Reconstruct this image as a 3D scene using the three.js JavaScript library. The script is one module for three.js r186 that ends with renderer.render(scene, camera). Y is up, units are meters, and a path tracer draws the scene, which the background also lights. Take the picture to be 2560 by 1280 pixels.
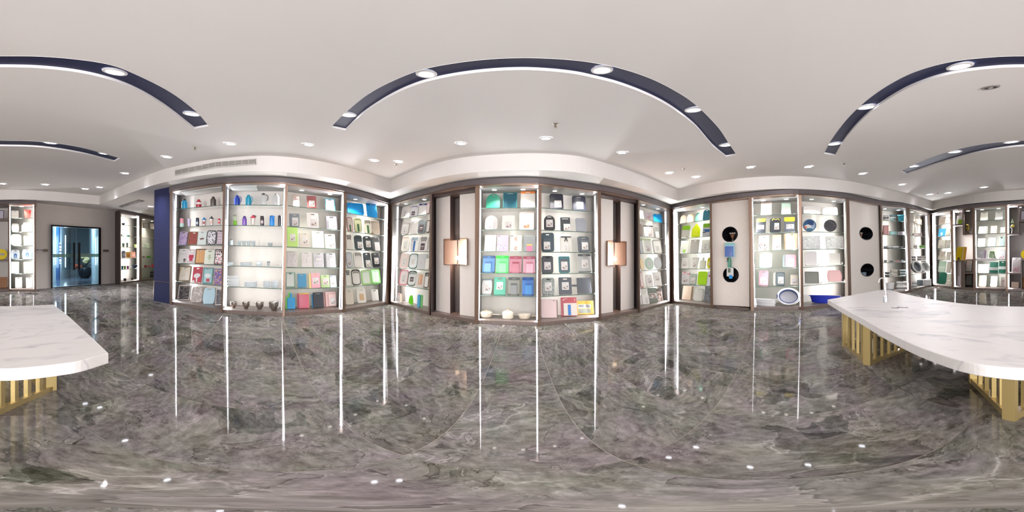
import * as THREE from 'three';
import { mergeGeometries } from 'three/addons/utils/BufferGeometryUtils.js';
import { RectAreaLightUniformsLib } from 'three/addons/lights/RectAreaLightUniformsLib.js';

// ---------------------------------------------------------------- camera, exposure, light levels
const H = 1.3, F = 1300, CX = 1280, CY = 640;             // eye height, focal length in pixels of the 2560 x 1280 frame
const scene = new THREE.Scene();
const camera = new THREE.PerspectiveCamera(2 * Math.atan(CY / F) * 180 / Math.PI, 2, 0.1, 120);
camera.position.set(0, H, 0);
scene.background = new THREE.Color(0x000000);             // closed room: nothing of the outside is seen
const renderer = new THREE.WebGLRenderer();
renderer.toneMapping = THREE.LinearToneMapping;
renderer.toneMappingExposure = 0.94;
renderer.shadowMap.enabled = true;
RectAreaLightUniformsLib.init();
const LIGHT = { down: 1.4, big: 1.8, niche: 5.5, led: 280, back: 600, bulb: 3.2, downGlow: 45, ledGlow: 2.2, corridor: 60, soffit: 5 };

// ---------------------------------------------------------------- helpers
let seed = 7;
const rnd = () => { seed = (seed * 1664525 + 1013904223) >>> 0; return seed / 4294967296; };
const lerp = (a, b, t) => a + (b - a) * t, clamp = (x, a, b) => Math.min(b, Math.max(a, x));
const V3 = (x, y, z) => new THREE.Vector3(x, y, z);
// The showroom bends round the camera and its floor swells by some centimetres: level lines rise and fall with direction.
const horizon = (px) => { const a = (clamp(px, 0, 2560) - CX) / 2560 * 2 * Math.PI; return CY + 11.3 * Math.cos(a) + 4.3 * Math.sin(a); };
const swell = (X, Z) => Z <= 0.01 ? 0 : (horizon(CX + F * X / Z) - CY) / F * Z;
const W = (px, Z, yl) => { const X = (px - CX) * Z / F; return V3(X, yl - swell(X, Z), -Z); };   // direction, distance, height over the floor
const ZQ = (q) => F * H / q;                              // q: pixels below the level line at which that distance meets the floor
const Q = (px, q, yl) => W(px, ZQ(q), yl);
const Zat = (px, py, yl) => F * (H - yl) / (py - horizon(px));
const at = (px, py, yl) => W(px, Zat(px, py, yl), yl);    // the point of a level plane seen there
function poly(nodes) {                                    // piecewise linear function
  return (x) => { let i = 0; while (i < nodes.length - 2 && x > nodes[i + 1][0]) i++; const [a, b] = [nodes[i], nodes[i + 1]]; return lerp(a[1], b[1], (x - a[0]) / ((b[0] - a[0]) || 1)); };
}
function curve(nodes) {                                   // smooth through the nodes
  const n = nodes.length, m = nodes.map((p, i) => { const a = nodes[Math.max(0, i - 1)], b = nodes[Math.min(n - 1, i + 1)]; return (b[1] - a[1]) / (b[0] - a[0]); });
  return (x) => { let i = 0; while (i < n - 2 && x > nodes[i + 1][0]) i++; const [a, b] = [nodes[i], nodes[i + 1]], h = b[0] - a[0], t = clamp((x - a[0]) / h, -0.2, 1.2), t2 = t * t, t3 = t2 * t;
    return (2 * t3 - 3 * t2 + 1) * a[1] + (t3 - 2 * t2 + t) * h * m[i] + (3 * t2 - 2 * t3) * b[1] + (t3 - t2) * h * m[i + 1]; };
}
const taken = new Map();
function numbered(name) { const n = taken.get(name) ?? 0; taken.set(name, n + 1); return n ? name + '_' + String(n).padStart(3, '0') : name; }
const labels = new Map();
function tag(o, label, category, group, kind) {
  if (label) o.userData.label = label;
  if (category) o.userData.category = category;
  if (group) o.userData.group = group;
  if (kind) o.userData.kind = kind;
  if (label && !kind) { labels.set(label, (labels.get(label) ?? 0) + 1); const n = label.split(/[\s]+/).length; if (n > 16 || n < 4) console.log('WORDS', n, label); if (labels.get(label) > 1) console.log('DUP', label); }
  return o;
}
function thing(name, label, category, pos, turn = 0, group) {
  const o = new THREE.Group(); o.name = numbered(name); if (pos) o.position.copy(pos); o.rotation.order = 'YXZ'; o.rotation.y = turn; scene.add(o);
  return tag(o, label, category, group);
}
function mesh(name, geo, material, parent) {
  const g = Array.isArray(geo) ? mergeGeometries(geo.map((x) => x.index ? x.toNonIndexed() : x)) : geo, o = new THREE.Mesh(g, material);
  o.castShadow = o.receiveShadow = true;
  o.name = parent ? name : numbered(name); (parent ?? scene).add(o); return o;
}
const struct = (name, geo, m, parent) => { const o = mesh(name, geo, m, parent); if (!parent) o.userData.kind = 'structure'; return o; };
// six-sided solid between a front face (bottom left, bottom right, top right, top left) and a back face
function hex(f, b) {
  const pos = [], uv = [];
  const quad = (p, q, r, s) => {
    const w = (p.distanceTo(q) + s.distanceTo(r)) / 2, h = (p.distanceTo(s) + q.distanceTo(r)) / 2;
    for (const [v, x, y] of [[p, 0, 0], [q, w, 0], [r, w, h], [p, 0, 0], [r, w, h], [s, 0, h]]) { pos.push(v.x, v.y, v.z); uv.push(x, y); }
  };
  quad(f[0], f[1], f[2], f[3]); quad(b[1], b[0], b[3], b[2]); quad(b[0], f[0], f[3], b[3]); quad(f[1], b[1], b[2], f[2]); quad(f[3], f[2], b[2], b[3]); quad(b[0], b[1], f[1], f[0]);
  return finish(pos, uv);
}
function finish(pos, uv) {
  const g = new THREE.BufferGeometry();
  g.setAttribute('position', new THREE.Float32BufferAttribute(pos, 3)); g.setAttribute('uv', new THREE.Float32BufferAttribute(uv, 2)); g.computeVertexNormals(); return g;
}
// upright slab between two directions xa, xb, at distances given by q in front and behind, from height y0 to y1
const slab = (xa, xb, qa, qb, ka, kb, y0, y1) => hex([Q(xa, qa * ka, y0), Q(xb, qb * ka, y0), Q(xb, qb * ka, y1), Q(xa, qa * ka, y1)], [Q(xa, qa * kb, y0), Q(xb, qb * kb, y0), Q(xb, qb * kb, y1), Q(xa, qa * kb, y1)]);
const box = (w, h, d, x = 0, y = 0, z = 0) => new THREE.BoxGeometry(w, h, d).translate(x, y, z);

// ---------------------------------------------------------------- noise
const perm = new Uint8Array(512); { const p = [...Array(256).keys()]; for (let i = 255; i > 0; i--) { const j = Math.floor(rnd() * (i + 1)); [p[i], p[j]] = [p[j], p[i]]; } for (let i = 0; i < 512; i++) perm[i] = p[i & 255]; }
const gradX = new Float32Array(256), gradY = new Float32Array(256); for (let i = 0; i < 256; i++) { const a = rnd() * 6.2832; gradX[i] = Math.cos(a); gradY[i] = Math.sin(a); }
function noise(x, y) {
  const xi = Math.floor(x), yi = Math.floor(y), fx = x - xi, fy = y - yi, X = xi & 255, Y = yi & 255, u = fx * fx * fx * (fx * (fx * 6 - 15) + 10), v = fy * fy * fy * (fy * (fy * 6 - 15) + 10);
  const a = perm[perm[X] + Y], b = perm[perm[X + 1] + Y], c = perm[perm[X] + Y + 1], d = perm[perm[X + 1] + Y + 1];
  const p = gradX[a] * fx + gradY[a] * fy, q = gradX[b] * (fx - 1) + gradY[b] * fy, r = gradX[c] * fx + gradY[c] * (fy - 1), s = gradX[d] * (fx - 1) + gradY[d] * (fy - 1);
  return (p + (q - p) * u + ((r + (s - r) * u) - (p + (q - p) * u)) * v) * 1.5;
}
function fbm(x, y, n) { let s = 0, a = 0.5; for (let i = 0; i < n; i++) { s += a * noise(x, y); x = x * 2.03 + 17.1; y = y * 2.03 + 9.7; a *= 0.5; } return s; }
function texture(size, paint, srgb = true, sizeY = size) {
  const d = new Uint8Array(size * sizeY * 4);
  for (let y = 0; y < sizeY; y++) for (let x = 0; x < size; x++) { const c = paint(x / size, y / sizeY), o = (y * size + x) * 4; d[o] = clamp(c[0], 0, 255); d[o + 1] = clamp(c[1], 0, 255); d[o + 2] = clamp(c[2], 0, 255); d[o + 3] = 255; }
  const t = new THREE.DataTexture(d, size, sizeY); t.wrapS = t.wrapT = THREE.MirroredRepeatWrapping; t.magFilter = THREE.LinearFilter; t.minFilter = THREE.LinearFilter;
  if (srgb) t.colorSpace = THREE.SRGBColorSpace; t.needsUpdate = true; return t;
}
const smooth = (a, b, x) => { const t = clamp((x - a) / (b - a), 0, 1); return t * t * (3 - 2 * t); };

// ---------------------------------------------------------------- materials
const mats = new Map();
function mat(color, o = {}) {
  const key = color + JSON.stringify(o);
  if (!mats.has(key)) { const { phys, ...rest } = o; const m = new THREE.MeshPhysicalMaterial({ color, roughness: 0.42, ...rest }); if (!rest.transmission) m.color.multiplyScalar(0.86); mats.set(key, m); }
  return mats.get(key);
}
// grey slate-like marble, one unit of the texture is 2.6 tile units
const slate = texture(2048, (u, v) => {
  const x = u * 8, y = v * 8, wx = fbm(x * 0.7 + 3, y * 0.7, 4), wy = fbm(x * 0.7, y * 0.7 + 40, 4), X = x * 0.8 + y * 0.22 + wx * 0.6, Y = y * 1.1 - x * 0.25 + wy * 0.6;
  const plates = (s, ox, n) => { const p = fbm(X * s + ox, Y * s + ox * 0.7, n) * 3.4 + 40, c = Math.floor(p), f = p - c; return [perm[(c * 13 + ox) & 255] / 255, f]; };
  const [h1, f1] = plates(0.6, 11, 9), [h2, f2] = plates(1.3, 57, 8), [h3, f3] = plates(2.9, 91, 6);
  const big = fbm(X * 0.5 + 5, Y * 0.5, 4), streak = fbm(X * 3, Y * 8, 5), grain = fbm(x * 9 + wx * 3, y * 13, 4), fine = fbm(x * 40, y * 40, 2);
  const cut1 = smooth(0.08, 0, f1) * (h1 > 0.35 ? 1 : 0.2), rim1 = smooth(0.04, 0, 1 - f1), cut2 = smooth(0.1, 0, f2) * (h2 > 0.5 ? 1 : 0), rim2 = smooth(0.05, 0, 1 - f2) * (h2 > 0.4 ? 1 : 0), cut3 = smooth(0.14, 0, f3) * (h3 > 0.6 ? 1 : 0);
  const vein = Math.pow(1 - Math.min(1, Math.abs(fbm(X * 0.5 + 60, Y * 0.5, 8)) * 26), 3) * smooth(0, 0.2, big);
  const L = 95 + big * 24 + (h1 - 0.5) * 44 + (h2 - 0.5) * 34 + (h3 - 0.5) * 22 + streak * 24 + grain * 34 + fine * 14 - cut1 * 24 - cut2 * 20 - cut3 * 12 + rim1 * 20 + rim2 * 18 + vein * 40;
  const warm = fbm(x * 0.9 + 90, y * 0.9, 4) * 7 + (h2 - 0.5) * 6, green = fbm(x * 1.5 + 30, y * 1.5 + 70, 4) * 8;
  return [L + 2 + warm * 0.6, L - 1 - warm * 0.15 + green * 0.8, L - 6 - warm * 0.1 - green * 0.7];
});
const ripple = texture(256, (u, v) => { const k = 128 + fbm(u * 14, v * 14, 3) * 150; return [k, k, k]; }, false);
const floorMat = new THREE.MeshPhysicalMaterial({ map: slate, roughness: 0.6, specularIntensity: 0, clearcoat: 0.17, clearcoatRoughness: 0.03, bumpMap: ripple, bumpScale: 0.0005 });
const quartz = texture(1024, (u, v) => {
  const x = u * 3, y = v * 3, wx = fbm(x * 1.1 + 5, y * 1.1, 4), wy = fbm(x * 1.1, y * 1.1 + 25, 4), n = Math.abs(fbm(x * 0.45 + wx * 1.1 + 7, y * 0.45 + wy * 1.1, 3)), m = Math.abs(fbm(x * 1.1 + wx * 1.4 + 70, y * 1.1 + wy, 4));
  const a = Math.pow(clamp(1 - n * 16, 0, 1), 1.5) * smooth(-0.25, 0.3, fbm(x * 0.8, y * 0.8 + 9, 3)), cloud = smooth(0.16, 0, n) * smooth(0, 0.35, fbm(x * 1.3 + 50, y * 1.3, 4)), b = Math.pow(clamp(1 - m * 26, 0, 1), 2);
  const k = a * 26 + cloud * 24 + b * 7 * smooth(-0.1, 0.3, wx);
  return [222 - k, 218 - k * 0.93, 214 - k * 0.8];
});
const quartzMat = new THREE.MeshPhysicalMaterial({ map: quartz, roughness: 0.45, specularIntensity: 0.2 });
const linenTex = texture(512, (u, v) => { const a = noise(u * 12, v * 240) * 5 + noise(u * 240, v * 12) * 5 + noise(u * 128, v * 128) * 3, s = 219 + a; return [s + 3, s - 4, s - 12]; });
const paddedMat = new THREE.MeshStandardMaterial({ map: texture(512, (u, v) => { const a = noise(u * 12, v * 240) * 5 + noise(u * 240, v * 12) * 5 + noise(u * 128, v * 128) * 3, s = 230 + a; return [s + 3, s - 4, s - 13]; }), roughness: 0.9 });
const linen = new THREE.MeshStandardMaterial({ map: linenTex, roughness: 0.9 });
const woodTex = texture(512, (u, v) => { const a = noise(u * 60, v * 3) * 8 + fbm(u * 20, v * 2, 3) * 14; return [116 + a, 101 + a, 94 + a]; });
const cabinetGrey = new THREE.MeshStandardMaterial({ map: texture(256, (u, v) => { const a = noise(u * 90, v * 3) * 6 + fbm(u * 20, v * 4, 3) * 8; return [146 + a, 142 + a, 142 + a]; }), roughness: 0.4 });
const cabinetWood = new THREE.MeshStandardMaterial({ map: woodTex, roughness: 0.38 });
const corniceMat = new THREE.MeshStandardMaterial({ color: 0x5f5758, roughness: 0.45 });
const darkWood = new THREE.MeshStandardMaterial({ color: 0x4a3d3b, roughness: 0.5 });
const copper = new THREE.MeshPhysicalMaterial({ color: 0xb08a72, metalness: 0.85, roughness: 0.28 });
const copperSatin = new THREE.MeshPhysicalMaterial({ color: 0x8f7767, metalness: 0.7, roughness: 0.36 });
const gold = new THREE.MeshPhysicalMaterial({ color: 0xb5a06a, metalness: 0.75, roughness: 0.36 });
const steel = new THREE.MeshPhysicalMaterial({ color: 0xd8d2ca, metalness: 1, roughness: 0.16 });
const plaster = new THREE.MeshStandardMaterial({ color: 0xdeD9d4, roughness: 0.92 });
const ceilingMat = new THREE.MeshStandardMaterial({ color: 0xf3efeb, roughness: 0.95 });
const wallMat = new THREE.MeshStandardMaterial({ map: texture(512, (u, v) => { const a = fbm(u * 40, v * 40, 3) * 6, s = 224 + a; return [s + 3, s - 5, s - 13]; }), roughness: 0.85 });
const navy = new THREE.MeshPhysicalMaterial({ color: 0x272c50, roughness: 0.6, specularIntensity: 0.2 });
const glassMat = new THREE.MeshPhysicalMaterial({ color: 0xf9fdfb, roughness: 0.03, transmission: 1, thickness: 0, ior: 1.45 });
const glassEdge = new THREE.MeshPhysicalMaterial({ color: 0x8aa498, roughness: 0.15, transmission: 0.6, thickness: 0 });
const doorGlass = new THREE.MeshPhysicalMaterial({ color: 0xd7e6ea, roughness: 0.02, transmission: 1, thickness: 0, ior: 1.5 });
const frosted = new THREE.MeshPhysicalMaterial({ color: 0xb9cfc4, roughness: 0.5, transmission: 0.6, thickness: 0 });
const blackMetal = new THREE.MeshPhysicalMaterial({ color: 0x15171c, metalness: 0.3, roughness: 0.35 });
const glow = (c, k) => new THREE.MeshStandardMaterial({ color: 0xffffff, emissive: c, emissiveIntensity: k, roughness: 0.6 });
const ledGlow = glow(0xfdfbff, LIGHT.ledGlow), downGlow = glow(0xf4f6ff, LIGHT.downGlow), bulbGlow = glow(0xffd9b4, 9), nicheGlow = glow(0xfff6ea, 20);
const trimWhite = new THREE.MeshStandardMaterial({ color: 0xf2f0ee, roughness: 0.5 });

// ---------------------------------------------------------------- plan of the room: how far the fronts of the cabinets stand, by direction
const S = { base: 0.057 * H, lintel: 2.15 * H, cornice0: 2.17 * H, cornice1: 2.245 * H, soffit: 2.265 * H, ceil: 2.5 * H, slot: 2.522 * H };
const LEVEL = [0.845, 0.492, 0.144, -0.206, -0.566, -0.943].map((v) => (1 + v) * H);
const wallA = poly([[425, 129], [490, 140], [558, 148.5], [632, 152.2], [706, 152.4], [782, 147.5], [857, 138], [915, 127.5], [974.5, 114]]);
const wallB = poly([[974.5, 114], [1024, 127.5], [1074, 139], [1130, 150.5], [1189, 158], [1265, 162.5], [1344, 162.7], [1420, 157], [1498, 148], [1550, 139.5], [1599, 129], [1640, 118.5], [1678, 107]]);
const wallC = poly([[1678, 107], [1728, 115.5], [1779, 121.6], [1828, 126.5], [1880, 129.6], [1942, 132.2], [2005, 132.6], [2065, 127.5], [2125, 119.5], [2166, 112], [2208, 104], [2240, 101], [2275, 96.5], [2327.5, 82]]);
const wallD = poly([[2327.5, 82], [2350, 86], [2378, 89.5], [2433, 94.5], [2516, 98.4], [2560, 100], [2640, 101]]);
const wallE = poly([[-80, 99], [0, 99.3], [90, 101]]);
const wallJ = poly([[300, 82], [384, 69], [420, 64]]);
const nearestFront = (px) => px < 90 ? wallE(Math.max(px, -80)) : px < 282 ? lerp(95, 80, (px - 90) / 192) : px < 300 ? 80 : px < 383.2 ? wallJ(px) : px < 425 ? lerp(122, 129.5, (px - 384) / 41)
  : px < 974.5 ? wallA(px) : px < 1678 ? wallB(px) : px < 2327.5 ? wallC(px) : wallD(Math.min(px, 2640));

// ---------------------------------------------------------------- floor: stone tiles laid on a bed of light grout
const grout = new THREE.MeshStandardMaterial({ color: 0xaea597, roughness: 0.7 });
const columns = []; for (let x = -1720; x < -160; x += 120) columns.push(x); for (let x = -160; x <= 2720; x += 20) columns.push(x); for (let x = 2840; x <= 4300; x += 120) columns.push(x);
function sheet(z0, z1, n, yl, up) {                       // level sheet over all directions
  const pos = [], uv = [];
  for (let i = 0; i + 1 < columns.length; i++) for (let k = 0; k < n; k++) {
    const za = z0 * Math.pow(z1 / z0, k / n), zb = z0 * Math.pow(z1 / z0, (k + 1) / n), p = W(columns[i], za, yl), q = W(columns[i + 1], za, yl), r = W(columns[i + 1], zb, yl), s = W(columns[i], zb, yl);
    for (const v of up ? [p, q, r, p, r, s] : [p, r, q, p, s, r]) { pos.push(v.x, v.y, v.z); uv.push(v.x / 3.4, v.z / 3.4); }
  }
  return finish(pos, uv);
}
const floor = struct('floor', [sheet(1.2, 34, 18, -0.0015, true)], grout);
{
  const s = (x0, x1, z0, z1) => { const g = new THREE.PlaneGeometry(x1 - x0, z1 - z0).rotateX(-Math.PI / 2).translate((x0 + x1) / 2, -0.012, (z0 + z1) / 2), u = g.attributes.uv; for (let i = 0; i < u.count; i++) u.setXY(i, g.attributes.position.getX(i) / 3.4, g.attributes.position.getZ(i) / 3.4); return g; };
  mesh('floor_margin', s(-24, 24, -1.21, 5).translate(0, 0.011, 0), floorMat, floor); mesh('floor_margin', sheet(1.2, 2.7, 4, -0.001, true), floorMat, floor);
  struct('floor_slab', hex([V3(-26, -0.45, 5.2), V3(26, -0.45, 5.2), V3(26, -0.25, 5.2), V3(-26, -0.25, 5.2)], [V3(-26, -0.45, -36), V3(26, -0.45, -36), V3(26, -0.25, -36), V3(-26, -0.25, -36)]), grout);
}
{
  const A0 = 0.049, gap = 0.0016, K = 407.4, step = 8, variants = [];
  const ang = (px) => (px - CX) / 2560 * 2 * Math.PI - A0;
  const span = (a, u0, u1, v0, v1) => {                   // where a ray from the middle enters and leaves a tile
    const dx = Math.sin(a), dy = Math.cos(a); let t0 = 0, t1 = 1e9;
    for (const [d, lo, hi] of [[dx, u0, u1], [dy, v0, v1]]) { if (Math.abs(d) < 1e-9) { if (lo > 0 || hi < 0) return null; continue; } let a0 = lo / d, a1 = hi / d; if (a0 > a1) [a0, a1] = [a1, a0]; t0 = Math.max(t0, a0); t1 = Math.min(t1, a1); }
    return t1 > t0 + 1e-5 ? [t0, t1] : null;
  };
  for (let i = -16; i < 16; i++) for (let j = -9; j < 9; j++) {
    const u0 = -0.247 + 0.46 * i + gap, u1 = u0 + 0.46 - 2 * gap, v0 = 0.286 + 0.914 * j + gap, v1 = v0 + 0.914 - 2 * gap;
    const xs = []; for (let x = -96; x <= 2656; x += step) xs.push(x);
    for (const [u, v] of [[u0, v0], [u1, v0], [u0, v1], [u1, v1]]) { const c = CX + (Math.atan2(u, v) + A0) / (2 * Math.PI) * 2560; for (const w of [-2560, 0, 2560]) for (const e of [-0.15, 0.15]) if (c + w + e > -96 && c + w + e < 2656) xs.push(c + w + e); }
    for (const e of [89.9, 90.1, 281.9, 282.1, 299.9, 300.1, 383.1, 383.3, 974.5, 1678, 2327.5]) xs.push(e);
    xs.sort((a, b) => a - b);
    let run = [];
    const flush = () => {
      if (run.length > 1) {
        const n = Math.max(2, Math.ceil(Math.max(...run.map((c) => c[1] - c[2])) / 22)), pos = [], uv = [], idx = [], ou = rnd() * 3, ov = rnd() * 3, su = rnd() < 0.5 ? -1 : 1, sv = rnd() < 0.5 ? -1 : 1, turn = rnd() < 0.5;
        const put = (px, q, yl) => { const p = Q(px, q, yl), r = 1 / Math.tan(q / K), a = ang(px), U = r * Math.sin(a), Vv = r * Math.cos(a); pos.push(p.x, p.y, p.z); uv.push((turn ? Vv : U) * su / 2.6 + ou, (turn ? U : Vv) * sv / 2.6 + ov); return pos.length / 3 - 1; };
        run.forEach(([px, qn, qf]) => { put(px, qn, -0.002); for (let k = 0; k <= n; k++) put(px, lerp(qn, qf, k / n), 0); put(px, qf, -0.002); });
        const m = n + 3;
        for (let c = 0; c + 1 < run.length; c++) for (let k = 0; k + 1 < m; k++) { const p = c * m + k, q = p + m; idx.push(p, q, q + 1, p, q + 1, p + 1); }
        const g = new THREE.BufferGeometry(); g.setAttribute('position', new THREE.Float32BufferAttribute(pos, 3)); g.setAttribute('uv', new THREE.Float32BufferAttribute(uv, 2));
        const nor = []; run.forEach(() => { for (let k = 0; k < m; k++) nor.push(0, 1, 0); }); g.setAttribute('normal', new THREE.Float32BufferAttribute(nor, 3)); g.setIndex(idx);
        variants.push(g);
      }
      run = [];
    };
    for (const x of xs) {
      const s = span(ang(x), u0, u1, v0, v1), qLimit = nearestFront(x) * 0.985;
      if (!s) { flush(); continue; }
      const qn = Math.min(Math.atan2(1, Math.max(s[0], 1e-6)) * K, 668), qf = Math.max(Math.atan(1 / s[1]) * K, qLimit);
      if (qn <= qf + 0.02) { flush(); continue; }
      run.push([x, qn, qf]);
    }
    flush();
  }
  for (const g of variants) mesh('floor_tile', g, floorMat, floor);
  console.log('tiles', variants.length);
}

// ---------------------------------------------------------------- ceiling: a raised tray with three curved light troughs, a lowered soffit round it
const slots = [
  { name: 'centre', top: [[828, 318], [835.6, 309], [871, 275], [919, 236.5], [978, 204], [1052, 175], [1126.5, 159.5], [1215.5, 148.5], [1304.6, 144.5], [1380, 146.5], [1440, 151], [1484, 157], [1546, 169.5], [1617.5, 192.7], [1677, 221], [1736, 259.5], [1795.6, 319], [1825, 363], [1841, 387]],
    low: [[828, 318.01], [864, 325.6], [904, 287], [978, 239.5], [1052, 208], [1126.5, 190.5], [1215.5, 178.7], [1304.6, 174.5], [1380, 178], [1440, 185], [1484, 194], [1546, 210], [1617.5, 237], [1677, 268.4], [1736, 313], [1780.7, 363.4], [1815, 391.6], [1841, 387.01]] },
  { name: 'right', top: [[2060, 384], [2076.6, 352.7], [2116, 300], [2165, 252.6], [2221, 213], [2286.6, 180], [2375, 155], [2483.5, 142.5], [2560, 140], [2660, 141], [2760, 146]], low: [[2060, 384.01], [2088, 388], [2116, 343], [2165, 290], [2221, 247.7], [2286.6, 213], [2375, 185], [2483.5, 170.5], [2560, 167.5], [2660, 168.5], [2760, 174]] },
  { name: 'left', top: [[-200, 146], [-100, 141], [0, 140], [98.5, 141], [197, 149], [279, 163], [344.6, 188.6], [426.6, 231], [492, 280.5], [522, 315]], low: [[-200, 174], [-100, 168.5], [0, 167.5], [98.5, 170], [197, 181], [279, 200], [344.6, 226], [410, 264], [485.7, 321.5], [522, 315.01]] },
  { name: 'far right', top: [[2252, 428], [2319.5, 397], [2385, 375.7], [2467, 359], [2560, 351], [2680, 349]], low: [[2252, 428.01], [2267, 434.8], [2336, 411.8], [2418, 388], [2483.5, 374], [2560, 365], [2680, 363]] },
  { name: 'far left', top: [[-120, 349], [0, 351], [98.5, 354], [197, 367.5], [300, 395.4]], low: [[-120, 363], [0, 365], [98.5, 368], [197, 382], [285.5, 403.6], [300, 395.41]] },
].map((s) => ({ ...s, x0: s.top[0][0], x1: s.top[s.top.length - 1][0], t: poly(s.top), b: poly(s.low), knots: [...s.top, ...s.low].map((p) => p[0]) }));
{
  // refine the outlines smoothly between their corner points
  for (const s of slots) {
    const ends = (list, flip) => { const pts = [...list], cut = flip ? pts.findIndex((p, i) => i > 0) : 0; return pts; };
    const lowInner = s.low.filter((p, i) => !(Math.abs(p[1] - s.t(p[0])) < 0.1));
    const ct = curve(s.top), cl = curve(lowInner), l0 = lowInner[0][0], l1 = lowInner[lowInner.length - 1][0], bl = s.b;
    s.t = ct; s.b = (x) => x < l0 || x > l1 ? bl(x) : cl(x); s.knots.push(l0, l1);
  }
  const xs = [...new Set([...columns, ...slots.flatMap((s) => { const k = [...s.knots]; for (let x = s.x0; x < s.x1; x += 8) k.push(x); return k; })])].sort((a, b) => a - b);
  const pos = [], uv = [], tri = (list) => { for (const v of list) { pos.push(v.x, v.y, v.z); uv.push(v.x, v.z); } };
  const Zc = (px, py) => F * (S.ceil - H) / (horizon(px) - py);
  for (let i = 0; i + 1 < xs.length; i++) {
    const a = xs[i], b = xs[i + 1], m = (a + b) / 2, inside = slots.filter((s) => m > s.x0 && m < s.x1).sort((p, q) => p.t(m) - q.t(m));
    let cut = [[1.5, 1.5]];
    for (const s of inside) { cut.push([Zc(a, s.t(a)), Zc(b, s.t(b))]); cut.push([Zc(a, s.b(a)), Zc(b, s.b(b))]); }
    cut.push([32, 32]);
    for (let k = 0; k + 1 < cut.length; k += 2) {
      const n = 4;
      for (let j = 0; j < n; j++) { const za = lerp(cut[k][0], cut[k + 1][0], j / n), zb = lerp(cut[k][1], cut[k + 1][1], j / n), zc = lerp(cut[k][1], cut[k + 1][1], (j + 1) / n), zd = lerp(cut[k][0], cut[k + 1][0], (j + 1) / n);
        const p = W(a, za, S.ceil), q = W(b, zb, S.ceil), r = W(b, zc, S.ceil), t = W(a, zd, S.ceil); tri([p, r, q, p, t, r]); }
    }
  }
  const g = finish(pos, uv), front = new THREE.PlaneGeometry(52, 6.6).rotateX(Math.PI / 2).translate(0, S.ceil - 0.003, 1.85), roof = new THREE.BoxGeometry(52, 0.15, 44).translate(0, S.ceil + 0.75, -15.5);
  struct('ceiling', g, ceilingMat); struct('ceiling_front', front, ceilingMat); struct('roof', roof, plaster);
  for (const s of slots) {
    const o = thing('ceiling_light_trough', { centre: 'long curved navy ceiling recess across the middle of the ceiling with five large lights', right: 'curved navy ceiling recess above the marble table with a tap', left: 'curved navy ceiling recess on the left, above the bare table end',
      'far right': 'small thin curved recess beyond the round ceiling speaker', 'far left': 'small thin curved recess nearest the glass double door' }[s.name], 'ceiling recess', null, 0, 'curved navy recesses in the ceiling');
    const ks = [...new Set([...s.knots, ...Array.from({ length: Math.floor((s.x1 - s.x0) / 8) }, (_, i) => s.x0 + i * 8)])].filter((x) => x >= s.x0 && x <= s.x1).sort((a, b) => a - b);
    const panel = [], reveal = [], up = [], ur = [], y0 = S.ceil - 0.002, y1 = S.slot;
    const quad = (L, U, p, q, r, t) => { for (const v of [p, q, r, p, r, t]) { L.push(v.x, v.y, v.z); U.push(v.x, v.z); } };
    for (let i = 0; i + 1 < ks.length; i++) {
      const a = ks[i], b = ks[i + 1], na = Zc(a, s.t(a)), nb = Zc(b, s.t(b)), fa = Zc(a, s.b(a)), fb = Zc(b, s.b(b));
      quad(panel, up, W(a, na - 0.03, y1), W(a, fa + 0.03, y1), W(b, fb + 0.03, y1), W(b, nb - 0.03, y1));
      quad(reveal, ur, W(a, fa, y0), W(b, fb, y0), W(b, fb, y1), W(a, fa, y1)); quad(reveal, ur, W(b, nb, y0), W(a, na, y0), W(a, na, y1), W(b, nb, y1));
    }
    mesh('navy_panel', finish(panel, up), navy, o); mesh('reveal', finish(reveal, ur), trimWhite, o);
  }
}
const trayQ = (() => {
  const parts = [[[-260, 150], [-100, 154], [0, 154.7], [98, 151], [248, 139]], [[248, 139], [361, 189], [430, 212.7], [537, 235], [680, 247], [834, 231.4], [976, 195]], [[976, 195], [1060, 231], [1156, 255.5], [1305, 268], [1440, 262.5], [1528, 239.7], [1610, 211], [1694, 175]],
    [[1694, 175], [1770, 190.5], [1860, 201], [1991, 201.6], [2122, 185.6], [2230, 160], [2332, 129]], [[2332, 129], [2440, 146], [2560, 154.7], [2700, 154], [2820, 148]]].map((p) => [p[0][0], p[p.length - 1][0], curve(p)]);
  return (px) => (parts.find((p) => px <= p[1]) ?? parts[4])[2](px);
})();
{
  const xs = []; for (let x = -240; x <= 2800; x += 12) xs.push(x); for (const x of [248, 976, 1694, 2332]) xs.push(x); xs.sort((a, b) => a - b);
  const pos = [], uv = [], fas = [], fuv = [], quad = (L, U, p, q, r, t) => { for (const v of [p, q, r, p, r, t]) { L.push(v.x, v.y, v.z); U.push(v.x, v.z); } };
  const Zt = (x) => F * (S.ceil - H) / trayQ(x);
  for (let i = 0; i + 1 < xs.length; i++) {
    const a = xs[i], b = xs[i + 1], za = Zt(a), zb = Zt(b), n = 4;
    for (let k = 0; k < n; k++) { const z = (s, t) => lerp(s, 33, Math.pow(t / n, 1.5)); quad(pos, uv, W(a, z(za, k), S.soffit), W(a, z(za, k + 1), S.soffit), W(b, z(zb, k + 1), S.soffit), W(b, z(zb, k), S.soffit)); }
    quad(fas, fuv, W(a, za, S.soffit), W(b, zb, S.soffit), W(b, zb, S.ceil + 0.02), W(a, za, S.ceil + 0.02));
  }
  struct('ceiling_soffit', finish(pos, uv), ceilingMat); struct('ceiling_fascia', finish(fas, fuv), plaster);
}

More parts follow.
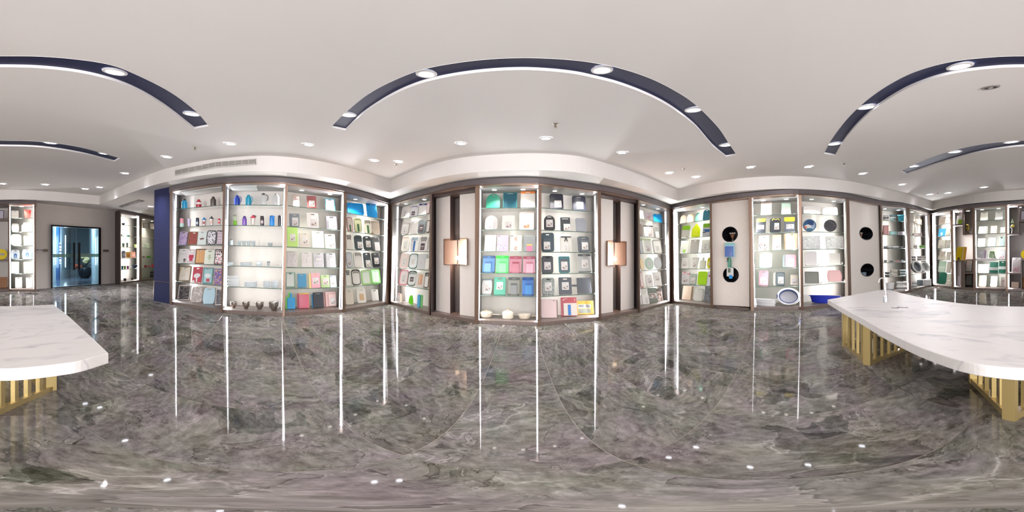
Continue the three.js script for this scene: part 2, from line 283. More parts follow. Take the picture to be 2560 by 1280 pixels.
// ---------------------------------------------------------------- walls
const run = (fn, xs, ka, kb, y0, y1) => { const g = []; for (let i = 0; i + 1 < xs.length; i++) g.push(slab(xs[i], xs[i + 1], fn(xs[i]), fn(xs[i + 1]), ka, kb, y0, y1)); return g; };
const nodesA = [425, 490, 558, 632, 706, 782, 857, 915, 974.5], nodesB = [974.5, 1024, 1074, 1130, 1189, 1265, 1344, 1420, 1498, 1550, 1599, 1640, 1678], nodesC = [1678, 1728, 1779, 1828, 1880, 1942, 2005, 2065, 2125, 2166, 2208, 2240, 2275, 2327.5], nodesD = [2327.5, 2350, 2378, 2433, 2516, 2560, 2640], nodesE = [-80, 0, 90];
struct('wall_far_left', run(wallA, nodesA, 0.86, 0.845, -0.2, S.ceil), wallMat); struct('wall_front', run(wallB, nodesB, 0.86, 0.845, -0.2, S.ceil), wallMat); struct('wall_right', run(wallC, nodesC, 0.86, 0.845, -0.2, S.ceil), wallMat);
struct('wall_far_right', run(wallD, nodesD, 0.9, 0.88, -0.2, S.ceil), wallMat); struct('wall_near_left', run(wallE, nodesE, 0.91, 0.89, -0.2, S.ceil), wallMat);
const qDoor = (x) => lerp(95, 80, (x - 90) / 192);
struct('wall_left', [slab(84, 128, qDoor(84), qDoor(128), 1, 0.98, -0.2, S.ceil), slab(252, 290, qDoor(252), qDoor(290), 1, 0.98, -0.2, S.ceil), slab(128, 252, qDoor(128), qDoor(252), 1, 0.98, H * 1.715, S.ceil)], wallMat);
struct('wall_passage', [slab(283, 430, 78, 60, 0.92, 0.9, -0.2, S.ceil), slab(404, 425, 66, 100, 1.0, 0.97, -0.2, S.ceil), slab(423, 427, 100, 127, 1.0, 0.96, -0.2, S.ceil)], wallMat);
{
  const L = Q(-80, 99, 0), R = Q(2640, 101, 0), wall = (p, q, d) => hex([V3(p.x, -0.4, p.z), V3(q.x, -0.4, q.z), V3(q.x, S.ceil + 0.8, q.z), V3(p.x, S.ceil + 0.8, p.z)], [V3(p.x + d.x, -0.4, p.z + d.z), V3(q.x + d.x, -0.4, q.z + d.z), V3(q.x + d.x, S.ceil + 0.8, q.z + d.z), V3(p.x + d.x, S.ceil + 0.8, p.z + d.z)]);
  struct('wall_side_left', wall(V3(L.x - 1.3, 0, 5), V3(L.x - 1.3, 0, L.z - 3), V3(-0.3, 0, 0)), plaster); struct('wall_side_right', wall(V3(R.x, 0, R.z - 3), V3(R.x, 0, 5), V3(0.3, 0, 0)), plaster); struct('wall_behind', wall(V3(R.x, 0, 5), V3(L.x, 0, 5), V3(0, 0, 0.3)), plaster);
}
// the navy pillar with its thin copper groove
{
  const o = thing('pillar', 'dark navy floor-to-soffit pillar with a thin copper line at the passage corner', 'pillar', null); o.userData.kind = 'structure';
  const qa = 122, qb = 129;
  const p = (y0, y1, x0 = 386, x1 = 424) => hex([Q(x0 - (1 - y0 / S.soffit) * 2.5, qa, y0), Q(x1 - (1 - y0 / S.soffit) * 1, qb, y0), Q(x1, qb, y1), Q(x0, qa, y1)], [Q(x0 + 1, qa * 0.93, y0), Q(x1 + 2, qb * 0.9, y0), Q(x1 + 2, qb * 0.9, y1), Q(x0 + 1, qa * 0.93, y1)]);
  mesh('lower_panel', p(0, H * 0.4), navy, o); mesh('upper_panel', p(H * 0.413, S.soffit), navy, o);
  mesh('groove', slab(385.5, 423, qa, qb, 0.992, 0.95, H * 0.39, H * 0.42), copper, o);
}

// ---------------------------------------------------------------- display cabinets
const bays = {};
const mk = (p) => (yl) => lerp(p[1], p[0], yl / (2.2 * H));     // an upright edge: direction at the top and at the floor
function bay(id, wall, o) {
  const l = mk(o.l), r = mk(o.r), bl = mk(o.bl), br = mk(o.br), deep = o.deep ?? 1.1;
  const b = { id, wall, deep, where: o.where, px0: o.px0, l, r, qm: wall((o.l[0] + o.r[0]) / 2), P: (s, t, yl) => { const px = lerp(lerp(l(yl), bl(yl), t), lerp(r(yl), br(yl), t), s); return W(px, ZQ(wall(px)) * lerp(1, deep, t), yl); } };
  bays[id] = b;
  const g = thing('display_cabinet', o.label, 'display cabinet', null, 0, 'display cabinets along the walls'), P = b.P;
  const y0 = S.base, y1 = S.lintel;
  const back = (px, yl, k = 1) => W(px, ZQ(wall(px)) * deep * k, yl);
  mesh('back_panel', hex([back(bl(y0) - 1, 0), back(br(y0) + 1, 0), back(br(y1) + 1, y1 + 0.04), back(bl(y1) - 1, y1 + 0.04)], [back(bl(y0) - 1, 0, 1.003), back(br(y0) + 1, 0, 1.003), back(br(y1) + 1, y1 + 0.04, 1.003), back(bl(y1) - 1, y1 + 0.04, 1.003)]), linen, g);
  for (const [e, be, s] of [[l, bl, -1], [r, br, 1]]) {
    const fr = (yl, d) => W(e(yl) + d, ZQ(wall(e(yl))), yl), bk = (yl, d) => back(be(yl) + d, yl), d = s * 1.3;
    mesh('side_panel', hex([fr(0, 0), bk(0, 0), bk(y1, 0), fr(y1, 0)], [fr(0, d), bk(0, d), bk(y1, d), fr(y1, d)]), cabinetGrey, g);
  }
  const topAt = (y) => [P(0, 0, y), P(1, 0, y), P(1, 1, y), P(0, 1, y)];
  mesh('top_panel', hex(topAt(y1), topAt(y1 + 0.03)), cabinetGrey, g);
  mesh('base', hex([P(0, -0.05, 0), P(1, -0.05, 0), P(1, -0.05, y0), P(0, -0.05, y0)], [P(0, 1, 0), P(1, 1, 0), P(1, 1, y0), P(0, 1, y0)]), cabinetWood, g);
  for (const [pl, pr] of o.posts ?? []) {
    const a = mk(pl), c = mk(pr), f = (e, yl, k) => W(e(yl), ZQ(wall(e(yl))) * k, yl);
    mesh('post', hex([f(a, 0, 0.99), f(c, 0, 0.99), f(c, y1, 0.99), f(a, y1, 0.99)], [f(a, 0, 1.012), f(c, 0, 1.012), f(c, y1, 1.012), f(a, y1, 1.012)]), copperSatin, g);
  }
  for (let i = 0; i < 5 && o.shelves !== 0; i++) {
    const y = LEVEL[i], th = 0.015, s0 = 0.005, s1 = 0.995, f = 0.3;
    const sh = mesh('glass_shelf', hex([P(s0, f, y - th), P(s1, f, y - th), P(s1, f, y), P(s0, f, y)], [P(s0, 0.97, y - th), P(s1, 0.97, y - th), P(s1, 0.97, y), P(s0, 0.97, y)]), glassMat, g);
    mesh('glass_edge', hex([P(s0, f - 0.012, y - th), P(s1, f - 0.012, y - th), P(s1, f - 0.012, y), P(s0, f - 0.012, y)], [P(s0, f - 0.001, y - th), P(s1, f - 0.001, y - th), P(s1, f - 0.001, y), P(s0, f - 0.001, y)]), glassEdge, sh);
  }
  for (const [side, e, be] of [['ledL', o.l, o.bl], ['ledR', o.r, o.br]]) {
    const p = o[side]; if (!p) continue;
    const wide = (p[2] ?? 3.2) / 2, t = clamp(Math.abs(be[0] - e[0]) > 3 ? (p[0] - e[0]) / (be[0] - e[0]) : 0.2, 0.12, 0.6), x = mk(p), skew = Math.abs(be[0] - e[0]) > 6 ? 1 / (be[0] - e[0]) : 0, at2 = (dx, k, yl) => { const px = x(yl) + dx; return W(px, ZQ(wall(px)) * lerp(1, deep, t + dx * skew) * k, yl); };
    mesh('light_strip', hex([at2(-wide, 0.9965, y0), at2(wide, 0.9965, y0), at2(wide, 0.9965, y1 - 0.02), at2(-wide, 0.9965, y1 - 0.02)], [at2(-wide, 0.999, y0), at2(wide, 0.999, y0), at2(wide, 0.999, y1 - 0.02), at2(-wide, 0.999, y1 - 0.02)]), ledGlow, g);
    const hgt = y1 - y0 - 0.05, light = new THREE.RectAreaLight(0xfcfaff, LIGHT.led * (o.ledL && o.ledR ? 0.45 : 1) * (o.bright ?? 1), 0.035, hgt), mid = (y0 + y1) / 2, from = at2(0, 0.994, mid), to = P(side === 'ledL' ? 0.75 : 0.25, o.aim ?? -1.4, mid);
    light.position.copy(from); light.lookAt(to); light.name = 'light_strip_lamp'; scene.add(light);
  }
  for (const [px, t] of (o.spots ?? []).map((x) => [x, 0.45])) {
    const c = W(px, ZQ(wall(px)) * lerp(1, deep, t), y1 - 0.004);
    const f = mesh('spot_light', new THREE.CylinderGeometry(0.055, 0.062, 0.014, 20).translate(c.x, c.y, c.z), trimWhite, g);
    mesh('lamp_disc', new THREE.CylinderGeometry(0.042, 0.042, 0.006, 20).translate(c.x, c.y - 0.009, c.z), nicheGlow, f);
    const s = new THREE.SpotLight(0xfff8f0, LIGHT.niche, 0, 1.0, 0.8, 2); s.position.set(c.x, c.y - 0.03, c.z); s.target.position.set(c.x, c.y - 2, c.z); s.castShadow = true; s.name = 'cabinet_spot_lamp'; scene.add(s, s.target);
  }
  for (const [s0, s1] of o.open ?? []) mesh('white_top_panel', hex([P(s0, 0.16, y1 - 0.012), P(s1, 0.16, y1 - 0.012), P(s1, 0.92, y1 - 0.012), P(s0, 0.92, y1 - 0.012)], [P(s0, 0.16, y1 - 0.002), P(s1, 0.16, y1 - 0.002), P(s1, 0.92, y1 - 0.002), P(s0, 0.92, y1 - 0.002)]), trimWhite, g);
  b.group = g;
  return b;
}
const cab = (rest) => 'lit glass-shelved display cabinet ' + rest;
bay('A1', wallA, { aim: -0.8, px0: 690, l: [431, 430], r: [557.5, 553], bl: [451, 447], br: [558, 555], posts: [[[424.5, 423.5], [431, 430]], [[557.5, 553], [563.5, 557]]], ledL: [440.5, 436.5], open: [[0.14, 0.97]], where: 'cabinet beside blue pillar', label: cab('beside the navy pillar, patterned cutting boards on its middle shelves') });
bay('A2', wallA, { px0: 690, l: [563.5, 557], r: [713, 706], bl: [575, 568], br: [709.6, 702], posts: [[[713, 706], [719.5, 711.6]]], ledL: [570.5, 565], ledR: [711.5, 704.4, 3], open: [[0.06, 0.52]], where: 'steel bowl cabinet', label: cab('with clear boxes and four steel bowls at its bottom') });
bay('A3', wallA, { px0: 690, l: [719.5, 711.6], r: [859, 856], bl: [720, 712], br: [847, 843], posts: [[[859, 856], [867, 863]]], ledR: [856, 848.5], spots: [754, 825], where: 'cabinet right of steel bowls', label: cab('right of the steel bowls, a crimson board at its bottom') });
bay('A4', wallA, { px0: 690, l: [867, 863], r: [970, 965], bl: [867, 863], br: [951.4, 945.7], posts: [[[970, 965], [976.3, 972]]], ledR: [963.6, 958], spots: [888.5, 943], where: 'corner cabinet with blue boards', label: cab('in the corner with two bright blue boards on top') });
bay('B1', wallB, { px0: 1330, l: [982, 977.5], r: [1075, 1071], bl: [1005.7, 1002.6], br: [1075, 1071], posts: [[[976.3, 972], [982, 977.5]], [[1075, 1071], [1080, 1074.5]]], ledL: [995, 990.5], spots: [1015, 1061], where: 'cabinet left of left sconce', label: cab('between the corner and the left wall lamp') });
bay('D1', wallB, { px0: 1330, l: [1199.5, 1196], r: [1346, 1344.5], bl: [1207, 1204], br: [1342, 1338], posts: [[[1188, 1186], [1199.5, 1196]], [[1346, 1344.5], [1354, 1352]]], ledL: [1201.5, 1198], ledR: [1344.6, 1342], spots: [1236, 1308], where: 'cream pan cabinet', label: cab('with cream pans at the bottom and green boards on top') });
bay('D2', wallB, { px0: 1330, l: [1354, 1352], r: [1494, 1497], bl: [1354, 1352], br: [1479, 1484], posts: [[[1494, 1497], [1502.5, 1503]]], ledR: [1487, 1490.5], spots: [1387, 1455], where: 'black board cabinet', label: cab('right of the cream pans, mostly black and grey boards') });
bay('E', wallB, { px0: 1330, l: [1598.5, 1601], r: [1672, 1674], bl: [1599, 1602], br: [1651.5, 1655], posts: [[[1595, 1598], [1598.5, 1601]], [[1672, 1674], [1678, 1679.5]]], ledR: [1663, 1666.5], spots: [1608.5, 1645], where: 'cabinet right of right sconce', label: cab('between the right wall lamp and the corner') });
bay('F', wallC, { aim: -0.7, px0: 1970, l: [1683, 1685], r: [1774, 1776], bl: [1702, 1704], br: [1774, 1777], posts: [[[1678, 1679.5], [1683, 1685]], [[1774, 1776], [1779, 1783]]], ledL: [1692, 1696], spots: [1712, 1756], where: 'lime board cabinet', label: cab('with lime and yellow boards left of the panel with hanging packs') });
bay('Ga', wallC, { aim: 0.7, bright: 1.0, px0: 1970, l: [1878.6, 1885], r: [1996, 2002], bl: [1884, 1889], br: [1993, 1998.5], posts: [[[1870.5, 1877], [1878.6, 1885]], [[1996, 2002], [2004, 2009]]], ledL: [1880.5, 1886.5], ledR: [1995, 2001.5, 3], spots: [1908.6, 1965.6], where: 'oval basin cabinet', label: cab('with a navy and white oval basin at its bottom') });
bay('Gb', wallC, { px0: 1970, l: [2004, 2009], r: [2114.5, 2121], bl: [2004, 2009], br: [2105.5, 2112], posts: [[[2114.5, 2121], [2123, 2129]]], ledR: [2110.5, 2116.5], spots: [2029, 2084], where: 'serving tray cabinet', label: cab('with serving trays and a royal blue tub at its bottom') });
bay('Ha', wallC, { bright: 1.3, px0: 1970, l: [2204.5, 2210], r: [2266, 2271.5], bl: [2204.5, 2210], br: [2251, 2258], posts: [[[2200, 2206], [2204.5, 2210]], [[2266, 2271.5], [2274, 2278]]], ledR: [2261, 2267.5], spots: [2212, 2246], where: 'teal bowl cabinet', label: cab('of bins and folding bowls, three teal and grey bowls on top') });
bay('Hb', wallC, { bright: 1.3, px0: 1970, l: [2274, 2278], r: [2321, 2325], bl: [2274, 2278], br: [2305, 2309], posts: [[[2321, 2325], [2326.5, 2329]]], ledR: [2314.5, 2318], spots: [2280, 2302], where: 'white tub corner cabinet', label: cab('in the right corner with big white folding tubs') });
bay('Ia', wallD, { aim: -0.5, bright: 1.3, px0: 2590, deep: 1.07, l: [2330.5, 2332], r: [2375.5, 2379], bl: [2343, 2345], br: [2376, 2379], posts: [[[2326.5, 2329], [2330.5, 2332]], [[2375.5, 2379], [2382, 2384]]], ledL: [2337, 2339.5], spots: [2358], where: 'narrow cabinet, dark green board', label: cab('narrow in the right corner, one dark green board at its bottom') });
bay('Ib', wallD, { aim: 0.4, bright: 1, px0: 2590, deep: 1.07, shelves: 0, l: [2382, 2384], r: [2431, 2433], bl: [2389, 2391], br: [2431, 2433], posts: [[[2431, 2433], [2436, 2438.5]]], ledL: [2385.5, 2388], spots: [2394, 2420], where: 'yellow board box cabinet', label: 'lit display cabinet of staggered boxes holding bright yellow boards' });
bay('Ic', wallD, { aim: 0.5, bright: 1, px0: 2590, deep: 1.07, l: [2436, 2438.5], r: [2513.5, 2515], bl: [2441, 2443], br: [2513.5, 2515], posts: [[[2513.5, 2515], [2518, 2519]]], ledL: [2438.5, 2441], spots: [2455.5, 2496.6], where: 'twin dark green board cabinet', label: cab('holding two dark green boards with white bands') });
bay('Id', wallD, { aim: -0.8, bright: 1.2, px0: 2590, deep: 1.07, shelves: 0, l: [2518, 2519], r: [2620, 2620], bl: [2524, 2525], br: [2618, 2618], posts: [[[2620, 2620], [2626, 2626]]], ledL: [2521, 2522], spots: [2549], where: 'bird ornament cabinet', label: 'lit display cabinet of staggered boxes with a hanging bird ornament at the right frame edge' });
bay('L0', wallE, { px0: 30, deep: 1.06, shelves: 0, l: [-80, -80], r: [20, 20.5], bl: [-78, -78], br: [20, 20.5], posts: [[[20, 20.5], [23.5, 24]]], where: 'left edge box cabinet', label: 'open box cabinet with a round yellow board at the left frame edge' });
bay('L1', wallE, { aim: 0.4, px0: 30, deep: 1.06, l: [23.5, 24], r: [86, 86], bl: [26.5, 27.5], br: [82, 82], posts: [[[86, 86], [90, 90]]], ledL: [25, 25.8, 3], ledR: [84.3, 84.3, 3], spots: [54], where: 'cabinet left of glass door', label: cab('left of the glass double door, a red board on top') });
bay('J1', wallJ, { px0: 250, deep: 1.08, l: [302, 302], r: [348, 348], bl: [302, 302], br: [338, 338], posts: [[[299.5, 299.5], [302, 302]], [[348, 348], [354, 354]]], ledR: [344, 344], spots: [307, 333], where: 'passage cabinet', label: cab('far back in the passage, small bowls and packs on its shelves') });
bay('J2', wallJ, { px0: 250, deep: 1.08, l: [354, 354], r: [408, 408], bl: [354, 354], br: [406, 406], posts: [], spots: [359, 380], where: 'passage cabinet beside pillar', label: cab('far back in the passage, half hidden by the navy pillar') });
mesh('end_panel', hex([Q(282.5, 78.6, 0), Q(300, 82, 0), Q(300, 82, S.cornice1), Q(282.5, 78.6, S.cornice1)], [Q(283.5, 77.8, 0), Q(301, 81, 0), Q(301, 81, S.cornice1), Q(283.5, 77.8, S.cornice1)]), darkWood, bays.J1.group);
mesh('end_panel', hex([Q(86, 101, 0), Q(90, 101, 0), Q(90, 101, S.lintel), Q(86, 101, S.lintel)], [Q(86, 94, 0), Q(90, 94, 0), Q(90, 94, S.lintel), Q(86, 94, S.lintel)]), darkWood, bays.L1.group);
{ // continuous cornices with their copper lintels
  const cornice = (n, fn, xs) => { const o = new THREE.Group(); o.name = 'trim_' + n; o.userData.kind = 'structure'; scene.add(o); mesh('cornice_board', run(fn, xs, 1.02, 0.9, S.cornice0, S.cornice1), corniceMat, o); mesh('copper_lintel', run(fn, xs, 1.012, 0.985, S.lintel, S.cornice0), copperSatin, o); };
  const fine = (a, b) => Array.from({ length: Math.ceil((b - a) / 14) + 1 }, (_, i) => lerp(a, b, i / Math.ceil((b - a) / 14))), bent = (fn, n) => curve(n.map((x) => [x, fn(x)]));
  cornice(1, bent(wallA, nodesA), fine(423, 974.5)); cornice(2, bent(wallB, nodesB), fine(974.5, 1678)); cornice(3, bent(wallC, nodesC), fine(1678, 2327.5)); cornice(4, bent(wallD, nodesD), fine(2327.5, 2640)); cornice(5, wallE, [-80, 0, 91]); cornice(6, wallJ, [299, 340, 384, 412]);
}
// boxes inside the staggered cabinets
function ledge(id, name, s0, s1, t0, t1, y0, y1, m = cabinetWood) {
  const P = bays[id].P; return mesh(name, hex([P(s0, t0, y0), P(s1, t0, y0), P(s1, t0, y1), P(s0, t0, y1)], [P(s0, t1, y0), P(s1, t1, y0), P(s1, t1, y1), P(s0, t1, y1)]), m, bays[id].group);
}
const lev = (id, py) => (1 + (horizon((bays[id].l(1) + bays[id].r(1)) / 2) - py) / (bays[id].qm / 1.01)) * H;      // height of a line seen on the cabinet's front
const sx = (id, px) => (px - bays[id].l(1.4)) / (bays[id].r(1.4) - bays[id].l(1.4));
ledge('Ib', 'upright', sx('Ib', 2407), sx('Ib', 2410), 0.02, 1, lev('Ib', 588), S.lintel); ledge('Ib', 'box_floor', sx('Ib', 2407), 1, 0.02, 1, lev('Ib', 588), lev('Ib', 585.5)); ledge('Ib', 'box_floor', 0, sx('Ib', 2407), 0.02, 1, lev('Ib', 563), lev('Ib', 560));
ledge('Ib', 'box_floor', 0, sx('Ib', 2412), 0.02, 1, lev('Ib', 653.5), lev('Ib', 651)); ledge('Ib', 'upright', sx('Ib', 2402), sx('Ib', 2412), 0.02, 1, S.base, lev('Ib', 653)); ledge('Ib', 'box_floor', sx('Ib', 2410), 1, 0.02, 1, lev('Ib', 684), lev('Ib', 680.5));
ledge('Id', 'upright', sx('Id', 2544.5), sx('Id', 2547.5), 0.02, 1, lev('Id', 586), S.lintel); ledge('Id', 'box_floor', 0, sx('Id', 2547.5), 0.02, 1, lev('Id', 586.5), lev('Id', 583)); ledge('Id', 'box_floor', sx('Id', 2546), 1, 0.02, 1, lev('Id', 554), lev('Id', 549.5)); ledge('Id', 'box_floor', 0, sx('Id', 2553), 0.02, 1, lev('Id', 685), lev('Id', 681.5));
ledge('Id', 'upright', sx('Id', 2552), sx('Id', 2554.5), 0.02, 1, S.base, lev('Id', 651)); ledge('Id', 'box_floor', sx('Id', 2552), 1, 0.02, 1, lev('Id', 651.5), lev('Id', 649));
ledge('L0', 'box_floor', 0, 1, 0.02, 1, lev('L0', 551), lev('L0', 547)); ledge('L0', 'box_floor', 0, 1, 0.02, 1, lev('L0', 652.5), lev('L0', 650));
ledge('Ic', 'white_shelf_box', 0.02, sx('Ic', 2490), 0.02, 0.5, lev('Ic', 651.5), lev('Ic', 645.5), trimWhite);

// ---------------------------------------------------------------- lamp panels and panels with round niches
function lampPanel(o) {
  const g = thing('wall_panel', o.label, 'wall panel', null, 0, 'padded wall panels with a lamp niche'), fn = wallB, kf = 1 / 1.05, kb = 1 / 1.1;
  const [a, b] = o.recess, y0 = S.base, y1 = 2.115 * H;
  const part = (xa, xb, ya, yb, k0 = kf, k1 = kb) => slab(xa, xb, fn(xa), fn(xb), k0, k1, ya, yb);
  mesh('base', slab(a, b, fn(a), fn(b), 1.004, kb, 0, y0), cabinetWood, g);
  mesh('header', slab(a, b, fn(a), fn(b), 1, kb, y1, S.lintel), darkWood, g);
  mesh('rear_panel', slab(a, b, fn(a), fn(b), kb, kb * 0.995, 0, S.lintel), cabinetGrey, g);
  if (o.darkSide < 0) mesh('side_lining', hex([Q(a, fn(a), 0), Q(a + 11, fn(a) * kf, 0), Q(a + 11, fn(a) * kf, S.lintel), Q(a, fn(a), S.lintel)], [Q(a - 1, fn(a), 0), Q(a + 10, fn(a) * kb, 0), Q(a + 10, fn(a) * kb, S.lintel), Q(a - 1, fn(a), S.lintel)]), darkWood, g);
  else mesh('side_lining', hex([Q(b, fn(b), 0), Q(b - 11, fn(b) * kf, 0), Q(b - 11, fn(b) * kf, S.lintel), Q(b, fn(b), S.lintel)], [Q(b + 1, fn(b), 0), Q(b - 10, fn(b) * kb, 0), Q(b - 10, fn(b) * kb, S.lintel), Q(b + 1, fn(b), S.lintel)]), darkWood, g);
  const n0 = 0.917 * H, n1 = 1.352 * H, [p0, p1, p2, p3] = o.panels, [c0, c1] = o.notch;
  mesh('padded_panel', [part(p0, p1, y0, n0), part(p0, c0, n0, n1), part(p0, p1, n1, y1)], paddedMat, g); mesh('padded_panel', [part(p2, p3, y0, n0), part(c1, p3, n0, n1), part(p2, p3, n1, y1)], paddedMat, g);
  const edge = o.darkSide < 0 ? [p1, p1 + 11] : [p2 - 11, p2];
  for (const [ya, yb] of [[y0, n0], [n1, y1]]) mesh('gap_lining', o.darkSide < 0 ? hex([Q(edge[0], fn(edge[0]) * kf, ya), Q(edge[1], fn(edge[1]) * kb, ya), Q(edge[1], fn(edge[1]) * kb, yb), Q(edge[0], fn(edge[0]) * kf, yb)], [Q(edge[0] - 0.6, fn(edge[0]) * kf, ya), Q(edge[1] - 1, fn(edge[1]) * kb, ya), Q(edge[1] - 1, fn(edge[1]) * kb, yb), Q(edge[0] - 0.6, fn(edge[0]) * kf, yb)])
    : hex([Q(edge[0], fn(edge[0]) * kb, ya), Q(edge[1], fn(edge[1]) * kf, ya), Q(edge[1], fn(edge[1]) * kf, yb), Q(edge[0], fn(edge[0]) * kb, yb)], [Q(edge[0] + 1, fn(edge[0]) * kb, ya), Q(edge[1] + 0.6, fn(edge[1]) * kf, ya), Q(edge[1] + 0.6, fn(edge[1]) * kf, yb), Q(edge[0] + 1, fn(edge[0]) * kb, yb)]), darkWood, g);
  // copper frame round the square lamp niche, lined inside
  const w = 1.4, fr = (xa, xb, ya, yb) => slab(xa, xb, fn(xa), fn(xb), kf * 1.012, kb, ya, yb), t = 0.014;
  mesh('lamp_frame', [fr(c0 - w, c0 + 0.3, n0, n1), fr(c1 - 0.3, c1 + w, n0, n1), fr(c0 - w, p1, n1, n1 + t), fr(p2, c1 + w, n1, n1 + t), fr(c0 - w, p1, n0 - t, n0), fr(p2, c1 + w, n0 - t, n0)], copper, g);
  mesh('lamp_niche_back', slab(c0, c1, fn(c0), fn(c1), kb * 1.004, kb * 1.001, n0, n1), paddedMat, g);
  // the lamp itself
  const lp = thing('wall_lamp', o.lampLabel, 'wall lamp', W(o.rod, ZQ(fn(o.rod)) * 1.068, 0.875 * H), 0, 'warm glass wall lamps');
  mesh('rod', new THREE.CylinderGeometry(0.014, 0.014, 0.49 * H, 10).translate(0, 0.245 * H, 0), darkWood, lp);
  const by = 0.155 * H;
  const gl = mesh('globe', new THREE.SphereGeometry(0.05, 24, 16).translate(0, by, 0.06), bulbGlow, lp);
  mesh('globe_holder', new THREE.CylinderGeometry(0.022, 0.022, 0.05, 12).rotateX(Math.PI / 2).translate(0, by, 0.015), copper, lp);
  const L = new THREE.PointLight(0xffdcc0, LIGHT.bulb, 0, 2); L.position.copy(lp.position).add(V3(0, by, 0.06)); L.castShadow = true; L.shadow.radius = 2; L.name = 'wall_lamp_light'; scene.add(L);
}
lampPanel({ recess: [1078, 1188], panels: [1090, 1126, 1149.5, 1187.5], notch: [1110.5, 1167], rod: 1144, darkSide: -1, label: 'pale padded wall panel with a lit square niche, left of the cream pans', lampLabel: 'warm globe lamp on a dark rod, left of the cream pans' });
lampPanel({ recess: [1502, 1597], panels: [1502.5, 1532.5, 1551, 1585], notch: [1519.5, 1565], rod: 1535.5, darkSide: 1, label: 'pale padded wall panel with a lit square niche, right of the black boards', lampLabel: 'warm globe lamp on a dark rod, right of the black boards' });

function nichePanel(o) {
  const g = thing('wall_panel', o.label, 'wall panel', null, 0, 'pale wall panels with two round niches'), fn = wallC, [a, b] = o.x;
  const A = Q(a, fn(a) * 0.995, 0), B = Q(b, fn(b) * 0.995, 0), w = Math.hypot(B.x - A.x, B.z - A.z), turn = Math.atan2(-(B.z - A.z), B.x - A.x);
  g.position.copy(A); g.rotation.y = turn;
  const dy = (B.y - A.y) / w, y0 = S.base, y1 = S.lintel - 0.004, sh = new THREE.Shape([[0, y0], [w, y0 + dy * w], [w + 0, y1 + dy * w], [0, y1]].map((p) => new THREE.Vector2(...p)));
  const holes = [];
  for (const [px, py, r, flat] of o.holes) {
    const t = (px - a) / (b - a), q = lerp(fn(a), fn(b), t) * 0.995, u = t * w * lerp(fn(b) / fn(a), 1, t) ** 0.5, cy = H + (horizon(px) - py) / q * H + dy * u, R = r * ZQ(q) / F, d = (flat - py) * ZQ(q) / F, a0 = Math.asin(clamp(d / R, 0, 1));
    const E = r * w / (b - a), e0 = a0; holes.push({ u, cy, R, E, d, a0 });
    const p = new THREE.Path(); p.absellipse(u, cy, E, R, -a0, Math.PI + a0, false); p.closePath(); sh.holes.push(p);
  }
  const ex = new THREE.ExtrudeGeometry(sh, { depth: 0.12, bevelEnabled: false, curveSegments: 40 }).translate(0, 0, -0.12);
  mesh('fabric_panel', ex, paddedMat, g); mesh('base', box(w, y0 - 0.004, 0.2, w / 2, y0 / 2, -0.09), cabinetWood, g);
  for (const h of holes) {
    const ring = new THREE.Shape(); ring.absellipse(h.u, h.cy, h.E, h.R, -h.a0, Math.PI + h.a0, false); ring.closePath(); const inner = new THREE.Path(); inner.absellipse(h.u, h.cy, h.E - 0.015, h.R - 0.015, -h.a0 + 0.05, Math.PI + h.a0 - 0.05, false); inner.closePath(); ring.holes.push(inner);
    const disc = new THREE.Shape(); disc.absellipse(h.u, h.cy, h.E, h.R, -h.a0, Math.PI + h.a0, false); disc.closePath();
    const n = mesh('round_niche', new THREE.ExtrudeGeometry(ring, { depth: 0.36, bevelEnabled: false, curveSegments: 40 }).translate(0, 0, -0.35), blackMetal, g);
    mesh('niche_back', new THREE.ExtrudeGeometry(disc, { depth: 0.02, bevelEnabled: false, curveSegments: 40 }).translate(0, 0, -0.37), blackMetal, n);
  }
  return { g, A, turn, holes, dy, at: (u, y, z) => V3(u, y, z).applyAxisAngle(V3(0, 1, 0), turn).add(A) };
}
const nicheL = nichePanel({ x: [1779.5, 1873], holes: [[1825.6, 586, 19.4, 604.6], [1828, 687, 19.6, 705.6]], label: 'tall pale fabric panel with two round black niches and packs hanging on it' });
const nicheR = nichePanel({ x: [2125, 2203], holes: [[2164, 583.8, 16.5, 600.6], [2166.7, 675, 16.5, 692.8]], label: 'tall pale fabric panel with two round black niches behind the marble table' });

// ---------------------------------------------------------------- ceiling lamps and fittings
function makeDownlight(r) {
  const g = new THREE.Group(); g.rotation.order = 'YXZ';
  const ring = mesh('trim_ring', new THREE.LatheGeometry([[r * 0.8, 0], [r * 0.82, -0.012], [r * 1.12, -0.01], [r * 1.15, 0]].map((p) => new THREE.Vector2(...p)), 32), trimWhite, g);
  mesh('lamp_disc', new THREE.CylinderGeometry(r * 0.82, r * 0.82, 0.008, 32).translate(0, -0.006, 0), downGlow, g);
  return g;
}
const bigLamp = makeDownlight(0.1), smallLamp = makeDownlight(0.085);
let downCount = 0;
function downlight(px, py, yl, big, label, group, k = 1) {
  const g = (big ? bigLamp : smallLamp).clone(); g.name = numbered('downlight'); scene.add(g); g.position.copy(at(px, py, yl - 0.003)); tag(g, label, 'ceiling light', group);
  const s = new THREE.SpotLight(0xf7f6ff, (big ? LIGHT.big : LIGHT.down) * k, 0, big ? 1.4 : 1.12, big ? 0.25 : 0.5, 2); s.position.copy(g.position).add(V3(0, -0.03, 0)); s.target.position.copy(g.position).add(V3(0, -3, 0)); s.castShadow = true; s.shadow.radius = 1; s.name = 'downlight_lamp'; scene.add(s, s.target);
}
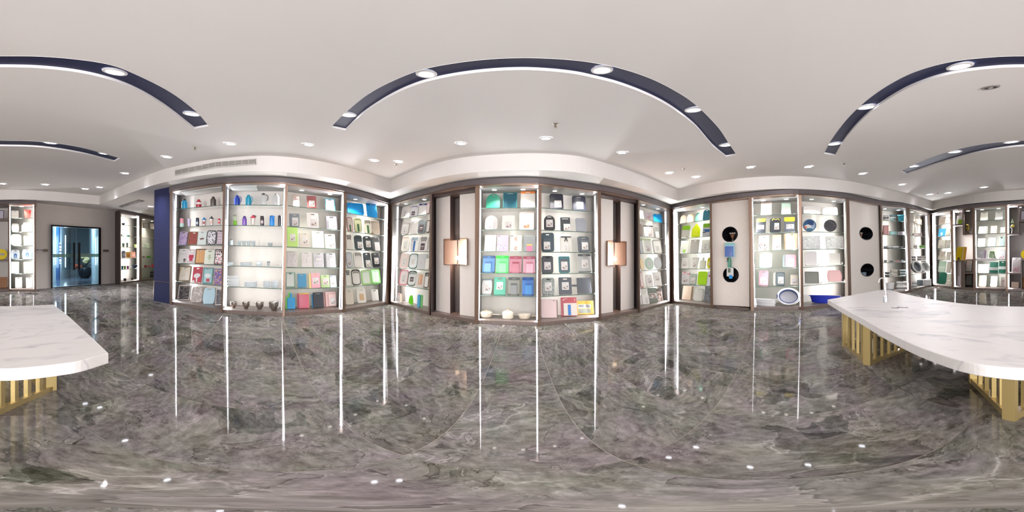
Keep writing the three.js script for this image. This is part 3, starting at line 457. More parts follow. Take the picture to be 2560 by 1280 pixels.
const troughLamps = [[1066, 184, 'second large light from the left in the middle navy recess'], [870.5, 286, 'leftmost large light in the middle navy recess'], [1505, 174, 'large light right of the top of the middle navy recess'], [1734, 274, 'second light from the right end of the middle navy recess'], [1815, 362, 'rightmost light in the middle navy recess'],
  [2400, 165, 'largest light in the navy recess above the marble table'], [2166, 267, 'middle light in the navy recess above the marble table'], [2085.5, 359, 'lowest light in the navy recess above the marble table'], [287, 179, 'larger upper light in the left navy recess'], [480, 284, 'lower light near the end of the left navy recess'],
  [2387, 379, 'middle light in the thin recess beyond the speaker'], [2283, 415, 'light at the left end of the thin recess beyond the speaker'], [2529, 354, 'light at the upper end of the thin recess beyond the speaker'], [126, 356, 'upper light in the thin recess near the glass door'], [263, 383, 'light at the right end of the thin recess near the glass door']];
for (const [px, py, l] of troughLamps) downlight(px, py, S.slot, true, l, 'lights set in the curved recesses');
const trayLamps = [[577, 359, 'small downlight above the air vent'], [772, 361, 'small downlight left of the start of the middle recess'], [418, 392, 'small downlight left of the air vent'], [313, 433, 'small downlight beside the thin recess near the door'], [936, 401, 'left light of the pair above the left corner'], [998, 404, 'right light of the pair above the left corner'],
  [1153, 358, 'small downlight above the left wall lamp'], [1365, 345, 'small downlight below the sprinkler head, above the black board cabinet'], [1555, 381, 'small downlight above the right wall lamp'], [1672, 432, 'left light of the pair above the middle corner'], [1740, 442, 'right light of the pair above the middle corner'], [1875, 418, 'small downlight below the right end of the middle recess'],
  [2020, 417, 'small downlight left of the low end of the right recess'], [2155, 434, 'small downlight below the low end of the right recess'], [2254, 461, 'small downlight below the end of the thin right recess'], [2323, 486, 'left light of the pair above the far right corner'], [2369, 482, 'right light of the pair above the far right corner'], [2459, 468, 'small downlight above the twin dark green board cabinet'],
  [5, 459, 'small downlight cut near the left frame edge'], [113, 461, 'small downlight above the glass double door'], [213, 472, 'left light of the pair before the passage'], [249, 468, 'right light of the pair before the passage']];
for (const [px, py, l] of trayLamps) downlight(px, py, S.ceil, false, l, 'small ceiling downlights', px < 330 ? 9 : 1);
downlight(377, 516, S.soffit, false, 'small downlight on the low passage soffit beside the pillar', 'small ceiling downlights', 5);
{ // unseen lit cabinets added behind the viewer to brighten the ceiling
  for (let i = 0; i < 11; i++) {
    const x = -15 + i * 3, g = thing('display_cabinet', 'plain lit display cabinet standing behind the viewer', 'display cabinet', V3(x, 0, 4.95), Math.PI, 'added lit cabinets behind the viewer');
    mesh('back_panel', box(2.8, S.cornice1, 0.04, 0, S.cornice1 / 2, 0.02), linen, g); mesh('base', box(2.8, S.base, 0.5, 0, S.base / 2, 0.29), cabinetWood, g); mesh('cornice_board', box(2.98, 0.1, 0.56, 0, S.cornice1 - 0.05, 0.3), corniceMat, g); mesh('post', box(0.16, S.lintel, 0.5, -1.41, S.lintel / 2, 0.29), copperSatin, g);
    for (const k of [-1, 1]) { mesh('light_strip', box(0.035, S.lintel - S.base, 0.012, k * 1.28, (S.lintel + S.base) / 2, 0.4), ledGlow, g); const L = new THREE.RectAreaLight(0xfcfaff, LIGHT.back, 0.035, S.lintel - S.base); L.position.set(x - k * 1.28, (S.lintel + S.base) / 2, 4.53); L.lookAt(x - k * 1.28, (S.lintel + S.base) / 2, 0); L.name = 'light_strip_lamp'; scene.add(L); }
    for (const v of LEVEL.slice(0, 5)) { mesh('glass_shelf', box(2.6, 0.02, 0.4, 0, v, 0.25), glassMat, g); }
  }
}
{ // unseen downlights added over and behind the viewer for more light
  for (const [x, z] of [[-9, 1.5], [-3, 1.5], [3, 1.5], [9, 1.5], [-14, -4], [14, -4]]) { const g = smallLamp.clone(); g.name = numbered('downlight'); scene.add(g); g.position.set(x, S.ceil - 0.01, z); tag(g, 'small ceiling downlight over the viewer, ' + (z > 0 ? 'behind the camera' : 'beside the camera') + ', ' + (Math.abs(x) > 5 ? 'far' : 'near') + ' ' + (x < 0 ? 'left' : 'right'), 'ceiling light', 'added ceiling downlights over the viewer'); const s = new THREE.SpotLight(0xf7f6ff, LIGHT.down, 0, 1.4, 0.25, 2); s.position.set(x, S.ceil - 0.05, z); s.target.position.set(x, 0, z); s.castShadow = true; s.shadow.radius = 1; s.name = 'downlight_lamp'; scene.add(s, s.target); }
}
labels.clear();
{
  const brass = mat(0x8d7a62, { metalness: 0.7, roughness: 0.35 });
  const heads = [[1389, 310, 1.25, 'sprinkler head above the small light over the black boards'], [487, 368, 1.1, 'sprinkler head above the air vent, beside the left recess'], [1709, 422, 0.9, 'tiny sprinkler head above the pair of lights at the middle corner'], [2110, 409, 0.9, 'tiny sprinkler head beside the low end of the right recess'], [990, 411, 0.9, 'tiny sprinkler head between the pair of lights at the left corner'], [2344, 483, 0.8, 'tiny sprinkler head between the pair of lights at the far right corner']];
  heads.forEach(([px, py, k, l]) => {
    const g = thing('sprinkler_head', l, 'sprinkler', at(px, py, S.ceil), 0, 'sprinkler heads in the ceiling'); g.scale.setScalar(k * 0.6);
    mesh('cover_plate', new THREE.LatheGeometry([[0, -0.012], [0.05, -0.012], [0.062, 0]].map((p) => new THREE.Vector2(...p)), 20), steel, g);
    const st = mesh('body', new THREE.CylinderGeometry(0.014, 0.02, 0.05, 10).translate(0, -0.035, 0), brass, g);
    mesh('deflector', mergeGeometries([new THREE.CylinderGeometry(0.036, 0.036, 0.006, 14).translate(0, -0.085, 0), box(0.006, 0.05, 0.006, 0.022, -0.06, 0), box(0.006, 0.05, 0.006, -0.022, -0.06, 0)]), steel, st);
  });
  const sp = thing('ceiling_speaker', 'round grey ceiling speaker above the marble table', 'speaker', at(2476, 218, S.ceil));
  mesh('rim', new THREE.LatheGeometry([[0.062, -0.004], [0.066, -0.014], [0.082, -0.01], [0.086, 0]].map((p) => new THREE.Vector2(...p)), 28), mat(0x8f8a86, { roughness: 0.5 }), sp); mesh('grille', new THREE.CylinderGeometry(0.063, 0.05, 0.01, 24).translate(0, -0.002, 0), mat(0x4b4846, { roughness: 0.7 }), sp); mesh('cone', new THREE.SphereGeometry(0.024, 16, 8).scale(1, 0.5, 1).translate(0, -0.008, 0), mat(0xa8a29c), sp);
}
{ // air vent on the fascia, louvre in the passage soffit
  const o = thing('air_vent', 'long slatted air vent on the white fascia over the steel bowl cabinet', 'air vent', null), x0 = 437.5, x1 = 638, n = 12, Zt = (x) => F * (S.ceil - H) / trayQ(x) - 0.02;
  const y = (x, py) => H + (horizon(x) - py) * Zt(x) / F, top = poly([[437.5, 426], [540, 405.5], [638, 398]]), low = poly([[437.5, 438.6], [540, 418.5], [638, 410.7]]), k = Array.from({ length: n + 1 }, (_, i) => lerp(x0, x1, i / n));
  const strip = (f0, f1, dz0, dz1) => { const g = []; for (let i = 0; i < n; i++) { const a = k[i], b = k[i + 1], ya0 = f0(a), ya1 = f1(a), yb0 = f0(b), yb1 = f1(b); g.push(hex([W(a, Zt(a) - dz1, ya0), W(b, Zt(b) - dz1, yb0), W(b, Zt(b) - dz1, yb1), W(a, Zt(a) - dz1, ya1)], [W(a, Zt(a) - dz0, ya0), W(b, Zt(b) - dz0, yb0), W(b, Zt(b) - dz0, yb1), W(a, Zt(a) - dz0, ya1)])); } return g; };
  const yy = (f) => (x) => y(x, lerp(top(x), low(x), f));
  mesh('back', strip(yy(1), yy(0), 0, 0.004), mat(0x6f6a66, { roughness: 0.7 }), o);
  const alu = mat(0xcfc9c2, { roughness: 0.5 });
  for (let i = 0; i < 7; i++) mesh('slat', strip(yy(0.1 + i * 0.127 + 0.06), yy(0.1 + i * 0.127), 0.006, 0.03), alu, o);
  for (let i = 1; i < n; i += 1) { const x = k[i]; mesh('divider', hex([W(x - 0.5, Zt(x) - 0.026, y(x, low(x))), W(x + 0.5, Zt(x) - 0.026, y(x, low(x))), W(x + 0.5, Zt(x) - 0.026, y(x, top(x))), W(x - 0.5, Zt(x) - 0.026, y(x, top(x)))], [W(x - 0.5, Zt(x) - 0.005, y(x, low(x))), W(x + 0.5, Zt(x) - 0.005, y(x, low(x))), W(x + 0.5, Zt(x) - 0.005, y(x, top(x))), W(x - 0.5, Zt(x) - 0.005, y(x, top(x)))]), alu, o); }
  mesh('frame', [...strip(yy(1.06), yy(0.95), 0, 0.034), ...strip(yy(0.05), yy(-0.06), 0, 0.034)], mat(0xe2ddd7, { roughness: 0.5 }), o);
  const q = thing('air_diffuser', 'long taupe air diffuser on the passage soffit left of the pillar', 'air vent', null);
  const c = [[296.5, 516.5], [306, 518.5], [361, 503], [346, 499.5]].map(([px, py]) => at(px, py, S.soffit - 0.012)), up = c.map((v) => v.clone().add(V3(0, 0.01, 0)));
  mesh('frame', hex(c, up), mat(0xa79f94, { roughness: 0.6 }), q);
  for (let i = 0; i < 4; i++) { const f0 = 0.1 + i * 0.22, f1 = f0 + 0.12, p = (a, b, f, d) => a.clone().lerp(b, f).add(V3(0, d, 0)); mesh('slat', hex([p(c[0], c[1], f0, -0.014), p(c[3], c[2], f0, -0.014), p(c[3], c[2], f1, -0.014), p(c[0], c[1], f1, -0.014)], [p(c[0], c[1], f0, -0.002), p(c[3], c[2], f0, -0.002), p(c[3], c[2], f1, -0.002), p(c[0], c[1], f1, -0.002)]), mat(0x857d72, { roughness: 0.6 }), q); }
}

// ---------------------------------------------------------------- the glass double door and the corridor behind it
{
  const o = thing('double_door', 'glass double door in a black frame with long black handles', 'door', null), d = (xa, xb, y0, y1, k0, k1) => slab(xa, xb, qDoor(xa), qDoor(xb), k0, k1, y0, y1), T = H * 1.715;
  mesh('frame', [d(128, 131.5, 0, T, 1.006, 0.985), d(246.5, 252.4, 0, T, 1.006, 0.985), d(131, 247, T - 0.055, T, 1.006, 0.985)], blackMetal, o);
  for (const [a, b, h] of [[131.8, 190, [182.5, 188]], [191.2, 246.3, [195, 201]]]) {
    const leaf = mesh('door_leaf', d(a, b, 0.02, T - 0.06, 0.997, 0.994), doorGlass, o);
    mesh('frosted_band', d(a, b, 0.83 * H, 0.925 * H, 0.9985, 0.998), frosted, leaf);
    mesh('handle', [d(h[0], h[1], 0.47 * H, 1.24 * H, 1.012, 1.006), d(h[0] + 1, h[1] - 1, 0.6 * H, 0.65 * H, 1.006, 0.997), d(h[0] + 1, h[1] - 1, 1.06 * H, 1.11 * H, 1.006, 0.997)], blackMetal, leaf);
  }
  mesh('threshold', d(131, 247, 0, 0.02, 1.0, 0.99), blackMetal, o);
  const pale = mat(0xcfdbe2, { roughness: 0.7 }), blue = mat(0x2f6fb4, { roughness: 0.5 });
  const sl = (a, qa, b, qb, y0, y1, k = 0.985) => slab(a, b, qa, qb, 1, k, y0, y1);
  struct('corridor_wall_left', [sl(118, 91, 141, 72, -0.1, S.soffit), sl(150, 70, 176.5, 62, -0.1, S.soffit)], pale);
  struct('corridor_wall_blue', [sl(140, 73, 152, 69, -0.1, S.soffit)], blue);
  struct('corridor_wall_back', [sl(170, 59, 290, 58, -0.1, S.soffit)], pale); struct('corridor_wall_right', [sl(222, 63, 250, 82, -0.1, S.soffit)], mat(0xcdd4d0, { roughness: 0.8 }));
  struct('corridor_wall_end', [sl(60, 57, 180, 57, -0.1, S.soffit), sl(60, 57, 84, 93, -0.1, S.soffit)], pale);
  struct('corridor_floor', hex([Q(110, 92, 0.004), Q(262, 81.5, 0.004), Q(262, 58, 0.004), Q(110, 58, 0.004)], [Q(110, 92, -0.004), Q(262, 81.5, -0.004), Q(262, 58, -0.004), Q(110, 58, -0.004)]), mat(0x6f7684, { roughness: 0.15, clearcoat: 0.4, clearcoatRoughness: 0.05 }));
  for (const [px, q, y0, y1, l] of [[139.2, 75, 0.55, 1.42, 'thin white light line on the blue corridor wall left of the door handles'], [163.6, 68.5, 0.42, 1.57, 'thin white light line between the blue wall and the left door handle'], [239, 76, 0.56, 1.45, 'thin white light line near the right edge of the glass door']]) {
    const g = thing('added_reflection_line', l, 'added light', null, 0, 'added lines for strip reflections in the door glass');  // added glowing lines stand in for cabinet strips mirrored in the door glass
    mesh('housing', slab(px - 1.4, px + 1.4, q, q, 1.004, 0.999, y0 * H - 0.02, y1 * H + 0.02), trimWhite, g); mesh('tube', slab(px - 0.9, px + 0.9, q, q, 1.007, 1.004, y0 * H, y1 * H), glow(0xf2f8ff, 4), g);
    const L = new THREE.RectAreaLight(0xe6f2ff, LIGHT.corridor, 0.05, (y1 - y0) * H), c = W(px, ZQ(q) * 0.98, (y0 + y1) / 2 * H); L.position.copy(c); L.lookAt(W(px + (px < 200 ? 12 : -12), ZQ(q) * 0.94, (y0 + y1) / 2 * H)); L.name = 'added_reflection_line_lamp'; scene.add(L);
  }
  { const g = thing('added_panel_light', 'flat white ceiling panel light in the corridor behind the glass door', 'ceiling light', null), y = S.soffit - 0.02, c = W(185, ZQ(72), y);  // panel light added to brighten the corridor
    mesh('frame', box(3.2, 0.03, 1.0, c.x, c.y + 0.004, c.z), trimWhite, g); mesh('diffuser', box(3.1, 0.01, 0.9, c.x, c.y - 0.016, c.z), glow(0xeef5ff, 3), g); const L = new THREE.RectAreaLight(0xe4f0ff, 36, 3.1, 0.9); L.position.set(c.x, c.y - 0.03, c.z); L.lookAt(c.x, 0, c.z); L.name = 'added_panel_light_lamp'; scene.add(L); }
  const win = thing('corridor_window', 'bright narrow window with dark bars on the blue corridor wall', 'window', null);
  mesh('pane', slab(148.6, 153, 70.2, 69.5, 1.004, 1.002, 0.55 * H, 1.3 * H), glow(0xeaf4ff, 2.2), win); for (let i = 0; i < 6; i++) mesh('bar', slab(148.4, 153.2, 70.2, 69.5, 1.008, 1.004, (0.6 + i * 0.12) * H, (0.62 + i * 0.12 + (i % 2) * 0.02) * H), navy, win);
  const vase = thing('floor_vase', 'big black floor vase behind the right glass door leaf', 'vase', W(212, ZQ(67.5), 0));
  mesh('body', new THREE.LatheGeometry([[0.001, 0], [0.24, 0], [0.38, 0.3], [0.42, 0.6], [0.36, 0.8], [0.3, 0.86], [0.28, 0.84], [0.001, 0.7]].map((p) => new THREE.Vector2(...p)), 28), blackMetal, vase);
  const fl = thing('flower_arrangement', 'cream and orange flowers with dry twigs standing in the black floor vase', 'flowers', W(212, ZQ(67.5), 0.8));
  vase.scale.setScalar(0.62); fl.position.copy(W(212, ZQ(67.5), 0.48)); fl.scale.setScalar(0.72);
  const twig = [], bloom = [], red = [];
  for (let i = 0; i < 22; i++) { const a = rnd() * 6.28, r = 0.25 + rnd() * 0.6, h = 0.2 + rnd() * 0.55; twig.push(new THREE.TubeGeometry(new THREE.QuadraticBezierCurve3(V3(0, 0, 0), V3(Math.cos(a) * r * 0.3, h * 0.7, Math.sin(a) * r * 0.3), V3(Math.cos(a) * r, h, Math.sin(a) * r)), 6, 0.009, 5)); }
  for (let i = 0; i < 9; i++) bloom.push(new THREE.IcosahedronGeometry(0.09 + rnd() * 0.05, 1).translate(-0.05 + rnd() * 0.3, 0.42 + rnd() * 0.3, rnd() * 0.2)); for (let i = 0; i < 12; i++) red.push(new THREE.IcosahedronGeometry(0.06 + rnd() * 0.04, 1).translate(-0.5 + rnd() * 0.5, 0.0 + rnd() * 0.22, 0.1 + rnd() * 0.2));
  mesh('twigs', twig, mat(0x3a4038, { roughness: 0.8 }), fl); mesh('cream_blooms', bloom, mat(0xd9c48a, { roughness: 0.8 }), fl); mesh('orange_blooms', red, mat(0xb5543a, { roughness: 0.8 }), fl);
  for (const [x0, x1, n, l, c] of [[90.8, 106.6, 0, 'white room thermostat on the wall beside the left cabinet', 0xf0eeea], [107.8, 120, 3, 'taupe switch plate beside the white thermostat, left of the glass door', 0xa79a8b], [257.8, 272, 3, 'taupe switch plate right of the glass door', 0x9b8d80]]) {
    const g = thing(n ? 'switch_plate' : 'thermostat', l, n ? 'light switch' : 'thermostat', null), y0 = 0.985 * H, y1 = 1.055 * H;
    mesh('plate', d(x0, x1, y0, y1, 1.004, 1.0), mat(c, { roughness: 0.4 }), g);
    if (n) for (let i = 0; i < n; i++) mesh('rocker', d(lerp(x0, x1, (i + 0.12) / n), lerp(x0, x1, (i + 0.88) / n), y0 + 0.012, y1 - 0.012, 1.006, 1.003), mat(c - 0x101010, { roughness: 0.35 }), g);
    else { mesh('display', d(x0 + 1.5, x0 + 6, y0 + 0.05, y1 - 0.015, 1.006, 1.003), mat(0x5d6468, { roughness: 0.2 }), g); mesh('buttons', d(x0 + 8.5, x1 - 1.5, y0 + 0.05, y1 - 0.018, 1.006, 1.003), mat(0x77706a), g); }
  }
}

// ---------------------------------------------------------------- marble tables on gilt cages
const TOP = 0.46 * H;
function table(name, label, top, cages) {
  const th = 0.075, pts = []; for (let i = 0; i < top.length; i++) { const a = top[(i + top.length - 1) % top.length], b = top[i], c = top[(i + 1) % top.length], d = top[(i + 2) % top.length], sharp = (p, q, r) => { const u = [q[0] - p[0], q[1] - p[1]], v = [r[0] - q[0], r[1] - q[1]]; return (u[0] * v[0] + u[1] * v[1]) / Math.hypot(...u) / Math.hypot(...v) < 0.9; }, s0 = sharp(a, b, c), s1 = sharp(b, c, d); for (let k = 0; k < 4; k++) { const t = k / 4, m = [0, 1].map((j) => { const m0 = s0 ? c[j] - b[j] : (c[j] - a[j]) / 2, m1 = s1 ? c[j] - b[j] : (d[j] - b[j]) / 2; return (2 * t ** 3 - 3 * t ** 2 + 1) * b[j] + (t ** 3 - 2 * t ** 2 + t) * m0 + (3 * t ** 2 - 2 * t ** 3) * c[j] + (t ** 3 - t ** 2) * m1; }); pts.push(at(m[0], m[1], TOP)); } }
  const o = thing(name, label, 'table', null);
  const sh = new THREE.Shape(pts.map((p) => new THREE.Vector2(p.x, -p.z))), g = new THREE.ExtrudeGeometry(sh, { depth: th - 0.012, bevelEnabled: true, bevelSize: 0.006, bevelThickness: 0.006, bevelSegments: 2 }).translate(0, 0, -th + 0.006);
  const uv = g.attributes.uv; for (let i = 0; i < uv.count; i++) uv.setXY(i, uv.getX(i) / 3.2 + 0.17, uv.getY(i) / 3.2 + 0.4);
  g.rotateX(-Math.PI / 2).translate(0, TOP, 0);
  // follow the swell of the floor
  const pos = g.attributes.position; for (let i = 0; i < pos.count; i++) pos.setY(i, pos.getY(i) - swell(pos.getX(i), -pos.getZ(i)));
  mesh('tabletop', g, quartzMat, o);
  for (const [l, n, r, nl, nr, rot] of cages) {
    const [L, N, R] = [l, n, r].map(([px, py]) => at(px, py, 0)), B = L.clone().add(R).sub(N), cage = new THREE.Group(); cage.name = 'leg_cage'; o.add(cage);
    const y1 = TOP - th, bar = (p, q, w, y0, h) => { const d = q.clone().sub(p).setY(0), len = d.length(), g = new THREE.BoxGeometry(len, h, w).translate(len / 2, h / 2, 0).rotateY(Math.atan2(-d.z, d.x)); return g.translate(p.x, p.y + y0, p.z); };
    for (const [p, q, k] of [[L, N, nl], [N, R, nr], [R, B, nl], [B, L, nr]]) {
      mesh('bottom_rail', bar(p, q, 0.06, 0, 0.05), gold, cage); mesh('top_rail', bar(p, q, 0.06, y1 - 0.04, 0.035), gold, cage);
      for (let i = 0; i < k; i++) { const c = p.clone().lerp(q, i / k), d = q.clone().sub(p), w = i ? 0.05 : 0.075, s = mesh('post', new THREE.BoxGeometry(w, y1 - 0.045, i ? 0.03 : 0.075).translate(0, (y1 - 0.045) / 2, 0).rotateY(Math.atan2(-d.z, d.x)).translate(c.x, c.y, c.z), gold, cage); }
    }
  }
  return o;
}
table('display_table', 'long white marble table with curved sides and gilt cage legs, tap on its far end',
  [[2070, 749], [2110, 771], [2150, 792], [2200, 820], [2250, 845], [2300, 867], [2350, 885], [2400, 900], [2450, 910], [2510, 917], [2560, 920], [2640, 920], [2760, 910], [2760, 765], [2640, 766], [2560, 766.5], [2480, 764.5], [2400, 758], [2350, 751.5], [2300, 743], [2250, 732], [2213, 724], [2140, 736]],
  [[[2113, 866], [2169, 912], [2270, 871.5], 5, 6], [[2435, 958], [2525, 1049], [2680, 976], 5, 5]]);
table('display_table', 'white marble table end with a gilt cage leg, cut by the left frame edge',
  [[-160, 910], [-80, 919], [0, 921], [50, 919.5], [100, 915], [150, 909], [200, 901], [268, 882], [240, 855], [200, 818], [165, 786], [133, 761.5], [70, 764], [0, 765.5], [-80, 765.5], [-160, 763]],
  [[[-125, 958], [-35, 1049], [126, 976], 5, 5]]);
{
  const base = at(2213.5, 755, TOP + 0.002); const tap = thing('drinking_tap', 'slim gooseneck tap with a clear square base on the marble table', 'tap', base, 0.25), chrome = mat(0xe9e6e4, { metalness: 0.6, roughness: 0.2 });
  mesh('base', new THREE.CylinderGeometry(0.045, 0.05, 0.15, 16).translate(0, 0.075, 0), mat(0xc9d0d6, { metalness: 0.7, roughness: 0.15 }), tap);
  mesh('collar', new THREE.CylinderGeometry(0.03, 0.05, 0.04, 16).translate(0, 0.165, 0), chrome, tap);
  mesh('neck', new THREE.TubeGeometry(new THREE.CatmullRomCurve3([V3(0, 0.17, 0), V3(0, 0.42, 0), V3(-0.03, 0.53, 0), V3(-0.1, 0.57, 0), V3(-0.17, 0.54, 0), V3(-0.205, 0.46, 0)]), 32, 0.014, 10), chrome, tap);
  const lv = mesh('lever', new THREE.TubeGeometry(new THREE.CatmullRomCurve3([V3(0, 0.11, 0.02), V3(-0.07, 0.11, 0.04), V3(-0.1, 0.14, 0.05)]), 12, 0.013, 8), chrome, tap); mesh('knob', new THREE.SphereGeometry(0.022, 12, 10).translate(-0.1, 0.15, 0.05), chrome, lv);
  tap.scale.setScalar(0.62);
  const bt = thing('filter_cartridge', 'small white cylinder standing inside the left gilt cage', 'filter', at(2176, 883, 0.002));
  mesh('body', new THREE.LatheGeometry([[0.001, 0], [0.045, 0], [0.05, 0.01], [0.05, 0.17], [0.04, 0.18]].map((p) => new THREE.Vector2(...p)), 20), mat(0xe6dfcc), bt); mesh('cap', new THREE.CylinderGeometry(0.035, 0.042, 0.02, 18).translate(0, 0.187, 0), mat(0xd5ccb6), bt);
  const p = [[2176, 884, 0.17], [2182, 862, 0.2], [2196, 850, 0.06], [2214, 852, 0.03], [2232, 864, 0.01]].map(([x, y, h]) => { const v = at(x, y, 0); return v.setY(v.y + h); });
  const cord = mesh('hose', new THREE.TubeGeometry(new THREE.CatmullRomCurve3(p), 40, 0.009, 8), mat(0xe8e4da)); tag(cord, 'thin white hose curling from the cylinder inside the gilt cage', 'hose');
  const mk2 = thing('loose_clip', 'tiny dark wire clip lying on the marble right of the tap', 'clip', at(2250, 770, TOP + 0.004)); mesh('wire', new THREE.TubeGeometry(new THREE.CatmullRomCurve3([V3(-0.12, 0.005, 0.01), V3(-0.05, 0.005, 0.04), V3(-0.01, 0.008, -0.03), V3(0.04, 0.006, 0.0), V3(0.12, 0.005, -0.02)]), 24, 0.004, 6), mat(0x77716d), mk2);
}

// ---------------------------------------------------------------- the goods on the shelves
const canvasTex = (w, h, draw) => { const c = document.createElement('canvas'); c.width = w; c.height = h; const x = c.getContext('2d'); draw(x, w, h); const t = new THREE.CanvasTexture(c); t.colorSpace = THREE.SRGBColorSpace; t.magFilter = THREE.LinearFilter; return t; };
const prints = {};
function blobs(x, w, h, n, cols, r0, r1) { for (let i = 0; i < n; i++) { x.fillStyle = cols[i % cols.length]; x.beginPath(); x.ellipse(rnd() * w, rnd() * h, lerp(r0, r1, rnd()), lerp(r0, r1, rnd()) * 0.7, rnd() * 3, 0, 7); x.fill(); } }
function printed(key, w, h, bg, draw) { prints[key] = new THREE.MeshPhysicalMaterial({ map: canvasTex(w, h, (x) => { x.fillStyle = bg; x.fillRect(0, 0, w, h); draw(x, w, h); }), color: 0xdedede, roughness: 0.4 }); }
const veins = (x, w, h, n, col, lw) => { x.strokeStyle = col; for (let i = 0; i < n; i++) { x.lineWidth = lw * (0.4 + rnd()); x.beginPath(); let px = rnd() * w, py = rnd() * h; x.moveTo(px, py); for (let k = 0; k < 6; k++) { px += (rnd() - 0.35) * w * 0.25; py += (rnd() - 0.5) * h * 0.2; x.lineTo(px, py); } x.stroke(); } };
const photoCard = (flip) => (x, w, h) => {
  x.fillStyle = '#d9cfc8'; x.fillRect(w * 0.1, h * 0.08, w * 0.5, 5); x.fillRect(w * 0.1, h * 0.15, w * 0.34, 4); x.fillRect(w * 0.1, h * 0.21, w * 0.42, 3);
  x.fillStyle = '#efe6df'; x.fillRect(w * 0.08, h * 0.34, w * 0.84, h * 0.58); x.save(); if (flip) { x.translate(w, 0); x.scale(-1, 1); }
  x.fillStyle = '#8a7a74'; x.beginPath(); x.ellipse(w * 0.3, h * 0.72, w * 0.12, h * 0.08, 0, 0, 7); x.fill(); x.fillStyle = '#a3867a'; x.beginPath(); x.ellipse(w * 0.5, h * 0.8, w * 0.13, h * 0.06, 0, 0, 7); x.fill(); x.fillStyle = '#5f5a5c'; x.fillRect(w * 0.7, h * 0.45, w * 0.06, h * 0.28); x.beginPath(); x.ellipse(w * 0.78, h * 0.56, w * 0.09, h * 0.05, 0.7, 0, 7); x.fill();
  x.fillStyle = '#77706c'; x.fillRect(w * 0.16, h * 0.84, w * 0.36, h * 0.03); x.fillRect(w * 0.66, h * 0.82, w * 0.2, h * 0.035); x.fillStyle = '#c9a79c'; x.beginPath(); x.arc(w * 0.42, h * 0.62, w * 0.05, 0, 7); x.fill(); x.restore();
};
printed('card', 128, 128, '#f6f1ed', photoCard(false)); printed('cardPink', 128, 128, '#fbf3ef', (x, w, h) => { photoCard(false)(x, w, h); x.fillStyle = '#d98c86'; x.fillRect(w * 0.1, h * 0.06, w * 0.7, 10); });
printed('cardText', 96, 128, '#f5f1ec', (x, w, h) => { x.fillStyle = '#b9aca6'; for (let i = 0; i < 6; i++) x.fillRect(w * 0.2, h * (0.2 + i * 0.1), w * (0.3 + 0.3 * rnd()), 3); x.fillStyle = '#8c7d78'; x.fillRect(w * 0.4, h * 0.75, w * 0.2, h * 0.12); });
printed('cardDark', 96, 128, '#6d5f66', (x, w, h) => { x.fillStyle = '#e9dfda'; x.fillRect(w * 0.12, h * 0.4, w * 0.76, h * 0.14); x.fillStyle = '#b59a8c'; x.fillRect(w * 0.2, h * 0.66, w * 0.6, h * 0.14); });
printed('cardFlower', 128, 96, '#f3ede8', (x, w, h) => { blobs(x, w, h, 40, ['#574a48', '#8a6d64', '#d8b9b0', '#f0ddd4'], 4, 16); });
printed('purpleFloral', 128, 160, '#cdb8e4', (x, w, h) => { blobs(x, w, h, 130, ['#b79bd8', '#e5d6ee', '#a98fca', '#eadcc8', '#c4aadf'], 3, 11); });
printed('redBrocade', 128, 160, '#a8544c', (x, w, h) => { blobs(x, w, h, 160, ['#99463f', '#b76359', '#8f3f3a', '#ad5a50'], 3, 9); });
printed('carPrint', 128, 160, '#e3ece6', (x, w, h) => { x.fillStyle = '#7c4b44'; x.beginPath(); x.ellipse(w / 2, h * 0.55, w * 0.26, h * 0.06, -0.1, 0, 7); x.fill(); x.fillStyle = '#b9c4bd'; x.fillRect(w * 0.3, h * 0.36, w * 0.4, 4); x.fillRect(w * 0.34, h * 0.66, w * 0.3, 3); x.fillStyle = '#4c3a38'; x.beginPath(); x.arc(w * 0.36, h * 0.6, 6, 0, 7); x.arc(w * 0.65, h * 0.58, 6, 0, 7); x.fill(); });
printed('blackFloral', 128, 160, '#f0eeee', (x, w, h) => { blobs(x, w, h, 170, ['#3b393d', '#6a686c', '#f6f5f5', '#514f55', '#d6d4d6'], 3, 9); });
printed('plaid', 128, 160, '#f3eaea', (x, w, h) => { for (const [c, s] of [['rgba(150,130,150,.5)', 12], ['rgba(190,150,160,.4)', 6]]) { x.fillStyle = c; for (let i = 0; i < w; i += 32) x.fillRect(i + (s === 6 ? 18 : 0), 0, s, h); for (let i = 0; i < h; i += 32) x.fillRect(0, i + (s === 6 ? 18 : 0), w, s); } });
printed('bunny', 128, 192, '#f4f1ee', (x, w, h) => { x.fillStyle = '#b7aeb0'; for (let i = 0; i < 6; i++) x.fillRect(w * (0.1 + i * 0.13), h * 0.34, 8, 9); x.fillStyle = '#6a6266'; x.beginPath(); x.ellipse(w * 0.72, h * 0.78, w * 0.14, h * 0.09, 0, 0, 7); x.fill(); x.fillStyle = '#9a8d88'; x.beginPath(); x.ellipse(w * 0.72, h * 0.9, w * 0.12, h * 0.06, 0, 0, 7); x.fill(); });
printed('redHouse', 128, 192, '#efe6e6', (x, w, h) => { x.fillStyle = '#c9405a'; x.fillRect(w * 0.26, h * 0.4, w * 0.5, h * 0.24); x.fillRect(w * 0.34, h * 0.62, w * 0.36, h * 0.22); x.fillStyle = '#6d7a6a'; x.fillRect(w * 0.08, h * 0.88, w * 0.84, 5); });
printed('wood', 128, 192, '#e3ad72', (x, w, h) => { for (let i = 0; i < 60; i++) { x.fillStyle = i % 2 ? 'rgba(190,130,75,.16)' : 'rgba(245,205,150,.2)'; x.fillRect(rnd() * w, 0, 1 + rnd() * 4, h); } });
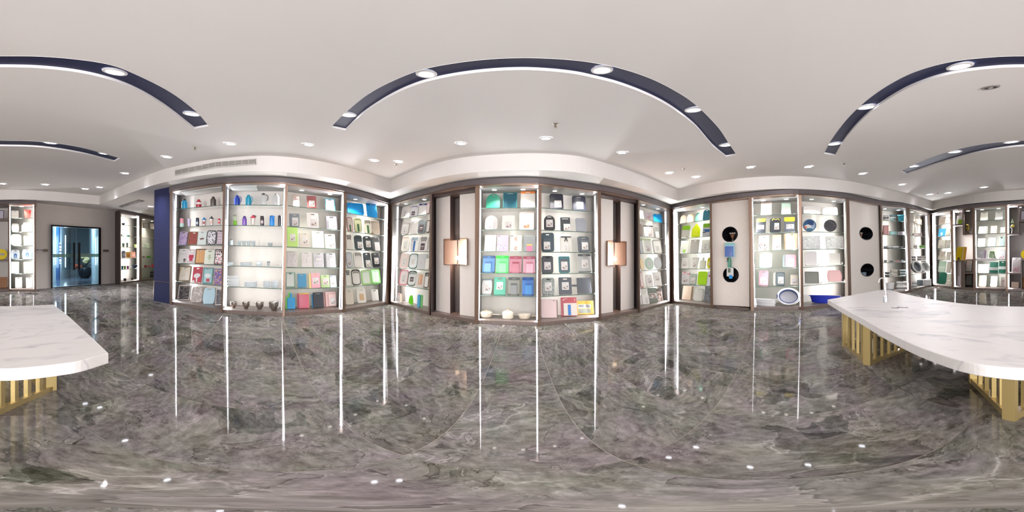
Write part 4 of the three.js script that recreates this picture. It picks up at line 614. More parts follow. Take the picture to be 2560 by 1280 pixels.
printed('brownWood', 128, 160, '#a9713f', (x, w, h) => { for (let i = 0; i < 50; i++) { x.fillStyle = i % 2 ? 'rgba(110,64,30,.2)' : 'rgba(210,150,90,.2)'; x.fillRect(rnd() * w, 0, 1 + rnd() * 5, h); } });
printed('paleFigure', 128, 192, '#e6ebda', (x, w, h) => { x.fillStyle = '#b9c5a0'; x.fillRect(w * 0.42, h * 0.45, w * 0.18, h * 0.25); x.fillRect(w * 0.28, h * 0.5, w * 0.46, h * 0.05); x.beginPath(); x.arc(w * 0.5, h * 0.4, w * 0.12, 0, 7); x.fill(); x.fillStyle = '#c6ceb4'; x.fillRect(w * 0.36, h * 0.8, w * 0.3, 6); });
printed('redLeaves', 128, 192, '#f6efed', (x, w, h) => { blobs(x, w, h, 130, ['#d0344c', '#2f2a2e', '#f7f0ee', '#e27c86', '#4a4448', '#f3dcdc'], 4, 12); });
printed('creamStains', 128, 160, '#f6eedf', (x, w, h) => { blobs(x, w, h, 16, ['#e9d7ae', '#cfc8b2', '#ecd5c0', '#c5cfb6', '#e7c88a'], 4, 12); });
printed('redWhite', 128, 192, '#c84a5c', (x, w, h) => { x.fillStyle = '#f1ecec'; x.beginPath(); x.ellipse(w * 0.5, h * 0.56, w * 0.36, h * 0.15, -0.15, 0, 7); x.fill(); x.fillRect(w * 0.42, h * 0.66, w * 0.16, h * 0.3); x.fillRect(w * 0.04, h * 0.86, w * 0.24, h * 0.14); });
printed('tealWhite', 128, 192, '#a9d5d6', (x, w, h) => { x.fillStyle = '#eef2f0'; x.beginPath(); x.ellipse(w * 0.48, h * 0.5, w * 0.32, h * 0.14, 0.1, 0, 7); x.fill(); x.fillStyle = '#d4475c'; x.fillRect(w * 0.36, h * 0.7, w * 0.34, h * 0.2); });
printed('violetOrange', 128, 192, '#7d68ae', (x, w, h) => { blobs(x, w, h, 90, ['#6f56a8', '#d9a24c', '#e9c27a', '#5a4b98', '#cf7a6a', '#b9a6d6'], 5, 14); });
printed('darkMarble', 128, 160, '#5a5556', (x, w, h) => { veins(x, w, h, 18, 'rgba(235,230,228,.75)', 2); blobs(x, w, h, 14, ['rgba(120,112,112,.5)', 'rgba(40,38,40,.5)'], 8, 24); });
printed('paleMarble', 128, 160, '#bdb2aa', (x, w, h) => { veins(x, w, h, 16, 'rgba(245,240,235,.8)', 5); blobs(x, w, h, 14, ['rgba(210,190,190,.5)', 'rgba(150,150,140,.4)'], 8, 20); });
printed('speckle', 128, 160, '#f5efea', (x, w, h) => { blobs(x, w, h, 120, ['#5d5452', '#c77a70', '#e0b6a0', '#8f8a86'], 1.2, 2.8); });
printed('greySpeckle', 128, 160, '#d4d1d2', (x, w, h) => { blobs(x, w, h, 200, ['#b7b4b8', '#e9e7e8', '#a5a2a8'], 1.5, 4); x.fillStyle = '#a9a5aa'; for (let i = 0; i < 4; i++) x.fillRect(w * 0.22, h * (0.25 + i * 0.08), w * 0.5, 3); });
printed('granite', 128, 160, '#a9ada6', (x, w, h) => { blobs(x, w, h, 400, ['#6f7670', '#c9cbc6', '#8b908a', '#dcdcd8', '#565c58'], 1.5, 4.5); });
printed('pinkDots', 128, 160, '#ecc4dc', (x, w, h) => { blobs(x, w, h * 0.5, 0, ['#fff'], 1, 2); x.save(); x.translate(0, h * 0.55); blobs(x, w, h * 0.45, 110, ['#a9c8e6', '#f3dfe6', '#7c94bb', '#e6b2cf', '#cfe0ea'], 2, 6); x.restore(); x.fillStyle = '#7c5d80'; x.fillRect(w * 0.08, h * 0.04, 22, 6); });
printed('rustMotif', 128, 160, '#f5ecdf', (x, w, h) => { for (const y of [0.22, 0.82]) { x.strokeStyle = '#b98a78'; x.lineWidth = 4; for (let r = 5; r < 20; r += 6) { x.beginPath(); x.arc(w * 0.5, h * y, r, 0.5, 5.8); x.stroke(); } } x.fillStyle = '#4f4a4c'; x.fillRect(w * 0.05, h * 0.02, 22, 8); });
printed('catCard', 128, 128, '#f7f4f2', (x, w, h) => { x.fillStyle = '#b9b2ae'; x.fillRect(w * 0.35, h * 0.28, w * 0.3, 4); x.fillRect(w * 0.35, h * 0.36, w * 0.2, 3); x.fillStyle = '#d39a76'; x.beginPath(); x.ellipse(w * 0.42, h * 0.82, w * 0.14, h * 0.08, 0.2, 0, 7); x.ellipse(w * 0.6, h * 0.78, w * 0.09, h * 0.11, 0, 0, 7); x.fill(); x.fillStyle = '#a4745c'; x.beginPath(); x.arc(w * 0.36, h * 0.8, 6, 0, 7); x.fill(); });
printed('yellowPack', 160, 128, '#f2c021', (x, w, h) => { x.fillStyle = '#f4f1ea'; x.fillRect(w * 0.08, h * 0.26, w * 0.76, h * 0.3); x.fillStyle = '#8d9799'; x.fillRect(w * 0.12, h * 0.3, w * 0.3, h * 0.16); x.beginPath(); x.ellipse(w * 0.66, h * 0.4, w * 0.14, h * 0.11, 0.2, 0, 7); x.fill(); x.fillStyle = '#a3aea0'; x.fillRect(w * 0.1, h * 0.6, w * 0.72, h * 0.3); });
printed('redPack', 128, 160, '#d5354a', (x, w, h) => { x.fillStyle = '#f6d8dc'; x.fillRect(w * 0.12, h * 0.1, 12, 10); x.fillRect(w * 0.86, h * 0.06, 5, 22); x.fillStyle = '#f3eeea'; x.fillRect(w * 0.2, h * 0.06, w * 0.2, 4); });
printed('roundAbstract', 160, 160, '#2f5f8c', (x, w, h) => { x.fillStyle = '#e9e6e2'; x.beginPath(); x.ellipse(w * 0.4, h * 0.62, w * 0.5, h * 0.2, -0.3, 0, 7); x.fill(); x.fillStyle = '#a9c0da'; x.beginPath(); x.ellipse(w * 0.8, h * 0.6, w * 0.18, h * 0.34, 0.3, 0, 7); x.fill(); x.fillStyle = '#24487a'; x.beginPath(); x.ellipse(w * 0.58, h * 0.32, w * 0.26, h * 0.17, 0.4, 0, 7); x.fill(); x.fillStyle = '#dc7450'; x.beginPath(); x.ellipse(w * 0.16, h * 0.66, w * 0.14, h * 0.1, 0.2, 0, 7); x.fill(); x.fillStyle = '#3d7a98'; x.beginPath(); x.ellipse(w * 0.46, h * 0.9, w * 0.3, h * 0.18, 0, 0, 7); x.fill(); });
printed('roundBlack', 160, 160, '#2e2c30', (x, w, h) => { veins(x, w, h, 14, 'rgba(205,195,190,.7)', 2); });
printed('whiteMarble', 160, 128, '#e6e3e1', (x, w, h) => { veins(x, w, h, 22, 'rgba(170,168,172,.5)', 2.5); blobs(x, w, h, 12, ['rgba(255,255,255,.5)'], 8, 20); });
printed('blueHouse', 128, 128, '#e9eef4', (x, w, h) => { x.fillStyle = '#4a78b8'; x.fillRect(w * 0.32, h * 0.55, w * 0.36, h * 0.26); x.beginPath(); x.moveTo(w * 0.26, h * 0.56); x.lineTo(w * 0.5, h * 0.36); x.lineTo(w * 0.74, h * 0.56); x.fill(); x.fillStyle = '#dfe8f2'; x.fillRect(w * 0.44, h * 0.62, w * 0.12, h * 0.12); x.fillStyle = '#6d8fc0'; x.fillRect(w * 0.26, h * 0.86, w * 0.48, h * 0.05); });
printed('blueHouse2', 128, 128, '#b9d2ec', (x, w, h) => { x.fillStyle = '#3f6eb4'; x.fillRect(w * 0.34, h * 0.5, w * 0.32, h * 0.24); x.beginPath(); x.arc(w * 0.5, h * 0.46, w * 0.15, 0, 7); x.fill(); x.fillStyle = '#d3e2f2'; x.fillRect(w * 0.45, h * 0.55, w * 0.1, h * 0.12); });
printed('pinkBlossom', 128, 160, '#f1edef', (x, w, h) => { for (const [bx, by] of [[0.3, 0.86], [0.45, 0.78], [0.62, 0.9], [0.75, 0.72]]) { x.fillStyle = '#e4a8b4'; for (let k = 0; k < 5; k++) { x.beginPath(); x.ellipse(w * bx + Math.cos(k * 1.26) * 8, h * by + Math.sin(k * 1.26) * 8, 7, 5, k, 0, 7); x.fill(); } } });
printed('softPrint', 128, 160, '#f1ece2', (x, w, h) => { x.fillStyle = '#cfc6b8'; for (let i = 0; i < 6; i++) { x.beginPath(); x.ellipse(w * (0.24 + 0.52 * rnd()), h * (0.6 + 0.25 * rnd()), 8, 6, rnd() * 3, 0, 7); x.fill(); } x.fillRect(w * 0.3, h * 0.88, w * 0.4, 4); });
printed('limeWhite', 128, 160, '#f4f4ee', (x, w, h) => { x.fillStyle = '#9fe02c'; x.fillRect(0, 0, w, h * 0.36); x.fillStyle = '#cfe8a0'; x.fillRect(w * 0.1, h * 0.78, 14, 20); x.fillStyle = '#8b8f86'; x.fillRect(w * 0.66, h * 0.86, 24, 8); });
printed('limeBlue', 128, 160, '#f1f3f4', (x, w, h) => { x.fillStyle = '#9fe02c'; x.fillRect(0, 0, w, h * 0.32); x.fillStyle = '#3d7cc0'; x.fillRect(w * 0.1, h * 0.46, w * 0.84, h * 0.1); x.fillRect(w * 0.3, h * 0.54, w * 0.66, h * 0.13); x.fillStyle = '#5b656e'; x.fillRect(w * 0.05, h * 0.66, w * 0.4, h * 0.07); });
printed('redText', 128, 160, '#f6eeee', (x, w, h) => { x.fillStyle = '#dc7480'; blobs(x, w, h * 0.26, 18, ['#dc7480', '#e8a4aa'], 5, 13); x.save(); x.translate(w * 0.15, h * 0.4); x.scale(0.7, 0.5); photoCard(false)(x, w, h); x.restore(); });
printed('scribble', 128, 128, '#f1e7e8', (x, w, h) => { x.strokeStyle = '#d9a3a6'; x.lineWidth = 4; for (let i = 0; i < 9; i++) { x.beginPath(); x.moveTo(w * rnd(), h * rnd()); x.bezierCurveTo(w * rnd(), h * rnd(), w * rnd(), h * rnd(), w * rnd(), h * rnd()); x.stroke(); } });
printed('spotted', 128, 160, '#9a9aa2', (x, w, h) => { blobs(x, w, h, 26, ['#63646e', '#7e7f88', '#b5b5ba'], 5, 14); });
printed('orangeText', 96, 160, '#f5efe6', (x, w, h) => { x.fillStyle = '#f0b890'; x.fillRect(w * 0.32, h * 0.14, w * 0.46, h * 0.7); x.fillStyle = '#f7d9c2'; x.fillRect(w * 0.4, h * 0.2, w * 0.14, h * 0.58); });
printed('leafBag', 128, 96, '#c3dcb4', (x, w, h) => { blobs(x, w, h, 60, ['#7fb063', '#dfeeda', '#5c9250', '#a8cf94'], 5, 14); });

const clearMat = (c = 0xe9edec, tr = 0.75) => mat(c, { transmission: tr, thickness: 0, roughness: 0.12 });
const ORD = ['top shelf', 'second shelf', 'third shelf', 'fourth shelf', 'fifth shelf', 'cabinet floor'];
// Puts a thing on a shelf: where it stands and how large it is follow from its outline and the shelf it stands on.
function item(id, shelf, bb, name, category, desc, build, o = {}) {
  const b = bays[id], [x0, y0, x1, y1] = bb, px = (x0 + x1) / 2, yl = o.y ?? LEVEL[shelf], Zf = ZQ(b.wall(px)), Zb = Zf * b.deep, v = Math.abs(yl - H);
  let Z = v > 0.28 * H ? Zat(px, y1, yl) : Zf * lerp(1, b.deep, o.t ?? 0.5);
  const lean = o.lean ?? 0;
  Z = clamp(Z, lerp(Zf, Zb, shelf === 5 ? 0.12 : 0.36), lerp(Zf, Zb, lean ? 0.66 : 0.72)); if (o.t !== undefined) Z = lerp(Zf, Zb, o.t);
  const pos = W(px, Z, yl + 0.001), ray = Math.atan2(-pos.x, -pos.z), delta = (o.face ?? 1) * (px - (b.px0 ?? px)) / 2560 * 2 * Math.PI, cosT = Z / Math.hypot(pos.x, Z);
  const ht = (horizon(px) - y0) * (Z + (lean ? 0.1 : 0)) / F + H - yl, hgt = Math.max(0.02, ht), wid = (x1 - x0) * Z * cosT / F;
  const g = thing(name, desc + ', ' + (o.on ?? ORD[shelf]) + ', ' + b.where, category, pos, ray + delta * (lean ? 1 : 0.6), o.group ?? (category + 's on the ' + (o.on ?? ORD[shelf]) + ' of the ' + b.where));
  g.rotation.x = -lean;
  build(g, lean ? wid / Math.max(0.6, Math.cos(delta)) * 0.97 : wid, lean ? hgt / Math.cos(lean) : hgt);
  return g;
}
// outlines, standing on the origin
function outline(s, w, h, k = 1) {
  const p = new THREE.Shape(), a = w / 2, rr = (r) => { p.moveTo(-a + r, 0); p.lineTo(a - r, 0); p.quadraticCurveTo(a, 0, a, r); p.lineTo(a, h - r); p.quadraticCurveTo(a, h, a - r, h); p.lineTo(-a + r, h); p.quadraticCurveTo(-a, h, -a, h - r); p.lineTo(-a, r); p.quadraticCurveTo(-a, 0, -a + r, 0); };
  const m = Math.min(w, h);
  if (s === 'rect') rr(m * 0.06); else if (s === 'round') rr(m * 0.2); else if (s === 'pill') rr(m * 0.34);
  else if (s === 'arch') { p.moveTo(-a + m * 0.2, 0); p.lineTo(a - m * 0.2, 0); p.quadraticCurveTo(a, 0, a, m * 0.2); p.lineTo(a, h - a); p.absarc(0, h - a, a, 0, Math.PI, false); p.lineTo(-a, m * 0.2); p.quadraticCurveTo(-a, 0, -a + m * 0.2, 0); }
  else if (s === 'barrel') { const q = a * 0.82; p.moveTo(-q, 0.02 * h); p.quadraticCurveTo(-q, 0, -q * 0.8, 0); p.lineTo(q * 0.8, 0); p.quadraticCurveTo(q, 0, q, 0.02 * h); p.bezierCurveTo(a * 1.06, h * 0.3, a * 1.06, h * 0.7, q, h * 0.96); p.quadraticCurveTo(q * 0.9, h, q * 0.7, h); p.lineTo(-q * 0.7, h); p.quadraticCurveTo(-q * 0.9, h, -q, h * 0.96); p.bezierCurveTo(-a * 1.06, h * 0.7, -a * 1.06, h * 0.3, -q, 0.02 * h); }
  else if (s === 'oval') { p.absellipse(0, h / 2, a, h / 2, 0, Math.PI * 2, false); }
  else if (s === 'trap') { p.moveTo(-a * 0.72, 0); p.lineTo(a * 0.72, 0); p.lineTo(a, h * 0.95); p.quadraticCurveTo(a, h, a * 0.9, h); p.lineTo(-a * 0.9, h); p.quadraticCurveTo(-a, h, -a, h * 0.95); }
  else if (s === 'house') { p.moveTo(-a * 0.8, 0); p.lineTo(a * 0.8, 0); p.quadraticCurveTo(a, 0, a, h * 0.12); p.lineTo(a * 0.95, h * 0.6); p.quadraticCurveTo(a * 0.9, h * 0.68, a * 0.2, h * 0.97); p.quadraticCurveTo(0, h * 1.03, -a * 0.2, h * 0.97); p.quadraticCurveTo(-a * 0.9, h * 0.68, -a * 0.95, h * 0.6); p.lineTo(-a, h * 0.12); p.quadraticCurveTo(-a, 0, -a * 0.8, 0); }
  else if (s === 'paddle') { const n = a * 0.26, y = h * 0.72; p.moveTo(-a * 0.85, 0); p.lineTo(a * 0.85, 0); p.quadraticCurveTo(a, 0, a, a * 0.15); p.lineTo(a, y - a * 0.3); p.quadraticCurveTo(a, y, a * 0.5, y); p.quadraticCurveTo(n, y, n, y + n); p.lineTo(n, h - n); p.absarc(0, h - n, n, 0, Math.PI, false); p.lineTo(-n, y + n); p.quadraticCurveTo(-n, y, -a * 0.5, y); p.quadraticCurveTo(-a, y, -a, y - a * 0.3); p.lineTo(-a, a * 0.15); p.quadraticCurveTo(-a, 0, -a * 0.85, 0); }
  else if (s === 'paddleL') { const x = -a + w * 0.28, n = h * 0.06, c = h / 2; p.moveTo(x, 0); p.lineTo(a, 0); p.lineTo(a, h); p.lineTo(x, h); p.lineTo(x, c + n); p.lineTo(-a + n, c + n); p.absarc(-a + n, c, n, Math.PI / 2, Math.PI * 1.5, false); p.lineTo(x, c - n); }
  else if (s === 'bear') { p.moveTo(-a * 0.8, 0); p.lineTo(a * 0.8, 0); p.quadraticCurveTo(a, 0, a, h * 0.15); p.bezierCurveTo(a, h * 0.45, a * 0.62, h * 0.5, a * 0.66, h * 0.62); p.bezierCurveTo(a * 0.9, h * 0.95, a * 0.6, h * 1.05, a * 0.4, h * 0.92); p.lineTo(-a * 0.4, h * 0.92); p.bezierCurveTo(-a * 0.6, h * 1.05, -a * 0.9, h * 0.95, -a * 0.66, h * 0.62); p.bezierCurveTo(-a * 0.62, h * 0.5, -a, h * 0.45, -a, h * 0.15); p.quadraticCurveTo(-a, 0, -a * 0.8, 0); }
  else rr(m * 0.1);
  return p;
}
function plate(shape, t, z = 0, bevel = 0.004) {           // solid of that outline, uv 0..1 over it
  const g = new THREE.ExtrudeGeometry(shape, { depth: Math.max(0.002, t - 2 * bevel), bevelEnabled: bevel > 0, bevelSize: bevel, bevelOffset: -bevel, bevelThickness: bevel, bevelSegments: 2, curveSegments: 8 }).translate(0, 0, z + bevel);
  g.computeBoundingBox(); const b = g.boundingBox, p = g.attributes.position, u = g.attributes.uv; for (let i = 0; i < u.count; i++) u.setXY(i, (p.getX(i) - b.min.x) / (b.max.x - b.min.x), (p.getY(i) - b.min.y) / (b.max.y - b.min.y));
  return g;
}
const rounded = (x, y, w, h, r, hole) => { const p = hole ? new THREE.Path() : new THREE.Shape(); r = Math.min(r, w / 2 - 1e-4, h / 2 - 1e-4); p.moveTo(x + r, y); p.lineTo(x + w - r, y); p.quadraticCurveTo(x + w, y, x + w, y + r); p.lineTo(x + w, y + h - r); p.quadraticCurveTo(x + w, y + h, x + w - r, y + h); p.lineTo(x + r, y + h); p.quadraticCurveTo(x, y + h, x, y + h - r); p.lineTo(x, y + r); p.quadraticCurveTo(x, y, x + r, y); return p; };
const surf = (c, o = {}) => typeof c === 'string' && prints[c] ? prints[c] : c && c.isMaterial ? c : mat(c, o);
// a flat board or pack: s outline, c colour or print, and the parts that the photograph shows on it
const bd = (o) => (g, w, h) => {
  const t = o.t ?? 0.03, s = o.s ?? 'rect', shape = outline(s, w, h), m = o.clear ? clearMat(o.c, o.clear) : surf(o.c);
  const hw = (o.hw ?? 0.34) * w, hh = Math.min(0.07 * h, 0.05), hy = (o.hy ?? 0.9) * h;
  if (o.hole) shape.holes.push(rounded(-hw / 2 + (o.hx ?? 0) * w, hy - hh / 2, hw, hh, hh / 2, true));
  const board = mesh(o.pack ? 'pack' : 'board', plate(shape, t), m, g);
  let z = t;
  if (o.rim) { const r = outline(s, w * 1.0, h), i = outline(s, w * 0.86, h * 0.88), pts = i.getPoints(6).map((p) => new THREE.Vector2(p.x, p.y + h * 0.06)); r.holes.push(new THREE.Path(pts)); mesh('rim', plate(r, 0.012, z - 0.004, 0.002), surf(o.rim), g); }
  if (o.groove) { const r = outline(s, w * 0.8, h * 0.8), i = outline(s, w * 0.76, h * 0.77), sh = new THREE.Shape(r.getPoints(6).map((p) => new THREE.Vector2(p.x, p.y + h * 0.07))); sh.holes.push(new THREE.Path(i.getPoints(6).map((p) => new THREE.Vector2(p.x, p.y + h * 0.085)))); mesh('groove', plate(sh, 0.004, z - 0.002, 0), surf(o.groove), g); }
  if (o.band) { const bh = (o.bandH ?? 0.16) * h, sh = rounded(-w / 2, h - bh, w, bh, Math.min(0.05, bh * 0.4)); if (o.bandHole !== false) sh.holes.push(rounded(-w * 0.16, h - bh * 0.68, w * 0.32, bh * 0.34, bh * 0.15, true)); mesh('grip_band', plate(sh, t + 0.012, -0.006, 0.003), surf(o.band), g); }
  if (o.foot) for (const k of [-1, 1]) mesh('corner_foot', plate(rounded(k < 0 ? -w / 2 : w / 2 - w * 0.2, 0, w * 0.2, h * 0.06, 0.01), t + 0.012, -0.006, 0.002), surf(o.foot), g);
  if (o.bottom) mesh('lower_edge', plate(rounded(-w / 2, 0, w, h * 0.08, 0.02), t + 0.01, -0.005, 0.002), surf(o.bottom), g);
  if (o.curves) for (let i = 0; i < o.curves; i++) { const y = h * (0.9 - i * 0.1), ww = w * (0.36 - i * 0.05); mesh('groove', new THREE.TubeGeometry(new THREE.CatmullRomCurve3([V3(-ww, y - 0.03, z), V3(-ww * 0.6, y + 0.012, z), V3(0, y - 0.008, z), V3(ww * 0.6, y + 0.012, z), V3(ww, y - 0.03, z)]), 16, 0.009, 6), surf(o.curveC ?? '#3c3a38'), g); }
  if (o.inner) { const [ic, ib, iw, ih, ix] = o.inner, W2 = w * (iw ?? 0.58), H2 = h * (ih ?? 0.64), sh = outline('rect', W2, H2), q = mesh('small_board', plate(sh, 0.02, z + 0.004, 0.003).translate((ix ?? 0) * w, 0.012, 0), surf(ic), g); if (ib) mesh('grip_band', plate(rounded(-W2 / 2 + (ix ?? 0) * w, H2 * 0.83, W2, H2 * 0.17, 0.02), 0.026, z + 0.002, 0.002).translate(0, 0.012, 0), surf(ib), q); z += 0.03; }
  if (o.card) { const [cx, cy, cw, ch, ck] = o.card === true ? [0, 0.14, 0.6, 0.48, 'card'] : o.card; mesh('paper_card', plate(rounded(-cw * w / 2 + cx * w, cy * h, cw * w, ch * h, 0.006), 0.006, z + 0.001, 0.001), surf(ck ?? 'card'), g); }
  if (o.stripe) { const [sw, sc, y0, y1] = o.stripe; mesh('stripe', plate(rounded(-sw * w / 2, y0 * h, sw * w, (y1 - y0) * h, 0.01), 0.008, z + 0.001, 0.002), surf(sc), g); }
  if (o.hook) { mesh('hook_grip', plate(rounded(-w * 0.46, h * 0.92, w * 0.92, h * 0.08, h * 0.03), t + 0.02, -0.01, 0.003), surf(o.hook), g); mesh('hook_stem', mergeGeometries([-1, 1].map((k) => new THREE.TubeGeometry(new THREE.CatmullRomCurve3([V3(k * w * 0.05, h * 0.93, z), V3(k * w * 0.06, h * 0.8, z + 0.01), V3(k * w * 0.13, h * 0.68, z)]), 12, 0.012, 6))), surf(o.hook), g); }
  for (const [i, bk] of (o.behind ?? []).entries()) { const [bc, dx, dh, bs] = bk; const q = mesh('rear_board', plate(outline(bs ?? s, w, h * (dh ?? 1)), 0.022, -0.03 - i * 0.035, 0.003).translate(dx * w, 0, 0), surf(bc), g); }
  if (o.film) mesh('plastic_sleeve', plate(rounded(-w * 0.53, 0, w * 1.06, h * 1.02, 0.02), t + 0.03, -0.015, 0.004), clearMat(0xffffff, 0.95), g);
};
const B = (id, sh, bb, desc, o, cat = 'cutting board', name = 'cutting_board', p = {}) => item(id, sh, bb, name, cat, desc, bd(o), { lean: 0.2, ...p });
const lathe = (pts, n = 28) => new THREE.LatheGeometry(pts.map((p) => new THREE.Vector2(Math.max(p[0], 0.0005), p[1])), n);
const PROFILE = { jug: [[0, 0], [0.44, 0], [0.5, 0.03], [0.5, 0.66], [0.46, 0.74], [0.25, 0.86], [0.22, 0.88]], shaker: [[0, 0], [0.4, 0], [0.42, 0.03], [0.5, 0.72], [0.48, 0.74]], sport: [[0, 0], [0.46, 0], [0.5, 0.04], [0.5, 0.62], [0.44, 0.72], [0.3, 0.82]], cup: [[0, 0], [0.36, 0], [0.38, 0.02], [0.5, 1], [0.46, 1], [0.35, 0.04], [0, 0.04]], slim: [[0, 0], [0.46, 0], [0.5, 0.03], [0.5, 0.8], [0.44, 0.86]] };
const CAP = { jug: [[0.24, 0.86], [0.27, 0.87], [0.27, 0.95], [0.16, 0.97], [0.12, 1], [0, 1]], shaker: [[0.5, 0.72], [0.53, 0.73], [0.52, 0.82], [0.3, 0.86], [0.2, 0.9], [0.2, 1], [0, 1]], sport: [[0.32, 0.8], [0.36, 0.81], [0.34, 0.93], [0.18, 0.95], [0.16, 1], [0, 1]], slim: [[0.46, 0.85], [0.48, 0.86], [0.48, 0.96], [0.3, 1], [0, 1]] };
// bottles: p profile, c body colour, cap colour, optional band, handle, loop
const bottle = (o) => (g, w, h) => {
  const sc = (pts) => lathe(pts.map(([r, y]) => [r * w, y * h])), m = o.clear ? clearMat(o.c, o.clear) : mat(o.c, { roughness: 0.25, ...(o.tint ? { transmission: 0.35, thickness: 0 } : {}) });
  mesh('body', sc(PROFILE[o.p]), m, g);
  if (o.cap) mesh('cap', sc(CAP[o.p]), mat(o.cap, { roughness: 0.35 }), g);
  if (o.band) mesh('band', sc([[0.505, o.band[1]], [0.515, o.band[1] + 0.01], [0.515, o.band[2] - 0.01], [0.505, o.band[2]]]), mat(o.band[0]), g);
  if (o.low) mesh('lower_half', sc([[0, -0.002], [0.47, -0.002], [0.51, 0.03], [0.512, o.low[1]], [0.5, o.low[1] + 0.01]]), mat(o.low[0]), g);
  if (o.handle) mesh('handle', new THREE.TubeGeometry(new THREE.CatmullRomCurve3([V3(w * 0.3, h * 0.86, 0), V3(w * 0.62, h * 0.8, 0), V3(w * 0.62, h * 0.45, 0), V3(w * 0.48, h * 0.36, 0)]), 16, w * 0.055, 8), mat(o.handle), g);
  if (o.spout) mesh('spout', new THREE.CapsuleGeometry(w * 0.12, w * 0.5, 4, 10).rotateZ(1.25).translate(w * 0.3, h * 0.93, 0), mat(o.spout), g);
  if (o.print) mesh('printed_patch', new THREE.CylinderGeometry(w * 0.5, w * 0.47, h * 0.3, 14, 1, true, -0.7, 1.4).translate(0, h * 0.36, 0.004), mat(o.print), g);
  if (o.pump) mesh('pump', mergeGeometries([new THREE.CylinderGeometry(w * 0.06, w * 0.06, h * 0.7, 10).translate(0, h * 0.55, 0), new THREE.CylinderGeometry(w * 0.2, w * 0.22, h * 0.1, 14).translate(0, h * 0.9, 0)]), mat(o.pump), g);
};
// bowls and basins: profile in units of the width and height, stretched to an oval
const bowl = (o) => (g, w, h) => {
  const d = o.d ?? 0.7, n = o.n ?? 32, k = (pts) => { const q = lathe(pts.map(([r, y]) => [r * w, y * h]), n); if (n === 4) q.rotateY(Math.PI / 4).scale(Math.SQRT2, 1, Math.SQRT2); return q.scale(1, 1, d); };
  const low = o.low ?? 0.34, th = 0.035, m = o.metal ? steel : o.clear ? clearMat(o.c, o.clear) : mat(o.c, { roughness: 0.4 });
  mesh('bowl', k([[0, 0], [low, 0], [low + 0.04, 0.04], [o.round ? 0.46 : 0.46, o.round ? 0.45 : 0.9], [0.48, 0.94], [0.48 - th, 0.94], [(o.round ? 0.45 : low + 0.08) - th, o.round ? 0.4 : 0.2], [low - th, 0.1], [0, 0.1]]), m, g);
  mesh('rim', k([[0.45, 0.92], [0.5, 0.92], [0.505, 0.97], [0.49, 1], [0.45, 0.98]]), o.metal ? steel : mat(o.rim ?? o.c, { roughness: 0.4 }), g);
  for (const [c, y0, y1] of o.bands ?? []) { const r = (y) => lerp(low + 0.04, 0.46, y) + 0.008; mesh('band', k([[r(y0), y0], [r(y0) + 0.012, y0 + 0.02], [r(y1) + 0.012, y1 - 0.02], [r(y1), y1]]), mat(c), g); }
  if (o.foot) mesh('foot', k([[0, -0.0], [low * 0.98, 0.0], [low + 0.07, 0.12], [low, 0.14]]), mat(o.foot), g);
  if (o.grips) for (const s of [-1, 1]) mesh('grip', box(0.08 * w, 0.09 * h, 0.3 * w * d, s * 0.53 * w, 0.88 * h, 0), mat(o.grips), g);
};
const bin = (o) => (g, w, h) => bowl({ n: 4, d: 0.6, low: 0.43, ...o })(g, w, h);

// --- cabinet beside the blue pillar
item('A1', 0, [454, 497, 468.5, 524.5], 'water_bottle', 'bottle', 'bright cyan gallon bottle, black cap', bottle({ p: 'jug', c: '#1fb3dd', cap: '#20262b', tint: 1 }));
item('A1', 0, [490, 498.5, 504, 522], 'water_bottle', 'bottle', 'red bottle with white band', bottle({ p: 'jug', c: '#b92f3f', cap: '#b92f3f', band: ['#f1e6e2', 0.45, 0.68] }));
item('A1', 0, [526, 491.5, 540.5, 519], 'water_bottle', 'bottle', 'smoky grey gallon bottle', bottle({ p: 'jug', c: '#6a605a', cap: '#3d3835', tint: 1 }));
item('A1', 1, [449.5, 542, 460, 566], 'water_bottle', 'bottle', 'slim pink to mint bottle', bottle({ p: 'slim', c: '#e59aa8', cap: '#4d4a50', low: ['#bfe3da', 0.35] }));
item('A1', 1, [468, 547, 477.5, 565], 'tumbler', 'cup', 'plain lilac tumbler', bottle({ p: 'cup', c: '#cbbddd' }));
item('A1', 1, [489.5, 544.5, 498, 564], 'shaker_bottle', 'bottle', 'navy shaker, white print', bottle({ p: 'slim', c: '#26374f', cap: '#1d2838', print: '#c9d4dc' }));
item('A1', 1, [505, 544, 515.5, 562.5], 'kids_cup', 'cup', 'clear kids cup with blue lid', bottle({ p: 'shaker', c: '#efe6e4', cap: '#2f8fd2', clear: 0.6, print: '#a35b62' }));
item('A1', 1, [524, 541, 534, 561], 'kids_cup', 'cup', 'clear kids cup with dark lid', bottle({ p: 'shaker', c: '#f0ebe8', cap: '#4b4248', clear: 0.6, print: '#e3bfae' }));
item('A1', 1, [544, 546, 552, 560.5], 'kids_cup', 'cup', 'small clear cup with red lid', bottle({ p: 'shaker', c: '#f3e9e6', cap: '#e2485a', clear: 0.6, print: '#d8525c' }));
B('A1', 2, [447, 580, 467, 613], 'lilac floral board, dark boards behind', { c: 'purpleFloral', hole: 1, behind: [['#8a6a5a', 0.16], ['#8d5f56', 0.26]] });
B('A1', 2, [471, 580, 494.5, 613], 'brick-red patterned board', { c: 'redBrocade', hole: 1, rim: '#8a6d52' });
B('A1', 2, [493.5, 579, 516, 613], 'pale mint board, small car print', { c: 'carPrint', hole: 1 });
B('A1', 2, [516, 577, 541, 613], 'black and white floral board', { c: 'blackFloral', s: 'barrel', hole: 1, rim: '#4a474a' });
B('A1', 2, [541.5, 577, 560, 613], 'pink plaid board', { c: 'plaid', hole: 1, rim: '#5b5558' }, 'cutting board', 'cutting_board');
B('A1', 3, [445, 623, 469, 661], 'white lettered board, grey drawing', { c: 'bunny', hole: 1 });
